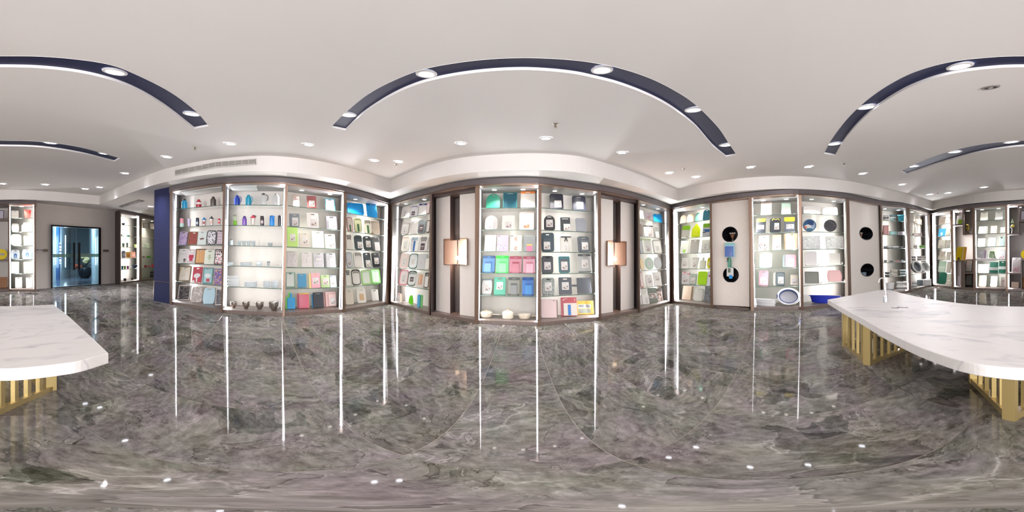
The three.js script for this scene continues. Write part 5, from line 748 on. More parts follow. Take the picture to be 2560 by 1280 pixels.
B('A1', 3, [465.5, 624, 489.5, 660], 'white board, crimson hut print', { c: 'redHouse', hole: 1, rim: '#cfc6c6' });
B('A1', 3, [488, 623, 513.5, 662], 'orange wood-grain board', { c: 'wood', hole: 1, rim: '#6b4a30' });
B('A1', 3, [510.5, 625.5, 536.5, 664], 'pale green board, figure print', { c: 'paleFigure', hole: 1 });
B('A1', 3, [536, 624, 558, 663.5], 'red and black leafy board', { c: 'redLeaves', hole: 1, rim: '#3a3436' });
B('A1', 4, [446, 666, 477, 703.5], 'cream board with pastel spots', { c: 'creamStains', hole: 1, rim: '#7d6a52' });
B('A1', 4, [480.5, 668, 504, 706], 'crimson board with white shapes', { c: 'redWhite', hole: 1 });
B('A1', 4, [507, 670, 532, 708.5], 'pale teal board, white and red', { c: 'tealWhite', hole: 1, rim: '#5d8f93' });
B('A1', 4, [535, 672, 558, 710.5], 'violet and orange board', { c: 'violetOrange', hole: 1 });
B('A1', 5, [444.5, 713, 475.5, 751], 'left grey marbled board, pale frame', { c: 'darkMarble', hole: 1, rim: '#cdc7c4' });
B('A1', 5, [477, 717, 506.5, 754], 'silvery marbled barrel-shaped board', { c: 'paleMarble', s: 'barrel' });
B('A1', 5, [506.5, 720, 537.5, 758], 'pale blue barrel-shaped board', { c: '#b5d3de', s: 'barrel', hole: 1 });
B('A1', 5, [539, 722, 558, 762], 'right grey marbled board, pale frame', { c: 'darkMarble', rim: '#cdc7c4' });

// --- steel bowl cabinet
item('A2', 0, [585, 488, 600.5, 516], 'water_bottle', 'bottle', 'royal blue jug with handle', bottle({ p: 'jug', c: '#1c4fc4', cap: '#16399a', handle: '#1a46b0', tint: 1 }));
item('A2', 0, [613.5, 487, 629, 516], 'water_bottle', 'bottle', 'cyan jug with handle', bottle({ p: 'jug', c: '#35b6d6', cap: '#2a93ad', handle: '#2ea3c2', tint: 1 }));
item('A2', 0, [650, 483, 667, 512], 'water_jug', 'jug', 'clear jug with black side handle', bottle({ p: 'jug', c: '#eef0f0', cap: '#4b4a48', handle: '#3a3a3c', clear: 0.85 }));
item('A2', 0, [682, 482.5, 699, 513], 'water_jug', 'jug', 'clear jug with pump top', bottle({ p: 'jug', c: '#eef0f0', clear: 0.85, pump: '#8b8078' }));
item('A2', 1, [583, 537, 592, 560], 'shaker_bottle', 'bottle', 'clear and lime bottle', bottle({ p: 'slim', c: '#e8f2d8', cap: '#a8b39a', clear: 0.5, low: ['#8edb2f', 0.42] }));
item('A2', 1, [605.5, 540, 617, 560], 'water_bottle', 'bottle', 'violet bottle', bottle({ p: 'sport', c: '#8a62c4', cap: '#5d4190' }));
item('A2', 1, [626, 538, 639, 560], 'kids_cup', 'cup', 'clear cup with coral lid', bottle({ p: 'shaker', c: '#f3ece8', cap: '#e2525f', clear: 0.85, spout: '#3a3436' }));
item('A2', 1, [650.5, 540, 660, 560], 'shaker_bottle', 'bottle', 'dark brown bottle, white emblem', bottle({ p: 'slim', c: '#3b2c30', cap: '#2c2124', print: '#d9c8cc' }));
item('A2', 1, [674, 539, 686, 560], 'shaker_bottle', 'bottle', 'blue shaker with spout', bottle({ p: 'slim', c: '#1f84d6', cap: '#1b6fb8', spout: '#1a5ea4', low: ['#2a97e6', 0.38] }));
item('A2', 1, [695, 538.5, 704, 560], 'shaker_bottle', 'bottle', 'black shaker with spout', bottle({ p: 'slim', c: '#2b2b30', cap: '#232327', spout: '#232327' }));
item('A2', 2, [574, 599, 584, 613], 'clear_box', 'container', 'clear box with dark clip lid', (g, w, h) => { bin({ c: '#eef2f3', clear: 0.8 })(g, w, h); mesh('clip', box(w * 0.5, h * 0.14, 0.02, 0, h * 0.97, w * 0.24), mat('#6b6a6a'), g); });
[593, 604.5, 616, 627.5].forEach((x, i) => item('A2', 2, [x, 602.5, x + 11, 613], 'clear_cup', 'container', ['first', 'second', 'third', 'fourth'][i] + ' clear cup from left', bowl({ c: '#eef2f3', clear: 0.8, d: 1 }), { group: 'clear cups in the steel bowl cabinet' }));
item('A2', 2, [669, 607, 682, 613], 'clear_dish', 'container', 'low clear dish', bowl({ c: '#e4e8e9', clear: 0.7, d: 1 }));
item('A2', 3, [569, 656, 583, 667], 'clear_tray', 'container', 'clear box at left side', bin({ c: '#eef2f3', clear: 0.8 }));
item('A2', 3, [601, 656, 629, 667], 'clear_tray', 'container', 'wide clear tray with tan rim', bin({ c: '#eef2f3', clear: 0.75, rim: '#b9a68e' }));
item('A2', 3, [640, 654, 655.5, 667], 'clear_box', 'container', 'square clear box', bin({ c: '#eef2f3', clear: 0.8 }));
item('A2', 3, [667, 653.5, 675, 667], 'clear_cup', 'container', 'clear canister with grey lid', (g, w, h) => { bowl({ c: '#eef2f3', clear: 0.9, d: 1 })(g, w, h); mesh('lid', new THREE.CylinderGeometry(w * 0.5, w * 0.5, h * 0.26, 20).translate(0, h * 0.9, 0), mat('#7e7a78'), g); });
item('A2', 3, [688.5, 658, 701, 667.5], 'white_rack', 'container', 'white open corner rack', (g, w, h) => { mesh('shelf', box(w, h * 0.08, w * 0.5, 0, h * 0.95, 0), mat('#f3f2f0'), g); mesh('side', box(w * 0.1, h * 0.95, w * 0.5, w * 0.45, h * 0.475, 0), mat('#f3f2f0'), g); mesh('foot', box(w, h * 0.06, w * 0.5, 0, h * 0.03, 0), mat('#f3f2f0'), g); });
item('A2', 4, [570, 689.5, 598, 720], 'drawer_box', 'container', 'tall stack of clear drawers', (g, w, h) => { for (let i = 0; i < 3; i++) { const d = mesh('drawer', box(w * 0.94, h * 0.3, w * 0.5, 0, h * (0.17 + i * 0.33), 0), clearMat('#f2f5f6', 0.7), g); mesh('front_lip', box(w, h * 0.05, 0.03, 0, h * (0.3 + i * 0.33), w * 0.26), clearMat('#ffffff', 0.4), d); } });
item('A2', 4, [611, 703, 643, 722], 'clear_box', 'container', 'clear box with white lid', (g, w, h) => { bin({ c: '#eef2f3', clear: 0.75 })(g, w, h * 0.92); mesh('lid', box(w * 0.98, h * 0.12, w * 0.58, 0, h * 0.93, 0), mat('#f4f3f1'), g); });
item('A2', 4, [658, 703, 676, 722.5], 'clear_box', 'container', 'left of two plain clear boxes', bin({ c: '#eef2f3', clear: 0.78 }));
item('A2', 4, [677, 703, 696, 722.5], 'clear_box', 'container', 'right of two plain clear boxes', bin({ c: '#eef2f3', clear: 0.78 }));
[[576, 754, 593, 769, 'smallest steel bowl, leftmost'], [605, 754, 625.5, 771, 'second steel bowl from left'], [638.5, 755, 660, 773, 'third steel bowl from left'], [671.5, 754, 699, 776, 'largest steel bowl, rightmost']].forEach(([a, b, c, d, l]) => item('A2', 5, [a, b, c, d], 'mixing_bowl', 'bowl', l, bowl({ metal: 1, round: 1, low: 0.2, d: 0.9, foot: '#2c2a2c' }), { group: 'steel bowls on the cabinet floor' }));

// --- cabinet right of the steel bowls
B('A3', 0, [731.5, 487, 749, 522], 'clear pack, red and white card', { c: '#f0e4dc', clear: 0.5, pack: 1, card: [0, 0.06, 0.86, 0.6, 'cardPink'] }, 'board pack', 'board_pack');
B('A3', 0, [767.5, 491.5, 791.5, 522], 'maroon board with card', { c: '#9a5a58', card: true });
B('A3', 0, [813, 498, 838, 531], 'white board with teal frame', { c: '#eee8ef', hole: 1, rim: '#3fa3b5', card: [0, 0.2, 0.5, 0.3, 'card'] });
B('A3', 1, [723, 535, 749, 563], 'grey board behind small white board', { c: '#8d9399', hole: 1, inner: ['#f1eeec', null, 0.62, 0.62, 0.06], card: [0.06, 0.04, 0.5, 0.4, 'card'] });
B('A3', 1, [768, 534, 797, 567], 'white board with picture card', { c: '#f4efe9', hole: 1, card: [0.04, 0.08, 0.62, 0.5, 'card'], behind: [['#7d7570', 0.06]] });
B('A3', 1, [816, 542, 843, 575], 'mauve-grey board behind two white cards', { c: '#a29aa6', hole: 1, card: [0.12, 0, 0.5, 0.6, 'card'], inner: ['#f3f0ee', null, 0.36, 0.66, -0.16] });
B('A3', 2, [717.5, 568, 745, 616], 'tall light green board with card', { c: '#bfe07e', card: [0.02, 0.28, 0.5, 0.36, 'card'] });
B('A3', 2, [748.5, 583, 775, 617], 'beige board with card', { c: '#ded2c6', hole: 1, card: [0.05, 0.2, 0.56, 0.5, 'card'] });
B('A3', 2, [780, 579, 810.5, 619], 'plain white board, small slot', { c: '#f4f1ec', hole: 1 });
B('A3', 2, [812, 586, 839, 620], 'ivory board with card', { c: '#f3f0e0', hole: 1, card: [0.1, 0.05, 0.6, 0.5, 'card'] });
B('A3', 3, [717, 628, 744, 670], 'white board with bold confetti specks', { c: 'speckle', hole: 1 });
B('A3', 3, [753, 631, 780, 670.5], 'white speckled board with paper band', { c: 'speckle', hole: 1, card: [0, 0.3, 0.5, 0.36, 'cardText'] });
B('A3', 3, [783, 632.5, 810, 670.5], 'grey speckled single board', { c: 'greySpeckle', hole: 1, card: [0, 0.46, 0.5, 0.12, 'cardText'] });
B('A3', 3, [815, 633, 840, 671], 'stack of grey speckled boards', { c: 'greySpeckle', hole: 1, card: [0.1, 0.3, 0.5, 0.3, 'cardText'], behind: [['#bcb9bd', -0.08], ['#a8a6ab', -0.14]] });
B('A3', 4, [715, 681, 737, 717.5], 'white board with sage frame', { c: '#eef0ea', hole: 1, rim: '#9fc3ae', behind: [['#7f9a88', 0.08, 1.02]] });
B('A3', 4, [744, 685, 766, 717.5], 'sky blue board', { c: '#2a9fd2', hole: 1, film: 1 });
B('A3', 4, [778, 683, 800.5, 722], 'pink board before a yellow one', { c: '#f2b3bf', hole: 1, card: [0, 0.24, 0.7, 0.44, 'card'], behind: [['#f1e08e', -0.2]] });
B('A3', 4, [802, 688, 824, 721], 'light green board with large card', { c: '#c3dfa2', hole: 1, card: [0.05, 0.22, 0.7, 0.5, 'card'] });
B('A3', 4, [824.5, 689, 841, 719], 'white board with blue-grey grip', { c: '#eceef0', band: '#b9c0cc', card: [0, 0.2, 0.7, 0.4, 'card'] });
B('A3', 5, [718, 733, 738.5, 772.5], 'cyan paddle board before green one', { c: '#29a8e6', s: 'paddle', behind: [['#8be36a', -0.22, 1.1]] }, 'cutting board', 'paddle_board');
B('A3', 5, [747, 736, 773, 770], 'crimson board before yellow one', { c: '#d63b63', film: 1, behind: [['#f3c74e', 0.05, 1.1], ['#e2728a', -0.12, 1.12]] });
B('A3', 5, [783, 731, 810, 767], 'charcoal board with handle slot', { c: '#33343b', hole: 1, hw: 0.46, behind: [['#2f7fae', -0.1, 0.9]] });
B('A3', 5, [814, 729.5, 841, 766], 'pink speckled board set', { c: '#e6bdb8', behind: [['#d8a6a2', -0.14]], inner: ['#eccac4', null, 0.72, 0.8, 0.1], card: [0.12, 0.1, 0.5, 0.46, 'card'] });

// --- corner cabinet with blue boards
B('A4', 0, [868, 509, 910.5, 542], 'wide bright blue board', { c: '#1197e2', s: 'round', groove: '#0f84c8' });
B('A4', 0, [918, 510, 943.5, 545], 'upright bright blue board', { c: '#15a0ea', s: 'round', hole: 1, band: '#0c7cc2', bandH: 0.14 });
B('A4', 1, [868, 544, 882, 575], 'cream board with red edge', { c: '#f1e6d8', s: 'pill', rim: '#d98b84', stripe: [0.26, '#4f7d55', 0, 0.45] });
B('A4', 1, [886, 546, 905, 577.5], 'olive-tinted board with dark strip', { c: '#c9c9a2', s: 'pill', rim: '#b9bb90', stripe: [0.24, '#3f6a45', 0.04, 0.58] });
B('A4', 1, [909.5, 551, 930, 582], 'cream board with green strip', { c: '#efe7d6', s: 'pill', curves: 2, curveC: '#6d6a5c', stripe: [0.24, '#4a7a4c', 0, 0.6] });
B('A4', 1, [931, 553, 950, 584], 'layered beige board set', { c: '#e6d8c4', s: 'pill', curves: 1, curveC: '#8a7d6c', behind: [['#c7a98e', -0.16], ['#d5c0a8', -0.3]] });
B('A4', 2, [866, 586, 881, 621], 'ivory board with black curves', { c: '#f4ece0', s: 'pill', curves: 3 });
B('A4', 2, [887, 589, 907, 622.5], 'left dark grey board with card', { c: '#454c50', s: 'pill', curves: 2, curveC: '#2c3032', card: [0.14, 0.1, 0.6, 0.45, 'card'] });
B('A4', 2, [909, 591, 930, 624], 'middle dark grey board with card', { c: '#3f4448', s: 'pill', hole: 1, card: [0.08, 0.22, 0.56, 0.45, 'card'] });
B('A4', 2, [931, 593, 950, 626], 'layered charcoal boards, blank card', { c: '#595b5e', s: 'pill', curves: 1, card: [0.12, 0.02, 0.66, 0.6, '#e2dfe0'], behind: [['#6a6c70', -0.16]] });
B('A4', 3, [866, 631, 881, 667], 'clear-rimmed board with card', { c: '#dfe2e2', s: 'pill', rim: '#bfc6c8', card: [0, 0.1, 0.7, 0.5, 'card'] });
B('A4', 3, [885.5, 631, 907.5, 667], 'ivory board with dark top curves', { c: '#f2ece2', s: 'pill', curves: 2, curveC: '#6b6360', groove: '#d6cdc2' });
B('A4', 3, [910, 632.5, 928, 666.5], 'charcoal board with low card', { c: '#51565a', s: 'round', hole: 1, card: [0.06, 0.02, 0.64, 0.46, 'card'] });
B('A4', 3, [931, 633, 950, 666], 'black board with centred card', { c: '#34353a', s: 'round', hole: 1, card: [0.05, 0.22, 0.58, 0.44, 'card'] });
B('A4', 4, [865, 674, 876.5, 713.5], 'narrow ivory board, black curves', { c: '#f3eee4', s: 'pill', curves: 3 });
B('A4', 4, [879.5, 674, 902, 712], 'ivory board with black rim', { c: '#f1ece2', s: 'pill', rim: '#5a5754', curves: 2, curveC: '#35332f' });
B('A4', 4, [904, 676, 927.5, 711.5], 'white board with thin green frame', { c: '#e9f0e2', s: 'round', rim: '#a8e07c', groove: '#7bc95a' });
B('A4', 4, [928.5, 674, 951, 707], 'white board with thick green frame', { c: '#e6efe0', s: 'round', rim: '#7ed957', groove: '#58c23a' });
B('A4', 5, [864, 725.5, 884, 758.5], 'plain beige board', { c: '#efe3d0', s: 'round', hole: 1 });
B('A4', 5, [893, 722, 915.5, 755.5], 'white board with tan square', { c: '#f4eee4', s: 'round', hole: 1, card: [0, 0.2, 0.5, 0.44, '#dcbb92'] });
B('A4', 5, [929.5, 724, 946.5, 750], 'small white slotted board', { c: '#f3eee6', s: 'rect', groove: '#c9bda8', hole: 1 });

// --- cabinet left of the left wall lamp
B('B1', 0, [1003, 519, 1023, 551], 'white board with printed lettering', { c: '#f3ede6', s: 'round', card: [0, 0.15, 0.6, 0.6, 'cardText'] });
B('B1', 0, [1025, 515, 1045, 542], 'white board with navy corner grip', { c: '#f1ecec', s: 'round', curves: 1, curveC: '#3f4a7a', card: [-0.05, 0.1, 0.4, 0.36, 'cardDark'] });
B('B1', 0, [1046, 510.6, 1067, 544], 'white board with navy handle', { c: '#f3efe9', s: 'round', band: '#39427e', bandH: 0.13 });
B('B1', 0, [1066.5, 509, 1074.5, 535], 'white board with pink edge', { c: '#f5ece6', s: 'round', rim: '#e3a7a0' });
B('B1', 1, [1003, 556, 1022.5, 585], 'white board, diagonal lettering', { c: '#f0e9e4', s: 'round', rim: '#b5a9a4', card: [0, 0.1, 0.6, 0.7, 'cardText'] });
B('B1', 1, [1024, 554, 1043.5, 583], 'clear frosted board', { c: '#e9e6e4', clear: 0.4, hole: 1 });
B('B1', 1, [1044.5, 551, 1063, 581], 'smoky grey board, dark picture', { c: '#7c8286', s: 'round', hole: 1, card: [0, 0.14, 0.56, 0.5, 'cardDark'] });
B('B1', 1, [1066, 552, 1074.5, 579], 'white board with black rim', { c: '#f1ece4', s: 'round', rim: '#5f574d' });
B('B1', 2, [1003, 591, 1022.5, 628], 'white board with red top edge', { c: '#f3ece4', s: 'pill', curves: 1, curveC: '#d98b7e', card: [0, 0.15, 0.5, 0.55, 'cardText'] });
B('B1', 2, [1025, 593, 1046, 627], 'white board with blue strip', { c: '#f2efe9', s: 'round', curves: 2, curveC: '#6fa6bd', stripe: [0.2, '#3f74b8', 0.02, 0.72] });
B('B1', 2, [1047, 591, 1069, 626], 'white board, black grips, dark card', { c: '#f1ece6', s: 'pill', curves: 3, card: [-0.05, 0.08, 0.46, 0.44, 'cardDark'] });
B('B1', 3, [999, 634, 1021, 670], 'pale pink lettered board', { c: '#f1ddd6', s: 'round', card: [0.02, 0.2, 0.5, 0.5, 'cardText'] });
B('B1', 3, [1021.5, 634.5, 1044, 670.5], 'white board with dark green rim', { c: '#eff0ee', s: 'pill', rim: '#5f7d72', card: [-0.06, 0.3, 0.4, 0.34, 'cardText'] });
B('B1', 3, [1042.5, 636, 1065.5, 672.5], 'clear grey-white board', { c: '#e2e3e1', clear: 0.3, card: [0.02, 0.42, 0.5, 0.16, 'cardText'] });
B('B1', 3, [1063.5, 647, 1073, 675], 'pale board cut by copper post', { c: '#ece6da', s: 'round' });
B('B1', 4, [998, 675, 1020, 715], 'white board with pink rim', { c: '#f5e8e4', s: 'pill', rim: '#e2899a', card: [0, 0.2, 0.5, 0.5, 'cardText'] });
B('B1', 4, [1018.5, 677, 1040.5, 712], 'white board, dark green curves', { c: '#eff0ea', s: 'pill', rim: '#5d7468', curves: 2, curveC: '#4d6258', card: [-0.02, 0.28, 0.4, 0.3, 'cardDark'] });
B('B1', 4, [1038, 682, 1061, 716], 'white board with orange panel', { c: 'orangeText', s: 'round' });
B('B1', 4, [1060.5, 682, 1071.5, 716], 'ivory board with black rim', { c: '#f2ede2', s: 'pill', rim: '#57504a', curves: 2 });
item('B1', 5, [993, 730, 1008, 757], 'board_stand', 'display stand', 'small stand of red-white leaflets', (g, w, h) => { mesh('tray', box(w * 0.95, h * 0.08, 0.2, 0, h * 0.04, 0.02), mat('#f0ede9'), g); mesh('leaflet', box(w * 0.45, h * 0.85, 0.02, -w * 0.18, h * 0.5, 0.05), prints.redText, g); mesh('leaflet', box(w * 0.45, h * 0.8, 0.02, w * 0.18, h * 0.46, 0), mat('#e8dccb'), g); });
item('B1', 5, [1021, 737, 1033, 764], 'leaf_board', 'cutting board', 'lime leaf-shaped board on stand', (g, w, h) => { const s = new THREE.Shape(); s.moveTo(-w * 0.4, h * 0.3); s.bezierCurveTo(-w * 0.5, h * 0.9, 0, h * 1.05, w * 0.2, h * 0.95); s.bezierCurveTo(w * 0.55, h * 0.6, w * 0.5, h * 0.2, w * 0.4, 0.02 * h); s.bezierCurveTo(w * 0.1, h * 0.1, -w * 0.3, h * 0.2, -w * 0.4, h * 0.3); mesh('board', plate(s, 0.03), mat('#6fd62a'), g); mesh('stand', box(w, h * 0.05, 0.16, 0, h * 0.025, 0), mat('#e9ebe6'), g); }, { lean: 0.12 });
item('B1', 5, [1046.5, 736, 1057, 768], 'thin_board_stack', 'cutting board', 'blue and green thin boards', (g, w, h) => { mesh('board', plate(outline('arch', w * 0.6, h), 0.03).translate(-w * 0.15, 0, 0.05), mat('#5fb2de'), g); mesh('rear_board', plate(outline('arch', w * 0.6, h * 0.99), 0.03).translate(w * 0.16, 0, 0), mat('#86d17a'), g); }, { lean: 0.08 });

// --- cream pan cabinet
B('D1', 0, [1214.5, 486, 1251, 526], 'glossy green rounded board', { c: '#1f7f66', s: 'arch', hole: 1, hw: 0.3 });
B('D1', 0, [1257, 483, 1293, 525], 'deep teal square board', { c: '#164f5e', s: 'rect', hole: 1, hw: 0.44, hy: 0.95, rim: '#1f6468' });
B('D1', 0, [1301, 480, 1338.5, 526], 'white board with orange top', { c: 'softPrint', band: '#f0883a', bandH: 0.13 });
B('D1', 1, [1212, 540, 1243.5, 571], 'clear round pack', { c: '#dcd9d6', clear: 0.45, s: 'arch', pack: 1, card: [-0.05, 0.05, 0.5, 0.6, 'cardText'] }, 'board pack', 'board_pack');
B('D1', 1, [1255, 540.5, 1286, 573], 'ivory board with picture card', { c: '#f5ece0', card: [0.04, 0.06, 0.6, 0.5, 'card'] });
B('D1', 1, [1298, 532, 1335.5, 576], 'large white board, brown top edge', { c: 'catCard', s: 'rect', band: '#9a7d70', bandH: 0.04, bandHole: false });
B('D1', 2, [1211, 589, 1240.5, 627.5], 'ivory boxed board with inset', { c: '#f4ecdd', inner: ['#efe5d2', null, 0.62, 0.7, -0.04] });
B('D1', 2, [1242, 589.5, 1271, 627.5], 'pink board, blue dots below', { c: 'pinkDots' });
B('D1', 2, [1275, 589.5, 1305, 627.5], 'ivory board with rust motifs', { c: 'rustMotif' });
B('D1', 2, [1309, 589.5, 1338.5, 627.5], 'grey bagged board, pink-yellow card', { c: '#a3a5a6', film: 1, card: [0, 0.0, 0.5, 0.4, '#ee86a8'], stripe: [0.5, '#f5d84a', 0.36, 0.44] });
B('D1', 3, [1206, 640, 1237, 681], 'slate blue board pair', { c: '#5f8cc2', band: '#3d5880', foot: '#3d5880', inner: ['#7ba6d2', '#48679a', 0.56, 0.6, -0.05] });
B('D1', 3, [1239, 640, 1271, 683], 'neon green board pair', { c: '#84ec98', band: '#3fe04a', foot: '#3fe04a', inner: ['#97f2a6', '#5be870', 0.56, 0.62, 0.06] });
B('D1', 3, [1273.5, 641.5, 1304, 682.5], 'dusty rose board pair', { c: '#cf8f9c', band: '#a8505e', foot: '#a8505e', inner: ['#c98592', '#a8505e', 0.58, 0.62, 0.02] });
B('D1', 3, [1307, 641.5, 1338.5, 682.5], 'light pink board pair', { c: '#e0aab8', band: '#b4606c', foot: '#c47280', inner: ['#eab8c4', '#c47a86', 0.56, 0.62, 0.04] });
B('D1', 4, [1204, 699, 1230.5, 733], 'white wavy board with card', { c: '#f3eeea', s: 'barrel', band: '#7f9cab', bandH: 0.06, bandHole: false, card: [0.1, 0.18, 0.64, 0.46, 'card'] });
B('D1', 4, [1234.5, 693.5, 1264, 737], 'mint board with card', { c: '#63b89c', hole: 1, card: [0, 0.28, 0.56, 0.44, 'card'] });
B('D1', 4, [1270, 694, 1299, 736], 'grey board pair', { c: '#96968c', band: '#5c5f5c', foot: '#5c5f5c', inner: ['#8f9290', '#5c5f5c', 0.56, 0.62, 0] });
B('D1', 4, [1305, 694, 1334.5, 736], 'royal blue board pair', { c: '#4a82cc', band: '#1f519c', foot: '#1f519c', inner: ['#4f97d8', '#2a66b0', 0.58, 0.62, 0.06] });
item('D1', 5, [1198.6, 774, 1232, 794], 'saucepan', 'pan', 'cream pan with gold-topped lid', (g, w, h) => { mesh('body', lathe([[0, 0], [w * 0.3, 0], [w * 0.42, h * 0.12], [w * 0.5, h * 0.6], [w * 0.48, h * 0.62]]), mat('#efe4d0', { roughness: 0.3 }), g); mesh('lid', lathe([[w * 0.5, h * 0.6], [w * 0.46, h * 0.72], [w * 0.3, h * 0.86], [w * 0.14, h * 0.9], [0, h * 0.9]]), mat('#f3ead8', { roughness: 0.3 }), g); mesh('knob', new THREE.CylinderGeometry(w * 0.1, w * 0.08, h * 0.14, 16).translate(0, h * 0.93, 0), mat('#d8b98a'), g); mesh('handle', new THREE.CapsuleGeometry(w * 0.035, w * 0.5, 4, 10).rotateZ(Math.PI / 2 - 0.05).translate(w * 0.76, h * 0.42, w * 0.1), mat('#efe2cc'), g); });
item('D1', 5, [1255.6, 773, 1284.5, 797], 'cooking_pot', 'pot', 'round cream lidded pot', (g, w, h) => { mesh('body', lathe([[0, 0], [w * 0.38, 0], [w * 0.48, h * 0.08], [w * 0.5, h * 0.58], [w * 0.48, h * 0.6]]), mat('#f0e6d2', { roughness: 0.3 }), g); mesh('lid', lathe([[w * 0.5, h * 0.58], [w * 0.5, h * 0.66], [w * 0.4, h * 0.8], [w * 0.16, h * 0.9], [0, h * 0.9]]), mat('#f3eada', { roughness: 0.3 }), g); mesh('knob', new THREE.TorusGeometry(w * 0.08, w * 0.03, 8, 16).translate(0, h * 0.94, 0), mat('#cfb886'), g); mesh('side_handle', new THREE.CapsuleGeometry(w * 0.04, w * 0.16, 4, 8).rotateZ(1.3).translate(w * 0.5, h * 0.38, w * 0.1), mat('#8f7a66'), g); });
item('D1', 5, [1294.7, 782, 1328, 798], 'frying_pan', 'pan', 'open cream frying pan', (g, w, h) => { mesh('body', lathe([[0, 0], [w * 0.3, 0], [w * 0.4, h * 0.2], [w * 0.5, h * 0.78], [w * 0.5, h * 0.84], [w * 0.47, h * 0.82], [w * 0.36, h * 0.3], [0, h * 0.22]]), mat('#efe3ce', { roughness: 0.3 }), g); mesh('handle', new THREE.CapsuleGeometry(w * 0.035, w * 0.36, 4, 10).rotateZ(Math.PI / 2).translate(w * 0.7, h * 0.5, 0), mat('#e2cba6'), g); });

// --- black board cabinet
B('D2', 0, [1374, 486, 1409, 526], 'black board with card, left', { c: '#2d2d3a', s: 'round', card: [0.1, 0.16, 0.52, 0.42, 'card'] });
B('D2', 0, [1430.6, 491, 1465.5, 530], 'black board with handle slot, right', { c: '#343745', hole: 1, s: 'round', card: [0.05, 0.16, 0.5, 0.44, 'card'] });
B('D2', 1, [1359.6, 540, 1388, 576], 'black arched board with card', { c: '#3d3b3e', s: 'arch', hole: 1, hw: 0.4, card: [0, 0.2, 0.6, 0.5, 'card'] });
B('D2', 1, [1401, 545, 1426, 573.5], 'black square board, low card', { c: '#383c3e', s: 'rect', hole: 1, hw: 0.66, card: [0.14, 0, 0.68, 0.5, 'card'] });
B('D2', 1, [1439, 546, 1466, 574], 'plain mid-grey board', { c: '#9a9da2', s: 'round', hole: 1, groove: '#85888e' });
B('D2', 2, [1353, 583, 1386, 627.5], 'large slate board with card', { c: '#45525a', s: 'round', hole: 1, hw: 0.28, inner: ['#4c5960', null, 0.62, 0.66, -0.06], card: [-0.08, 0.1, 0.5, 0.4, 'card'] });
B('D2', 2, [1401, 592, 1430, 628], 'clear board with dark hanger grip', { c: '#e6e1da', clear: 0.3, hook: '#4c4d4a', card: [-0.02, 0.08, 0.36, 0.42, 'cardText'] });
B('D2', 2, [1444.7, 592, 1474.4, 629], 'dark grey double board with card', { c: '#5a5c62', s: 'round', hole: 1, inner: ['#6a6d72', null, 0.72, 0.72, 0.06], card: [0.06, 0.14, 0.54, 0.46, 'card'] });
B('D2', 3, [1354, 640.6, 1383.5, 682], 'shiny dark board with card', { c: '#4a4d50', s: 'round', hole: 1, card: [0, 0.2, 0.56, 0.44, 'card'], behind: [['#2f3133', 0, 1.0]] });
B('D2', 3, [1397, 642, 1425, 682], 'grey board with teal frame', { c: '#5a6264', s: 'round', rim: '#3f7f84', band: '#3f7f84', card: [0, 0.18, 0.58, 0.5, 'card'] });
B('D2', 3, [1446, 636, 1479, 682], 'clear bag with black top grip', { c: '#c3c2bc', clear: 0.3, pack: 1, film: 1, band: '#3c3d3b', bandH: 0.12, bottom: '#5c5d59', card: [0, 0.26, 0.5, 0.44, 'card'] }, 'board pack', 'board_pack');
B('D2', 4, [1355, 695, 1387, 735], 'grey granite board with card', { c: 'granite', s: 'round', hole: 1, behind: [['#3e4442', 0, 0.94]], card: [0, 0.24, 0.54, 0.48, 'card'] });
B('D2', 4, [1397, 694, 1430, 735.6], 'slate board with central card', { c: '#565a60', hole: 1, card: [0, 0.25, 0.54, 0.46, 'card'] });
B('D2', 4, [1429, 695, 1479, 732], 'black square board, side handle', { c: '#46484c', s: 'paddleL' }, 'cutting board', 'paddle_board');
B('D2', 5, [1353, 749, 1391, 795], 'pale pink board before black ones', { c: '#eacfcb', s: 'rect', behind: [['#d9bdb9', 0.07], ['#46423f', 0.13]], hole: 1, hw: 0.12, hx: 0.36, hy: 0.93 });
B('D2', 5, [1402.5, 744, 1443, 789], 'red carded white board pack', { c: 'redPack', pack: 1, inner: ['#f2e6da', null, 0.86, 0.66, 0.07], stripe: [0.18, '#2e7fcf', 0.04, 0.6], film: 1 }, 'board pack', 'board_pack');
B('D2', 5, [1441, 752, 1485, 786], 'yellow picture pack', { c: 'yellowPack', pack: 1, film: 1 }, 'board pack', 'board_pack');

// --- cabinet right of the right wall lamp
B('E', 0, [1599, 527, 1609, 552.5], 'white board cut by post', { c: '#eeeae4', s: 'round' });
B('E', 0, [1610, 531, 1632, 553], 'white board, pink line drawing', { c: 'scribble' });
B('E', 0, [1634.5, 536, 1655, 562], 'bright blue board', { c: '#1d9ade', s: 'round', hole: 1, groove: '#1686c6' });
B('E', 1, [1599, 561, 1606, 587], 'grey-brown board edge', { c: '#a8998e', s: 'round' });
B('E', 1, [1610.5, 565, 1634, 591], 'white board, dark winged grip', { c: '#f0e9e4', band: '#55504e', bandH: 0.1, card: [0.05, 0, 0.4, 0.5, 'card'] });
B('E', 1, [1634.5, 569, 1649, 597], 'grey board with white card', { c: '#8a8884', hole: 1, card: [0.05, 0, 0.6, 0.6, 'cardText'] });
B('E', 2, [1600, 603, 1608.6, 632], 'narrow grey board', { c: '#b5b4b4' });
B('E', 2, [1607.5, 598, 1630, 632], 'ivory board, green lettering on top', { c: '#eff0e2', band: '#c6d8a0', bandH: 0.1, card: [0.05, 0.12, 0.4, 0.4, 'card'] });
B('E', 2, [1633, 600, 1654.5, 633], 'white rounded board, dark edge', { c: '#f3efe9', s: 'round', rim: '#b5aca6', card: [0.05, 0.2, 0.4, 0.36, 'cardText'] });
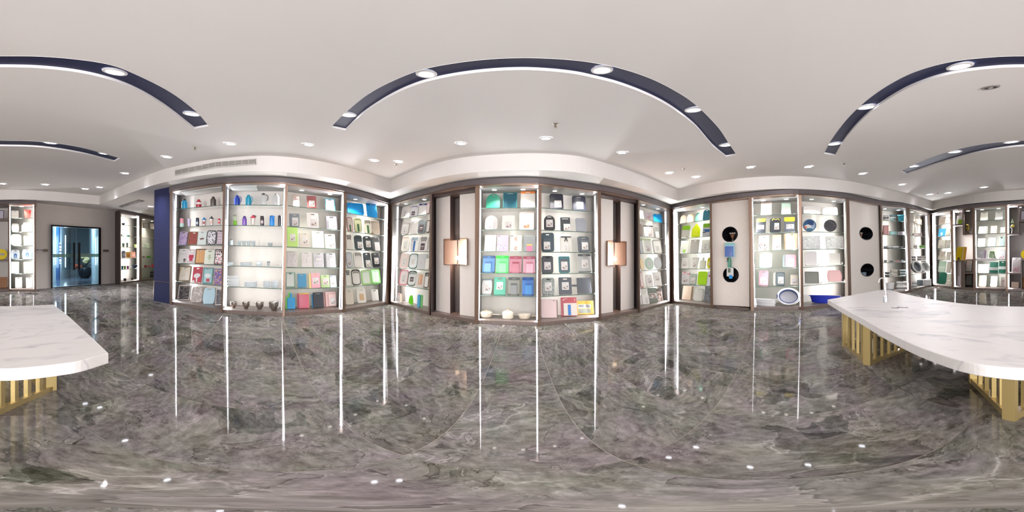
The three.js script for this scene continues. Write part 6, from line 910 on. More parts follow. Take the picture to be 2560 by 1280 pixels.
B('E', 3, [1601, 646, 1609.5, 674], 'peach oval board', { c: '#f2d9ac', s: 'oval' });
B('E', 3, [1614, 644, 1635, 674], 'mint oval board', { c: '#cfe3cf', s: 'oval', groove: '#a9c8ac', card: [0, 0.3, 0.4, 0.4, 'cardText'] });
B('E', 3, [1635.5, 642.5, 1655, 671], 'grey oval board', { c: '#d0d0d0', s: 'oval', groove: '#b2b2b4' });
B('E', 4, [1601, 680, 1608, 717], 'narrow board, pink edge', { c: '#ecd9d2', rim: '#c98f86' });
B('E', 4, [1615, 687, 1633, 714], 'white tag-shaped board', { c: '#f0eae4', s: 'barrel', hole: 1, card: [0.04, 0.25, 0.5, 0.45, 'card'] });
B('E', 4, [1635, 681, 1654, 714], 'white slanted board with card', { c: '#f1ece6', s: 'rect', card: [0, 0.35, 0.5, 0.4, 'card'] });
B('E', 5, [1606, 736, 1623, 757.5], 'small white pair of boards', { c: '#f1ece6', s: 'round', behind: [['#e2dbd2', -0.2]], card: [0.1, 0.1, 0.5, 0.6, 'cardText'] });
B('E', 5, [1622.5, 720, 1644, 753], 'grey pack with flower picture', { c: '#9aa096', clear: 0.3, pack: 1, card: [0, 0.3, 0.9, 0.34, 'cardFlower'] }, 'board pack', 'board_pack');
B('E', 5, [1642.5, 721, 1657, 749], 'dark pack with flower picture', { c: '#5a5450', pack: 1, card: [0, 0, 0.92, 0.74, 'cardFlower'] }, 'board pack', 'board_pack');

// --- lime board cabinet
B('F', 0, [1700.5, 539, 1715, 563], 'peach arched board', { c: '#f2cdb4', s: 'arch' });
B('F', 0, [1717.5, 536, 1734, 561], 'pale yellow arched board', { c: '#f4dcae', s: 'arch' });
B('F', 0, [1738, 533, 1754.6, 553.5], 'jade arched board', { c: '#7fc0ac', s: 'arch', hole: 1, hw: 0.14 });
B('F', 0, [1757.2, 524.6, 1774, 551], 'teal arched board', { c: '#56a4b8', s: 'arch', hole: 1 });
B('F', 1, [1704, 565, 1723, 595], 'white pack with lime top', { c: 'limeWhite', pack: 1 }, 'board pack', 'board_pack');
B('F', 1, [1728.5, 561, 1750, 592], 'neon yellow house-shaped board', { c: '#dbe81a', s: 'house', groove: '#c4d40f' });
B('F', 1, [1756, 559.6, 1775, 589], 'lime and blue striped pack', { c: 'limeBlue', pack: 1 }, 'board pack', 'board_pack');
B('F', 2, [1700.5, 603, 1721, 633], 'white board with lime patch', { c: '#f2f0e6', card: [0.05, 0.05, 0.26, 0.26, '#a8d860'] });
B('F', 2, [1725, 599.5, 1746, 633], 'plain frosted grey board', { c: '#cfcac6', clear: 0.25, hole: 1 });
B('F', 2, [1753, 600, 1774, 631], 'grey-white board with round print', { c: '#e2ddd6', card: [0, 0.25, 0.7, 0.5, 'cardText'] });
B('F', 3, [1703.5, 645.6, 1721, 672.5], 'white slanted board with card', { c: '#f1ebe6', card: [0, 0.2, 0.6, 0.5, 'card'] });
B('F', 3, [1727, 644, 1745.6, 672.5], 'white cup-shaped board', { c: '#f1ede6', s: 'trap', hole: 1, card: [0.05, 0.1, 0.5, 0.5, 'card'] });
B('F', 3, [1749, 644, 1764, 672], 'ivory paddle board', { c: '#eff0dc', s: 'paddle' }, 'cutting board', 'paddle_board');
B('F', 3, [1767, 644, 1777, 674], 'yellow oval board', { c: '#ece23c', s: 'oval', card: [0.1, 0.3, 0.4, 0.2, 'cardText'] });
B('F', 4, [1704, 680, 1723, 710], 'white board with red lettering', { c: 'redText' });
B('F', 4, [1725, 685, 1740.6, 713], 'grey-green board with card', { c: '#aab8aa', hole: 1, card: [0, 0.16, 0.7, 0.5, 'card'] });
B('F', 4, [1743.5, 679, 1767, 711], 'large lime rounded board', { c: '#b7e60f', s: 'round', behind: [['#eef2e2', -0.06]] });
B('F', 4, [1767.5, 679, 1777, 714], 'white board, red square print', { c: '#eef0f4', s: 'round', card: [0.1, 0.6, 0.5, 0.14, '#b9646c'] });
B('F', 5, [1705, 715, 1727.5, 747.5], 'tan wood-like board', { c: '#e3c9b0', s: 'rect', behind: [['#cfb094', 0.08]] });
B('F', 5, [1733, 721, 1757.5, 750], 'plain white board with slot', { c: '#f1ece8', s: 'round', hole: 1, hw: 0.2 });
B('F', 5, [1760, 716, 1777, 752], 'grey spotted board', { c: 'spotted' });

// --- oval basin cabinet
B('Ga', 0, [1901.5, 507, 1929.5, 541], 'ivory board with brown top edge', { c: '#f0e4d4', clear: 0.2, band: '#9a8072', bandH: 0.09, bandHole: false, card: [0.1, 0.35, 0.4, 0.3, 'cardText'] });
B('Ga', 0, [1953, 509, 1977.5, 540], 'pale mint rounded board', { c: '#d5eadb', s: 'round', rim: '#b4dac4', card: [0.05, 0.25, 0.5, 0.4, 'cardText'] });
B('Ga', 1, [1889.5, 547.5, 1914, 580], 'left black pack with yellow lid', { c: '#4c4f55', pack: 1, band: '#efe04a', bandH: 0.24, bandHole: false, card: [0, 0.24, 0.72, 0.3, 'cardFlower'] }, 'board pack', 'board_pack');
B('Ga', 1, [1926, 546, 1952.5, 580], 'black rounded board with card', { c: '#474a50', s: 'round', curves: 1, curveC: '#e3cf3a', behind: [['#3c3e44', -0.08]], card: [0.1, 0.18, 0.46, 0.46, 'card'] });
B('Ga', 1, [1960, 544, 1988, 580], 'right black pack with yellow lid', { c: '#50535a', pack: 1, band: '#f0da22', bandH: 0.3, bandHole: false, card: [0.05, 0.2, 0.7, 0.3, 'cardFlower'] }, 'board pack', 'board_pack');
B('Ga', 2, [1896, 591, 1922, 625], 'ivory pack with photo collage', { c: '#f2e7d6', pack: 1, hole: 1, card: [0, 0, 0.96, 0.55, 'cardFlower'] }, 'board pack', 'board_pack');
B('Ga', 2, [1930.5, 588, 1953, 625], 'beige bagged board with card', { c: '#e2cfba', card: [0.14, 0.08, 0.62, 0.46, 'card'], band: '#d3b89c', bandH: 0.18 });
B('Ga', 2, [1963, 584, 1995, 625], 'large plain beige board', { c: '#efdcc4', hole: 1, hw: 0.2, behind: [['#ddc4a6', -0.08], ['#cdb294', -0.13]] });
B('Ga', 3, [1902, 633, 1930, 670], 'ivory and mint board set', { c: '#efe9e0', s: 'round', rim: '#c2d3c6', behind: [['#a9dcc8', -0.16, 0.96]], card: [0, 0.15, 0.6, 0.55, 'cardText'] });
B('Ga', 3, [1963, 637, 1991, 670], 'pink and grey board set', { c: '#ecabb4', s: 'round', behind: [['#a6b4b2', -0.26, 1]], card: [0.05, 0.2, 0.56, 0.48, 'card'] });
B('Ga', 4, [1896, 677, 1921, 714], 'pink and mint board set', { c: '#eeaebc', s: 'round', hole: 1, behind: [['#c4e6d4', -0.16, 0.97]], card: [0, 0.14, 0.64, 0.4, 'card'] });
B('Ga', 4, [1939, 681, 1962.5, 714], 'dark grey and pale board set', { c: '#70787a', s: 'round', rim: '#535a5c', behind: [['#d8d4cc', -0.28, 0.98]], card: [0.06, 0.15, 0.6, 0.5, 'card'] });
B('Ga', 4, [1975.6, 687.5, 1996, 713], 'ivory board with card', { c: '#f3e6d2', card: [0.05, 0.12, 0.7, 0.5, 'card'], behind: [['#e6d3b8', 0.06]] });
item('Ga', 5, [1886, 747.5, 1942, 768.5], 'wash_basin', 'basin', 'low white oval basin', bowl({ c: '#f0f1f1', d: 0.45, low: 0.4, rim: '#fafafa', bands: [['#e0e2e2', 0.35, 0.6]], grips: '#eef0f0' }), { t: 0.3 });
item('Ga', 5, [1942, 722.5, 2000, 766], 'wash_basin', 'basin', 'navy and white oval basin on edge', (g, w, h) => { const k = new THREE.Group(); k.name = 'tilted_basin'; const ring = (a, b, c, d, z0, z1, m, name) => { const s = new THREE.Shape(); s.absellipse(0, h / 2, a, b, 0, Math.PI * 2, false); const q = new THREE.Path(); q.absellipse(0, h / 2, c, d, 0, Math.PI * 2, false); s.holes.push(q); mesh(name, new THREE.ExtrudeGeometry(s, { depth: z1 - z0, bevelEnabled: true, bevelSize: 0.008, bevelThickness: 0.008, bevelSegments: 2, curveSegments: 40 }).translate(0, 0, z0), m, g); }; const W2 = w / 2, H2 = h / 2; ring(W2 * 0.99, H2 * 0.99, W2 * 0.88, H2 * 0.86, 0.12, 0.16, mat('#eef0f2'), 'rim'); ring(W2 * 0.9, H2 * 0.88, W2 * 0.8, H2 * 0.74, 0.02, 0.13, mat('#34497f'), 'silicone_wall'); const s = new THREE.Shape(); s.absellipse(0, h / 2, W2 * 0.84, H2 * 0.78, 0, Math.PI * 2, false); mesh('bottom', new THREE.ExtrudeGeometry(s, { depth: 0.03, bevelEnabled: false, curveSegments: 40 }), mat('#dfe1e6'), g); for (const e of [-1, 1]) mesh('grip', box(w * 0.05, h * 0.2, 0.1, e * w * 0.5, h * 0.5, 0.12), mat('#34497f'), g); }, { lean: 0.22, t: 0.28 });

// --- serving tray cabinet
B('Gb', 0, [2008, 517, 2050.5, 541.5], 'larger white tray with handles', { c: '#f0ece8', s: 'round', rim: '#fbf9f6', stripe: [0.02, '#b9b2ac', 0.3, 0.6] }, 'tray', 'serving_tray');
B('Gb', 0, [2055, 520, 2094, 543], 'smaller white tray with handles', { c: '#efebe6', s: 'round', rim: '#fbf9f6' }, 'tray', 'serving_tray');
B('Gb', 1, [2007, 549, 2041, 579.5], 'round blue abstract plate', { c: 'roundAbstract', s: 'oval', rim: '#3b5f7c' }, 'plate', 'round_plate');
B('Gb', 1, [2059.5, 550, 2092.5, 579.5], 'round black marbled plate', { c: 'roundBlack', s: 'oval', rim: '#3a383a' }, 'plate', 'round_plate');
B('Gb', 2, [2006, 590.6, 2051, 623], 'left white marbled tray', { c: 'whiteMarble', s: 'rect', hole: 1, hw: 0.03, hx: 0.44, hy: 0.42 }, 'tray', 'serving_tray');
B('Gb', 2, [2064, 591, 2110, 622], 'right white marbled tray', { c: 'whiteMarble', s: 'rect', hole: 1, hw: 0.03, hx: 0.42, hy: 0.42, stripe: [0.02, '#f7f6f5', 0, 1] }, 'tray', 'serving_tray');
const stand = (m) => (g, w, h) => { const bx = bd(m); const k = new THREE.Group(); k.name = 'tray_panel'; k.position.y = 0.03; g.add(k); bx(k, w * 0.82, h * 0.92); mesh('stand_rail', new THREE.TubeGeometry(new THREE.CatmullRomCurve3([V3(-w * 0.45, 0.02, 0.06), V3(0, 0.012, 0.09), V3(w * 0.5, 0.03, 0.07), V3(w * 0.54, 0.08, 0.02)]), 20, 0.014, 8), mat('#f2eee6'), g); };
item('Gb', 3, [2009, 629, 2046, 671], 'serving_tray', 'tray', 'taller white tray on a stand', stand({ c: '#efe9e4', s: 'round', rim: '#f8f4ef' }), { lean: 0.18 });
item('Gb', 3, [2070, 634, 2104, 667], 'serving_tray', 'tray', 'shorter white tray on a stand', stand({ c: '#efe9e0', s: 'rect', rim: '#f8f4ef' }), { lean: 0.18 });
item('Gb', 4, [2008, 680, 2052, 714], 'serving_tray', 'tray', 'grey-green tray on white stand', stand({ c: '#8b8b82', s: 'rect', rim: '#7d7d74' }), { lean: 0.25 });
item('Gb', 4, [2064, 677, 2110, 712], 'serving_tray', 'tray', 'pink tray on white stand', stand({ c: '#efc0be', s: 'barrel', rim: '#e9b2b0' }), { lean: 0.25 });
item('Gb', 5, [2021, 739, 2104, 762], 'plastic_tub', 'tub', 'wide royal blue tub', bowl({ c: '#1f34bc', d: 0.42, low: 0.36, rim: '#2238c6' }), { t: 0.3 });

// --- teal bowl cabinet
item('Ha', 0, [2206, 537, 2223, 549.5], 'folding_bowl', 'bowl', 'grey and white folding bowl', bowl({ c: '#eeeeea', d: 0.8, rim: '#f6f5f2', bands: [['#8b857f', 0.3, 0.6]] }));
item('Ha', 0, [2223, 537, 2241, 552], 'folding_bowl', 'bowl', 'slate and white folding bowl', bowl({ c: '#6f8a90', d: 0.8, bands: [['#eef0ee', 0.42, 0.6]] }));
item('Ha', 0, [2243, 538, 2262, 553], 'folding_bowl', 'bowl', 'bright teal bowl', bowl({ c: '#1f9bb4', d: 0.8, low: 0.28 }));
item('Ha', 1, [2207, 563.5, 2221, 585], 'storage_bin', 'bin', 'tall pink box', bin({ c: '#efb3ae', rim: '#dfa09a', low: 0.45 }));
item('Ha', 1, [2224, 578, 2242, 587], 'storage_bin', 'bin', 'low dusty teal bin', bin({ c: '#8fb6b6', rim: '#3d4f54', low: 0.45 }));
item('Ha', 1, [2245.6, 579, 2263, 588], 'storage_bin', 'bin', 'low lilac-grey bin', bin({ c: '#a6a2aa', rim: '#8d8a92', low: 0.45 }));
item('Ha', 2, [2209, 615.5, 2216, 622], 'storage_bin', 'bin', 'tiny dark bin', bin({ c: '#77787a', rim: '#f0efec' }));
item('Ha', 2, [2217, 614.7, 2233, 622], 'storage_bin', 'bin', 'left white and dark grey bin', bin({ c: '#dfe0df', rim: '#575c60', bands: [['#55595c', 0.05, 0.4]] }));
item('Ha', 2, [2234, 615, 2248, 622], 'storage_bin', 'bin', 'right white and dark grey bin', bin({ c: '#dfe0df', rim: '#4f5458', bands: [['#44484c', 0.05, 0.4]] }));
item('Ha', 2, [2252, 616, 2260, 622], 'storage_bin', 'bin', 'small white and grey bin', bin({ c: '#e6e6e4', rim: '#eeeeec', bands: [['#6a6c6e', 0.2, 0.8]] }));
item('Ha', 3, [2209, 650, 2218, 657.5], 'storage_bin', 'bin', 'olive and white bowl', bowl({ c: '#8e8d80', rim: '#f2f1ee', d: 0.8 }));
item('Ha', 3, [2223, 651, 2235, 657.5], 'storage_bin', 'bin', 'grey bowl with white rim', bowl({ c: '#7e8082', rim: '#f2f1ee', d: 0.8 }));
item('Ha', 3, [2238, 650, 2251, 657.5], 'storage_bin', 'bin', 'pink-brown colander', bin({ c: '#a98684', rim: '#8f6e6c' }));
item('Ha', 3, [2253, 649.5, 2266, 657], 'storage_bin', 'bin', 'pale blue-grey colander', bin({ c: '#b4c0ca', rim: '#7e8fa4' }));
item('Ha', 4, [2211, 687, 2225, 695], 'folding_bowl', 'bowl', 'lower dark bowl of left stack', bowl({ c: '#565b5c', rim: '#f4f3f0', d: 0.8 }), { t: 0.32 });
{ const q = bays.Ha; item('Ha', 4, [2211, 680, 2225, 687], 'folding_bowl', 'bowl', 'upper dark bowl of left stack', bowl({ c: '#5c6060', rim: '#f4f3f0', d: 0.8 }), { t: 0.32, y: LEVEL[4] + 0.085 }); }
item('Ha', 4, [2222, 683.5, 2246, 694], 'folding_basin', 'basin', 'lower beige basin of middle stack', bowl({ c: '#d3ccbe', rim: '#f4f2ec', d: 0.6 }), { t: 0.32 });
item('Ha', 4, [2223, 674, 2246, 684], 'folding_basin', 'basin', 'upper beige basin of middle stack', bowl({ c: '#cfc8ba', rim: '#f4f2ec', d: 0.6 }), { t: 0.32, y: LEVEL[4] + 0.12 });
item('Ha', 4, [2248.7, 675, 2266, 689], 'folding_bowl', 'bowl', 'slate green stacked bowl', bowl({ c: '#5d7677', rim: '#f2f2ef', d: 0.8, bands: [['#eef0ec', 0.42, 0.55]] }), { t: 0.32 });
item('Ha', 4, [2218, 668, 2232, 682], 'bowl_ring', 'bowl', 'white ring rim standing behind', (g, w, h) => { mesh('ring', new THREE.TorusGeometry(w * 0.42, w * 0.08, 10, 28).translate(0, w * 0.5, 0), mat('#f0eeea'), g); mesh('inner_wall', new THREE.TorusGeometry(w * 0.34, w * 0.05, 8, 28).translate(0, w * 0.5, -0.03), mat('#9a9c98'), g); }, { t: 0.8 });
item('Ha', 5, [2213, 707, 2237, 722], 'wash_basin', 'basin', 'white basin with grey foot', bowl({ c: '#f1f1ee', d: 0.6, rim: '#fbfbf9', bands: [['#7c8886', 0.05, 0.3]] }), { t: 0.3 });
item('Ha', 5, [2239, 715.5, 2268, 727.5], 'wash_basin', 'basin', 'lower grey-banded basin', bowl({ c: '#f1f1ee', d: 0.5, rim: '#fbfbf9', bands: [['#86898a', 0.3, 0.7]] }), { t: 0.25 });
item('Ha', 5, [2239, 704, 2270, 716], 'wash_basin', 'basin', 'upper grey-banded basin', bowl({ c: '#f3f3f0', d: 0.5, rim: '#fbfbf9', bands: [['#9a9c9c', 0.3, 0.6]] }), { t: 0.25, y: LEVEL[5] + 0.16 });

// --- white tub corner cabinet
item('Hb', 0, [2275, 553, 2287.5, 559], 'folded_crate', 'crate', 'flat beige folded crates', (g, w, h) => { for (let i = 0; i < 2; i++) mesh('layer', box(w, h * 0.42, w * 0.6, 0, h * (0.22 + i * 0.5), 0), mat(i ? '#d9cbbd' : '#e6dbd0'), g); });
item('Hb', 0, [2289, 549, 2304, 563], 'toast_tray', 'tray', 'toast-shaped tray, brown outline', (g, w, h) => { const s = new THREE.Shape(); s.moveTo(-w * 0.4, 0); s.lineTo(w * 0.4, 0); s.lineTo(w * 0.42, h * 0.5); s.bezierCurveTo(w * 0.6, h * 0.7, w * 0.5, h, w * 0.25, h); s.quadraticCurveTo(0, h * 0.92, -w * 0.25, h); s.bezierCurveTo(-w * 0.5, h, -w * 0.6, h * 0.7, -w * 0.42, h * 0.5); mesh('tray', plate(s, 0.02), mat('#f3e6d6'), g); mesh('outline', new THREE.TubeGeometry(new THREE.CatmullRomCurve3(s.getPoints(8).map((p) => V3(p.x * 0.96, p.y * 0.96 + 0.004, 0.024)), true), 60, 0.009, 6), mat('#c98a5e'), g); }, { lean: 0.15 });
item('Hb', 1, [2282, 583, 2304, 590], 'folded_crate', 'crate', 'flat pale pink folded crate', bin({ c: '#f0ddd8', rim: '#f4e6e2', low: 0.46 }));
item('Hb', 2, [2283, 612.6, 2294, 621.5], 'folding_bowl', 'bowl', 'brown and white folding bowl', bowl({ c: '#efece8', rim: '#8a6f66', bands: [['#8a6f66', 0.3, 0.6]], d: 0.8 }));
item('Hb', 2, [2296, 613.4, 2314, 622], 'folding_basin', 'basin', 'leaf green folding basin', bowl({ c: '#e9efe2', rim: '#6dbb35', bands: [['#6dbb35', 0.3, 0.85]], d: 0.6 }));
[[2278, 'left'], [2291.5, 'middle'], [2303.5, 'right']].forEach(([x, n], i) => { item('Hb', 3, [x, 646, x + 12.5, 652.5], 'folding_bowl', 'bowl', 'lower grey-white bowl, ' + n + ' stack', bowl({ c: '#f0eeea', rim: '#f8f7f4', bands: [['#7a7470', 0.25, 0.7]], d: 0.8 }), { t: 0.35 }); item('Hb', 3, [x, 640, x + 12.5, 646.5], 'folding_bowl', 'bowl', 'upper grey-white bowl, ' + n + ' stack', bowl({ c: '#f0eeea', rim: '#f8f7f4', bands: [['#867f7a', 0.25, 0.7]], d: 0.8 }), { t: 0.35, y: LEVEL[3] + 0.082 }); });
const tilted = (c1, c2) => (g, w, h) => { const ring = (a, b, c, d, z0, z1, m, name) => { const s = new THREE.Shape(); s.absellipse(0, h / 2, a, b, 0, Math.PI * 2, false); const q = new THREE.Path(); q.absellipse(0, h / 2, c, d, 0, Math.PI * 2, false); s.holes.push(q); mesh(name, new THREE.ExtrudeGeometry(s, { depth: z1 - z0, bevelEnabled: true, bevelSize: 0.006, bevelThickness: 0.006, bevelSegments: 2, curveSegments: 32 }).translate(0, 0, z0), m, g); }; ring(w / 2, h / 2, w * 0.42, h * 0.42, 0.1, 0.14, mat('#f3f2ef'), 'rim'); ring(w * 0.43, h * 0.43, w * 0.36, h * 0.35, 0.02, 0.11, mat(c1), 'silicone_wall'); const s = new THREE.Shape(); s.absellipse(0, h / 2, w * 0.38, h * 0.37, 0, Math.PI * 2, false); mesh('bottom', new THREE.ExtrudeGeometry(s, { depth: 0.02, bevelEnabled: false, curveSegments: 32 }), mat(c2), g); };
item('Hb', 4, [2279, 655.6, 2302, 681], 'folding_basin', 'basin', 'dark grey basin leaning on edge', tilted('#74777a', '#8d9092'), { lean: 0.35, t: 0.3 });
item('Hb', 4, [2299.5, 657, 2320, 679.5], 'folding_basin', 'basin', 'white basin leaning on edge', tilted('#b9bcba', '#e4e4e0'), { lean: 0.35, t: 0.3 });
item('Hb', 5, [2279, 711, 2293, 718], 'folding_basin', 'basin', 'lower small white basin', bowl({ c: '#f2f1ee', rim: '#fbfaf8', bands: [['#8d918f', 0.3, 0.6]], d: 0.7 }), { t: 0.3 });
item('Hb', 5, [2279, 704.5, 2293, 711.5], 'folding_basin', 'basin', 'upper small white basin', bowl({ c: '#f2f1ee', rim: '#fbfaf8', bands: [['#a3a6a4', 0.3, 0.6]], d: 0.7 }), { t: 0.3, y: LEVEL[5] + 0.1 });
item('Hb', 5, [2295, 697, 2323, 717], 'folding_tub', 'tub', 'big ribbed white tub on its side', (g, w, h) => { for (let i = 0; i < 5; i++) { const k = 1 - Math.abs(i - 2) * 0.03; mesh('rib', box(w * 0.13, h * 0.9 * k, 0.3, w * (-0.22 + i * 0.16), h * 0.45, 0), mat(i % 2 ? '#dedfde' : '#efefee'), g); } mesh('dark_end', box(w * 0.16, h * 0.8, 0.28, -w * 0.4, h * 0.4, 0.0), mat('#6b7a86'), g); mesh('rim', box(w * 0.09, h, 0.34, w * 0.47, h * 0.5, 0), mat('#f6f6f4'), g); }, { t: 0.3 });

// --- narrow cabinet with the dark green board
B('Ia', 0, [2347, 543, 2362.5, 564.6], 'left ivory board, sepia print', { c: '#f1e8da', groove: '#c9b79c', card: [0, 0.25, 0.4, 0.4, '#e6d5c0'] });
B('Ia', 0, [2364.5, 543, 2375, 563], 'right ivory board, sepia print', { c: '#f1e9dc', card: [0.1, 0.25, 0.4, 0.4, '#e6d8c6'] });
B('Ia', 1, [2346, 572, 2363, 593], 'sky blue board', { c: '#4fb4e6', stripe: [0.3, '#d9eefa', 0.1, 0.5], behind: [['#e2e6e4', -0.06]] });
B('Ia', 1, [2365, 573, 2375, 591], 'plain ivory board', { c: '#f0e9de' });
B('Ia', 2, [2345, 600.6, 2363, 622], 'left white slanted board', { c: '#f0ebe4', card: [0, 0.05, 0.5, 0.3, 'cardText'], behind: [['#ddd4c9', 0.08]] });
B('Ia', 2, [2365, 600.6, 2375, 621], 'right white slanted board', { c: '#efe9e0', card: [0, 0.05, 0.6, 0.3, 'cardText'] });
B('Ia', 3, [2345, 627.5, 2364.5, 652], 'ivory bear-shaped board', { c: '#f1e9de', s: 'bear', card: [0, 0.3, 0.4, 0.34, '#ddd0c4'] });
B('Ia', 3, [2366, 630, 2375.5, 651], 'pale board beside bear shape', { c: '#efe6de' });
B('Ia', 4, [2345.5, 652.7, 2363.5, 681.4], 'pale green board with band', { c: '#c7e2ce', card: [0, 0.3, 0.9, 0.2, '#e9f3ea'] });
B('Ia', 4, [2366, 654.5, 2376.6, 681], 'narrow ivory board', { c: '#efe7da' });
B('Ia', 5, [2345.5, 681.4, 2365, 704], 'dark green rounded board', { c: '#2f7d66', s: 'pill' });
B('Ia', 5, [2365.5, 685, 2377, 706.5], 'ivory pitcher-shaped board', { c: '#efe8dc', s: 'round', hole: 1, hy: 0.4, hw: 0.5 });

// --- staggered boxes with the yellow boards
const lvl = (id, py) => lev(id, py);
B('Ib', 0, [2391, 540, 2405, 559.5], 'grey patterned box board', { c: '#cfcfcc', card: [0, 0.3, 0.6, 0.3, '#c3d9a0'] }, 'cutting board', 'cutting_board', { y: lvl('Ib', 560), on: 'upper left box' });
B('Ib', 0, [2396, 550.5, 2405.5, 559.5], 'small lime pack', { c: '#a8d13a', pack: 1 }, 'board pack', 'board_pack', { y: lvl('Ib', 560), on: 'upper left box', t: 0.12 });
item('Ib', 0, [2414.5, 560, 2423, 585.5], 'flower_vase', 'vase', 'small vase with dry yellow flowers', (g, w, h) => { mesh('vase', lathe([[0, 0], [w * 0.34, 0], [w * 0.42, h * 0.1], [w * 0.3, h * 0.2], [w * 0.26, h * 0.22]]), mat('#6b5f50'), g); const st = []; for (let i = 0; i < 12; i++) { const a = rnd() * 6.28, r = w * 0.4 * rnd(); st.push(new THREE.TubeGeometry(new THREE.QuadraticBezierCurve3(V3(0, h * 0.2, 0), V3(0, h * 0.5, 0), V3(Math.cos(a) * r, h * (0.6 + rnd() * 0.38), Math.sin(a) * r)), 5, 0.006, 4)); } mesh('stems', st, mat('#8b7d3c'), g); const f = []; for (let i = 0; i < 16; i++) f.push(new THREE.IcosahedronGeometry(0.022, 0).translate((rnd() - 0.5) * w * 0.8, h * (0.45 + rnd() * 0.5), (rnd() - 0.5) * w * 0.5)); mesh('blossoms', f, mat('#d8bf4a'), g); }, { y: lev('Ib', 585.5), on: 'upper right box' });
B('Ib', 3, [2389.5, 618, 2403, 651], 'bright yellow board', { c: '#f8da1c', s: 'round', card: [0.1, 0, 0.4, 0.22, '#6d5a30'] }, 'cutting board', 'cutting_board', { y: lvl('Ib', 651), on: 'middle box', t: 0.12 });
B('Ib', 3, [2401, 617.5, 2411.5, 651], 'orange-yellow ridged boards', { c: '#f6c83a', stripe: [0.24, '#f9e6b0', 0, 1], behind: [['#f1a86a', 0.12]] }, 'cutting board', 'cutting_board', { y: lvl('Ib', 651), on: 'middle box', t: 0.2 });
B('Ib', 4, [2413, 649, 2430.5, 681], 'ivory board, dark frame, upper', { c: '#efe8dd', rim: '#5b4a3e' }, 'cutting board', 'cutting_board', { y: lvl('Ib', 681), on: 'lower right box' });
B('Ib', 5, [2413, 686, 2430.5, 714], 'ivory board, dark frame, lowest', { c: '#efe9df', rim: '#5b4a3e' }, 'cutting board', 'cutting_board', { on: 'cabinet floor' });
item('Ib', 5, [2391, 687, 2401, 714], 'pyramid_pack', 'pack', 'tall white pyramid-shaped pack', (g, w, h) => { mesh('body', new THREE.CylinderGeometry(w * 0.12, w * 0.62, h * 0.95, 4).rotateY(Math.PI / 4).scale(1, 1, 0.5).translate(0, h * 0.475, 0), mat('#edeaf0'), g); mesh('tip', box(w * 0.3, h * 0.05, 0.05, 0, h * 0.97, 0), mat('#8a8088'), g); }, { t: 0.3 });

// --- twin dark green board cabinet
B('Ic', 0, [2450.5, 532, 2470, 556.5], 'ivory board with small slot', { c: '#f3eddf', hole: 1, card: [0, 0.02, 0.6, 0.2, '#e8e0d0'] });
B('Ic', 0, [2487.5, 531, 2507, 554.5], 'white board with fine print', { c: '#f8f6f2', hole: 1, card: [0, 0.06, 0.7, 0.3, 'cardText'] });
B('Ic', 1, [2446, 567, 2465, 586], 'ivory folded board', { c: '#f2ece2', hole: 1, behind: [['#e3dacb', 0.14]] });
B('Ic', 1, [2476.5, 565.6, 2492.5, 585], 'salmon pink board', { c: '#f4b6ae', hole: 1 });
B('Ic', 1, [2501, 569, 2513, 584], 'small ivory board', { c: '#efe7da' });
B('Ic', 2, [2444.5, 597, 2463, 618.6], 'white slanted board', { c: '#f1ece4', card: [-0.1, 0.02, 0.4, 0.2, 'cardText'] });
B('Ic', 2, [2470.5, 595, 2490, 618], 'pale blue-grey board', { c: '#cfdde0', card: [0, 0.08, 0.6, 0.18, '#dfe9ea'] });
B('Ic', 2, [2497, 592, 2513, 618], 'pale blue tapered board', { c: '#d2e0e0', s: 'trap', card: [-0.1, 0.8, 0.3, 0.16, '#6a6a66'] });
B('Ic', 3, [2445, 625.7, 2460, 645], 'grey-white board before violet', { c: '#dcd8dc', card: [0.04, 0.5, 0.5, 0.3, '#e9e6e9'], behind: [['#b9a6bb', 0.3]] }, 'cutting board', 'cutting_board', { y: lvl('Ic', 645.5) + 0.004, t: 0.2, on: 'white box' });
item('Ic', 3, [2469, 627.5, 2490, 645], 'gift_bag', 'bag', 'green leafy gift bag', (g, w, h) => { mesh('bag', new THREE.CylinderGeometry(w * 0.3, w * 0.46, h * 0.8, 12).scale(1, 1, 0.5).translate(0, h * 0.4, 0), prints.leafBag, g); mesh('gathered_top', new THREE.TorusGeometry(w * 0.22, h * 0.1, 8, 16).rotateX(Math.PI / 2).scale(1, 1, 0.6).translate(0, h * 0.86, 0), mat('#6f9a5c'), g); }, { y: lev('Ic', 645.5) + 0.004, t: 0.25, on: 'white box' });
B('Ic', 3, [2493, 625, 2514.5, 650.5], 'white board with pink blossoms', { c: 'pinkBlossom', hole: 1, hw: 0.26 });
B('Ic', 4, [2445, 661, 2472.5, 682.3], 'wide white frame tray', { c: '#eae5da', rim: '#d9d1c2' }, 'tray', 'serving_tray');
B('Ic', 4, [2474, 655.4, 2495, 683], 'left dark green board, white band', { c: '#2c7560', card: [0, 0.26, 1, 0.26, '#f0f2ee'] });
B('Ic', 4, [2496.5, 652.7, 2514.5, 683], 'right dark green board, white band', { c: '#28705c', hole: 1, card: [0, 0.3, 1, 0.24, '#f0f2ee'] });
B('Ic', 5, [2446, 688.6, 2466, 716], 'ivory rounded board, golden panel', { c: '#efe3cf', s: 'round', card: [0, 0.15, 0.4, 0.7, '#e3cfa8'] });
B('Ic', 5, [2476, 690.4, 2493.3, 717.5], 'white board, curled drawing', { c: '#f0ebe2', s: 'round', groove: '#c9beb0' });
B('Ic', 5, [2501.5, 693, 2515, 716.5], 'pinkish rounded board', { c: '#efdfd8', s: 'round', card: [0, 0.5, 0.3, 0.2, '#d3a8a2'] });

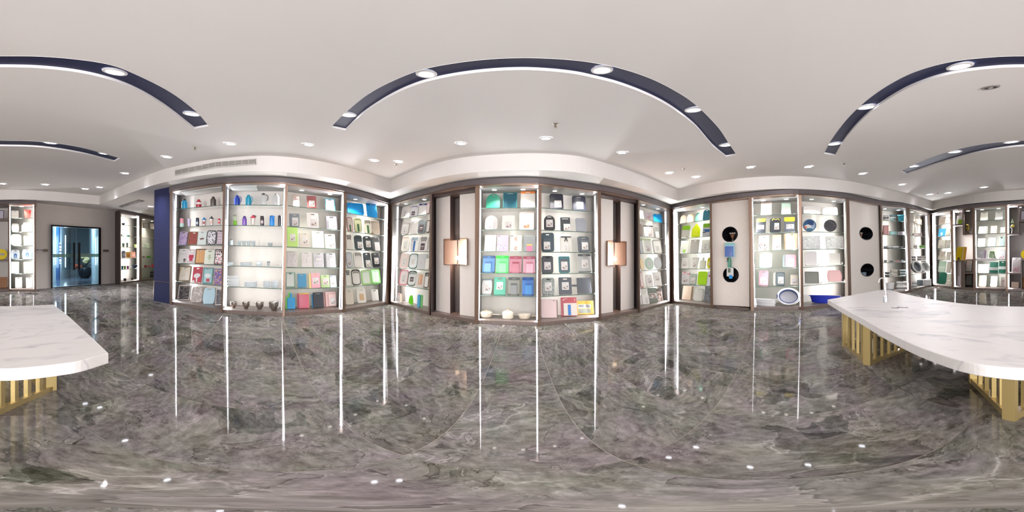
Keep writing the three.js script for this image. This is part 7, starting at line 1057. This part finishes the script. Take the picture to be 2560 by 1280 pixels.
// --- bird ornament cabinet
item('Id', 0, [2525, 545, 2536.5, 583], 'bird_ornament', 'ornament', 'yellow and green bird ornament', (g, w, h) => { mesh('stem', new THREE.CylinderGeometry(0.012, 0.02, h * 0.3, 8).translate(0, h * 0.15, 0), mat('#4c4a3a'), g); mesh('body', new THREE.SphereGeometry(w * 0.34, 18, 14).scale(1, 1.15, 0.8).translate(0.01, h * 0.5, 0), mat('#d9c63c'), g); mesh('wing', new THREE.SphereGeometry(w * 0.3, 14, 10).scale(0.6, 1.4, 0.6).rotateZ(0.5).translate(-w * 0.22, h * 0.42, 0.03), mat('#4c5a2c'), g); mesh('leaf', new THREE.ConeGeometry(w * 0.3, h * 0.3, 8).scale(1, 1, 0.3).translate(0, h * 0.84, 0), mat('#9cc29a'), g); }, { y: lev('Id', 583), on: 'upper left box' });
B('Id', 0, [2551, 527, 2572, 549], 'violet framed picture board', { c: '#ddd8e4', rim: '#5b4a66' }, 'cutting board', 'cutting_board', { y: lvl('Id', 549.5), on: 'upper right box' });
B('Id', 3, [2551, 624, 2582, 649.5], 'round yellow board, grey label', { c: '#fadc10', s: 'oval', card: [0.08, 0.38, 0.5, 0.2, '#bfb8ae'] }, 'cutting board', 'round_board', { y: lvl('Id', 649.3), on: 'middle box' });
B('Id', 4, [2529.5, 644.6, 2552, 682], 'white board with pink blossoms', { c: 'pinkBlossom', hole: 1, hw: 0.1 }, 'cutting board', 'cutting_board', { y: lvl('Id', 681.7), on: 'lower left box' });
B('Id', 5, [2528.5, 705, 2547, 720], 'small beige box board', { c: '#d9cdbd', rim: '#cbbca8' }, 'cutting board', 'cutting_board', { on: 'cabinet floor' });
B('Id', 5, [2556.5, 693, 2580, 720], 'brown wooden board', { c: 'brownWood' }, 'cutting board', 'cutting_board', { on: 'cabinet floor' });

// --- left edge box cabinet and the cabinet left of the glass door
B('L0', 0, [-10, 526.6, 10, 547], 'pale framed picture board', { c: '#ddd8e4', rim: '#5b4a66' }, 'cutting board', 'cutting_board', { y: lvl('L0', 547), on: 'top box' });
B('L0', 3, [-12, 623, 19, 650], 'round yellow board, grey label', { c: '#fadc10', s: 'oval', card: [0.0, 0.4, 0.5, 0.2, '#bfb8ae'] }, 'cutting board', 'round_board', { y: lvl('L0', 650), on: 'middle box' });
B('L0', 5, [-6, 693, 18.5, 720], 'brown wooden board', { c: 'brownWood' }, 'cutting board', 'cutting_board', { on: 'cabinet floor' });
B('L1', 0, [28, 527.5, 47, 551], 'white board with sketch', { c: 'softPrint', hole: 1, hw: 0.2 });
B('L1', 0, [60, 525.5, 78.5, 549], 'translucent red board', { c: '#f2483e', s: 'trap', hole: 1, hw: 0.46 });
B('L1', 1, [28.5, 560, 48, 582], 'ivory barrel-shaped board', { c: '#f2ebdf', s: 'barrel', curves: 1, curveC: '#b9afa2' });
B('L1', 1, [58, 557.5, 77.5, 582], 'ivory rounded board', { c: '#f2ebe0', s: 'round', hole: 1, hw: 0.2, behind: [['#e3dacb', -0.2, 0.8]] });
B('L1', 2, [27, 586, 53, 617], 'large white rounded board', { c: '#f1eee4', s: 'pill', card: [-0.1, 0.2, 0.4, 0.24, '#dfdccf'], behind: [['#e9e4d8', 0.06]] });
B('L1', 2, [59, 590.6, 81, 617], 'ivory board with grey print', { c: '#f3eee4', s: 'rect', hole: 1, card: [0, 0.1, 0.6, 0.34, 'cardText'] });
B('L1', 3, [27, 625, 50, 651], 'white board, blue house print', { c: 'blueHouse', s: 'barrel', hole: 1, hw: 0.2 });
B('L1', 3, [55, 624, 82, 651], 'pale blue board, blue print', { c: 'blueHouse2', s: 'barrel', hole: 1, hw: 0.2 });
B('L1', 4, [27.5, 654.5, 48, 686], 'white board, small sketch', { c: 'softPrint', s: 'rect' });
B('L1', 4, [59, 654.5, 80.5, 686], 'peach rounded board', { c: '#f2dcc2', s: 'round', card: [-0.1, 0.02, 0.2, 0.18, '#8d7448'] });
B('L1', 5, [37.5, 693, 55.7, 720], 'left ivory board with print', { c: 'softPrint', hole: 1, hw: 0.2 });
B('L1', 5, [65, 694, 82, 720], 'right ivory board with print', { c: 'softPrint', hole: 1, hw: 0.2 });

// --- passage cabinets
const sm = (id, s, bb, name, cat, d, b, o) => item(id, s, bb, name, cat, d, b, { t: 0.4, ...o });
sm('J1', 0, [303.5, 558, 313, 564.5], 'small_bowl', 'bowl', 'black tapered bowl', bowl({ c: '#2c2a2e', d: 0.9, low: 0.22 }));
sm('J1', 1, [302.5, 585, 306, 593], 'small_box', 'container', 'small white box', bin({ c: '#eef0ec' })); sm('J1', 1, [316.6, 588, 325, 593.5], 'small_bowl', 'bowl', 'small teal dish', bowl({ c: '#6cc7b6', d: 0.9 }));
sm('J1', 2, [305, 608, 312, 619.5], 'glass_jar', 'container', 'left green glass jar', bowl({ c: '#cfe0cc', clear: 0.4, d: 1 })); sm('J1', 2, [315, 607, 321, 619.5], 'glass_jar', 'container', 'right grey glass jar', bowl({ c: '#b5c0b9', clear: 0.4, d: 1 })); sm('J1', 2, [335, 611, 343.5, 620], 'fruit_box', 'container', 'round lime container', bowl({ c: '#d4e08a', round: 1, d: 0.9 }));
B('J1', 3, [304, 627, 314.5, 646], 'lilac hanging pack', { c: '#a9a0b4', s: 'arch', pack: 1, card: [0.1, 0.2, 0.5, 0.4, '#e6e0ea'] }, 'pack', 'product_pack'); B('J1', 3, [315, 630, 326.5, 645], 'orange pack', { c: '#f0b452', pack: 1, card: [0, 0.2, 0.6, 0.4, '#e88e4a'] }, 'pack', 'product_pack'); B('J1', 3, [327.5, 630, 338.5, 645], 'coral pack', { c: '#f0a08e', pack: 1, card: [0, 0.2, 0.5, 0.4, '#f6d6cc'] }, 'pack', 'product_pack');
[[303, '#2f9fc0', 'blue'], [309, '#a8d83a', 'lime'], [316.5, '#c048a0', 'magenta']].forEach(([x, c, n]) => sm('J1', 4, [x, 665, x + 6, 673.5], 'small_cup', 'cup', 'small ' + n + ' cup', bottle({ p: 'cup', c }))); sm('J1', 4, [328.8, 662, 344, 670.5], 'small_bowl', 'bowl', 'wide navy bowl', bowl({ c: '#34405a', d: 0.8, round: 1, low: 0.2 }));
sm('J1', 5, [308, 696, 316.5, 701.5], 'small_bowl', 'bowl', 'left small dark dish', bowl({ c: '#3a3432', d: 0.9 })); sm('J1', 5, [327, 695, 333.5, 699.5], 'small_bowl', 'bowl', 'right small dark dish', bowl({ c: '#3a3432', d: 0.9 }));
B('J2', 0, [357.5, 558.5, 371, 574], 'left brown-framed picture', { c: '#e6ddd2', rim: '#7a5a4a' }, 'frame', 'picture_frame'); B('J2', 0, [375, 558, 386, 575], 'right brown-framed picture', { c: '#e2d6cc', rim: '#7a5a4a' }, 'frame', 'picture_frame');
B('J2', 2, [361, 609, 366, 621], 'left plant-print board', { c: '#e6ebda', card: [0, 0.2, 0.4, 0.6, '#b9c9a0'] }); B('J2', 2, [367, 609, 373, 621], 'right plant-print board', { c: '#e6ebda', card: [0, 0.2, 0.4, 0.6, '#b2c498'] });
sm('J2', 3, [355.5, 640, 364, 645], 'small_bowl', 'bowl', 'pale pink dish', bowl({ c: '#efc8c0', d: 0.8 })); sm('J2', 3, [365.5, 639.6, 378, 645.5], 'small_bowl', 'bowl', 'bright green bowl', bowl({ c: '#63c832', d: 0.8 }));
sm('J2', 4, [360, 662.5, 368, 669.5], 'small_bowl', 'bowl', 'coral bowl', bowl({ c: '#e8606c', d: 0.8 })); sm('J2', 4, [369, 663, 376.5, 669.5], 'small_bowl', 'bowl', 'dusty pink bowl', bowl({ c: '#d98a9a', d: 0.8 })); sm('J2', 4, [377.5, 661, 385.5, 668.5], 'small_bowl', 'bowl', 'red bowl', bowl({ c: '#f0505a', d: 0.8 }));
sm('J2', 5, [375, 678, 384, 692], 'dark_box', 'box', 'dark stacked box', (g, w, h) => { for (let i = 0; i < 3; i++) mesh('layer', box(w, h * 0.28, w * 0.6, 0, h * (0.16 + i * 0.33), 0), mat(i % 2 ? '#4a4648' : '#2f2c30'), g); });

// --- packs and ornaments on the round-niche panels
{
  const hang = (P, px, x, pxTop, pyTop, pxw, pyh, z) => 0;
  const onPanel = (fn, px, py, k = 0.985) => Q(px, fn(px) * 0.995 / 1, 0).setY(H + (horizon(px) - py) / fn(px) * H - swell(W(px, ZQ(fn(px)), 0).x, ZQ(fn(px))));
  const faceTurn = (px) => nicheL.turn;
  const flat = (name, cat, desc, px, pyTop, pyLow, pw, turn, build, out = 0.012) => { const q = wallC(px), s = ZQ(q) / F, p = onPanel(wallC, px, pyLow), g = thing(name, desc, cat, p.add(V3(Math.sin(turn), 0, Math.cos(turn)).multiplyScalar(out)), turn); build(g, pw * s * 1.02, (pyLow - pyTop) * s); return g; };
  flat('blister_pack', 'pack', 'blue blister pack hanging between the two round niches', 1825, 607, 643, 25, nicheL.turn, (g, w, h) => { mesh('backing_card', box(w, h, 0.012, 0, h / 2, 0.006), mat('#a9d3e6'), g); mesh('blister', plate(rounded(-w * 0.4, h * 0.04, w * 0.8, h * 0.72, 0.03), 0.05, 0.012, 0.008), mat('#5f86cf', { transmission: 0.3, thickness: 0, roughness: 0.15 }), g); mesh('header_strip', box(w, h * 0.14, 0.014, 0, h * 0.93, 0.008), mat('#8fd0cc'), g); });
  flat('cord_bundle', 'cord', 'green and teal cords hanging under the blue blister pack', 1825, 643, 670, 12, nicheL.turn, (g, w, h) => { for (let i = 0; i < 4; i++) mesh('strand', new THREE.TubeGeometry(new THREE.CatmullRomCurve3([V3((i - 1.5) * w * 0.1, h, 0.01), V3((i - 1.2) * w * 0.22, h * 0.6, 0.02), V3((i - 1.5) * w * 0.2, 0, 0.01)]), 12, 0.012, 6), mat(['#4aa69a', '#5cb98e', '#7a8a80', '#3f9a86'][i]), g); mesh('black_tag', box(w * 0.4, h * 0.4, 0.012, -w * 0.3, h * 0.75, 0.02), mat('#4a4c4e'), g); });
  flat('hanging_pack', 'pack', 'white pack with a blue tag hanging before the lower round niche', 1826.5, 669, 697, 17, nicheL.turn, (g, w, h) => { mesh('card', plate(rounded(-w / 2, h * 0.2, w, h * 0.8, 0.02), 0.02, 0, 0.003), mat('#dfe3df'), g); mesh('dark_print', box(w * 0.4, h * 0.4, 0.006, -w * 0.1, h * 0.75, 0.022), mat('#6a7a70'), g); mesh('blue_tag', plate(rounded(-w * 0.1, 0, w * 0.5, h * 0.34, 0.03), 0.02, 0.02, 0.003), mat('#2f97dc'), g); }, 0.014);
  const ornament = (P, hole, label, tilt) => { const h = P.holes[hole], p = P.at(h.u, h.cy - h.A.y * 0, 0); };
  const inNiche = (P, i, name, cat, label, build) => { const h = P.holes[i], g = thing(name, label, cat, P.at(h.u, h.cy - h.d + 0.001, -0.14), P.turn); build(g, h.R); };
  const antler = (n) => (g, R) => { mesh('foot', lathe([[0, 0], [R * 0.16, 0], [R * 0.14, R * 0.1], [R * 0.05, R * 0.3]]), mat('#b9bcc0', { metalness: 0.5 }), g); const arms = []; for (let i = 0; i < n; i++) { const a = n === 3 ? (i - 1) * 0.42 : 0.15 + i * 0.3; arms.push(new THREE.TubeGeometry(new THREE.CatmullRomCurve3([V3(0, R * 0.3, 0), V3(Math.sin(a) * R * 0.3, R * 0.62, 0.01 * i), V3(Math.sin(a) * R * 0.75, R * 1.08, 0.015 * i)]), 12, R * 0.075, 8)); mesh('white_tip', new THREE.SphereGeometry(R * 0.12, 12, 8).scale(1.3, 0.7, 1).translate(Math.sin(a) * R * 0.8, R * 1.12, 0.015 * i), mat('#ece4da'), g); } mesh('branches', arms, mat('#9a6a4c', { metalness: 0.4 }), g); };
  inNiche(nicheL, 0, 'niche_ornament', 'ornament', 'copper V-shaped ornament in the upper round niche above the blister pack', antler(3));
  inNiche(nicheR, 0, 'niche_ornament', 'ornament', 'copper and white ornament in the upper niche behind the table', antler(2));
  inNiche(nicheR, 1, 'niche_box', 'box', 'blue-grey box in the lower round niche behind the table', (g, R) => { mesh('body', box(R * 1.4, R * 0.62, 0.16, 0, R * 0.31, 0), mat('#7f95a6'), g); mesh('lid', box(R * 1.44, R * 0.1, 0.17, 0, R * 0.66, 0), mat('#8ea3b2'), g); mesh('slot', box(R * 0.3, R * 0.05, 0.005, R * 0.4, R * 0.66, 0.087), mat('#2c343c'), g); });
}
renderer.render(scene, camera);
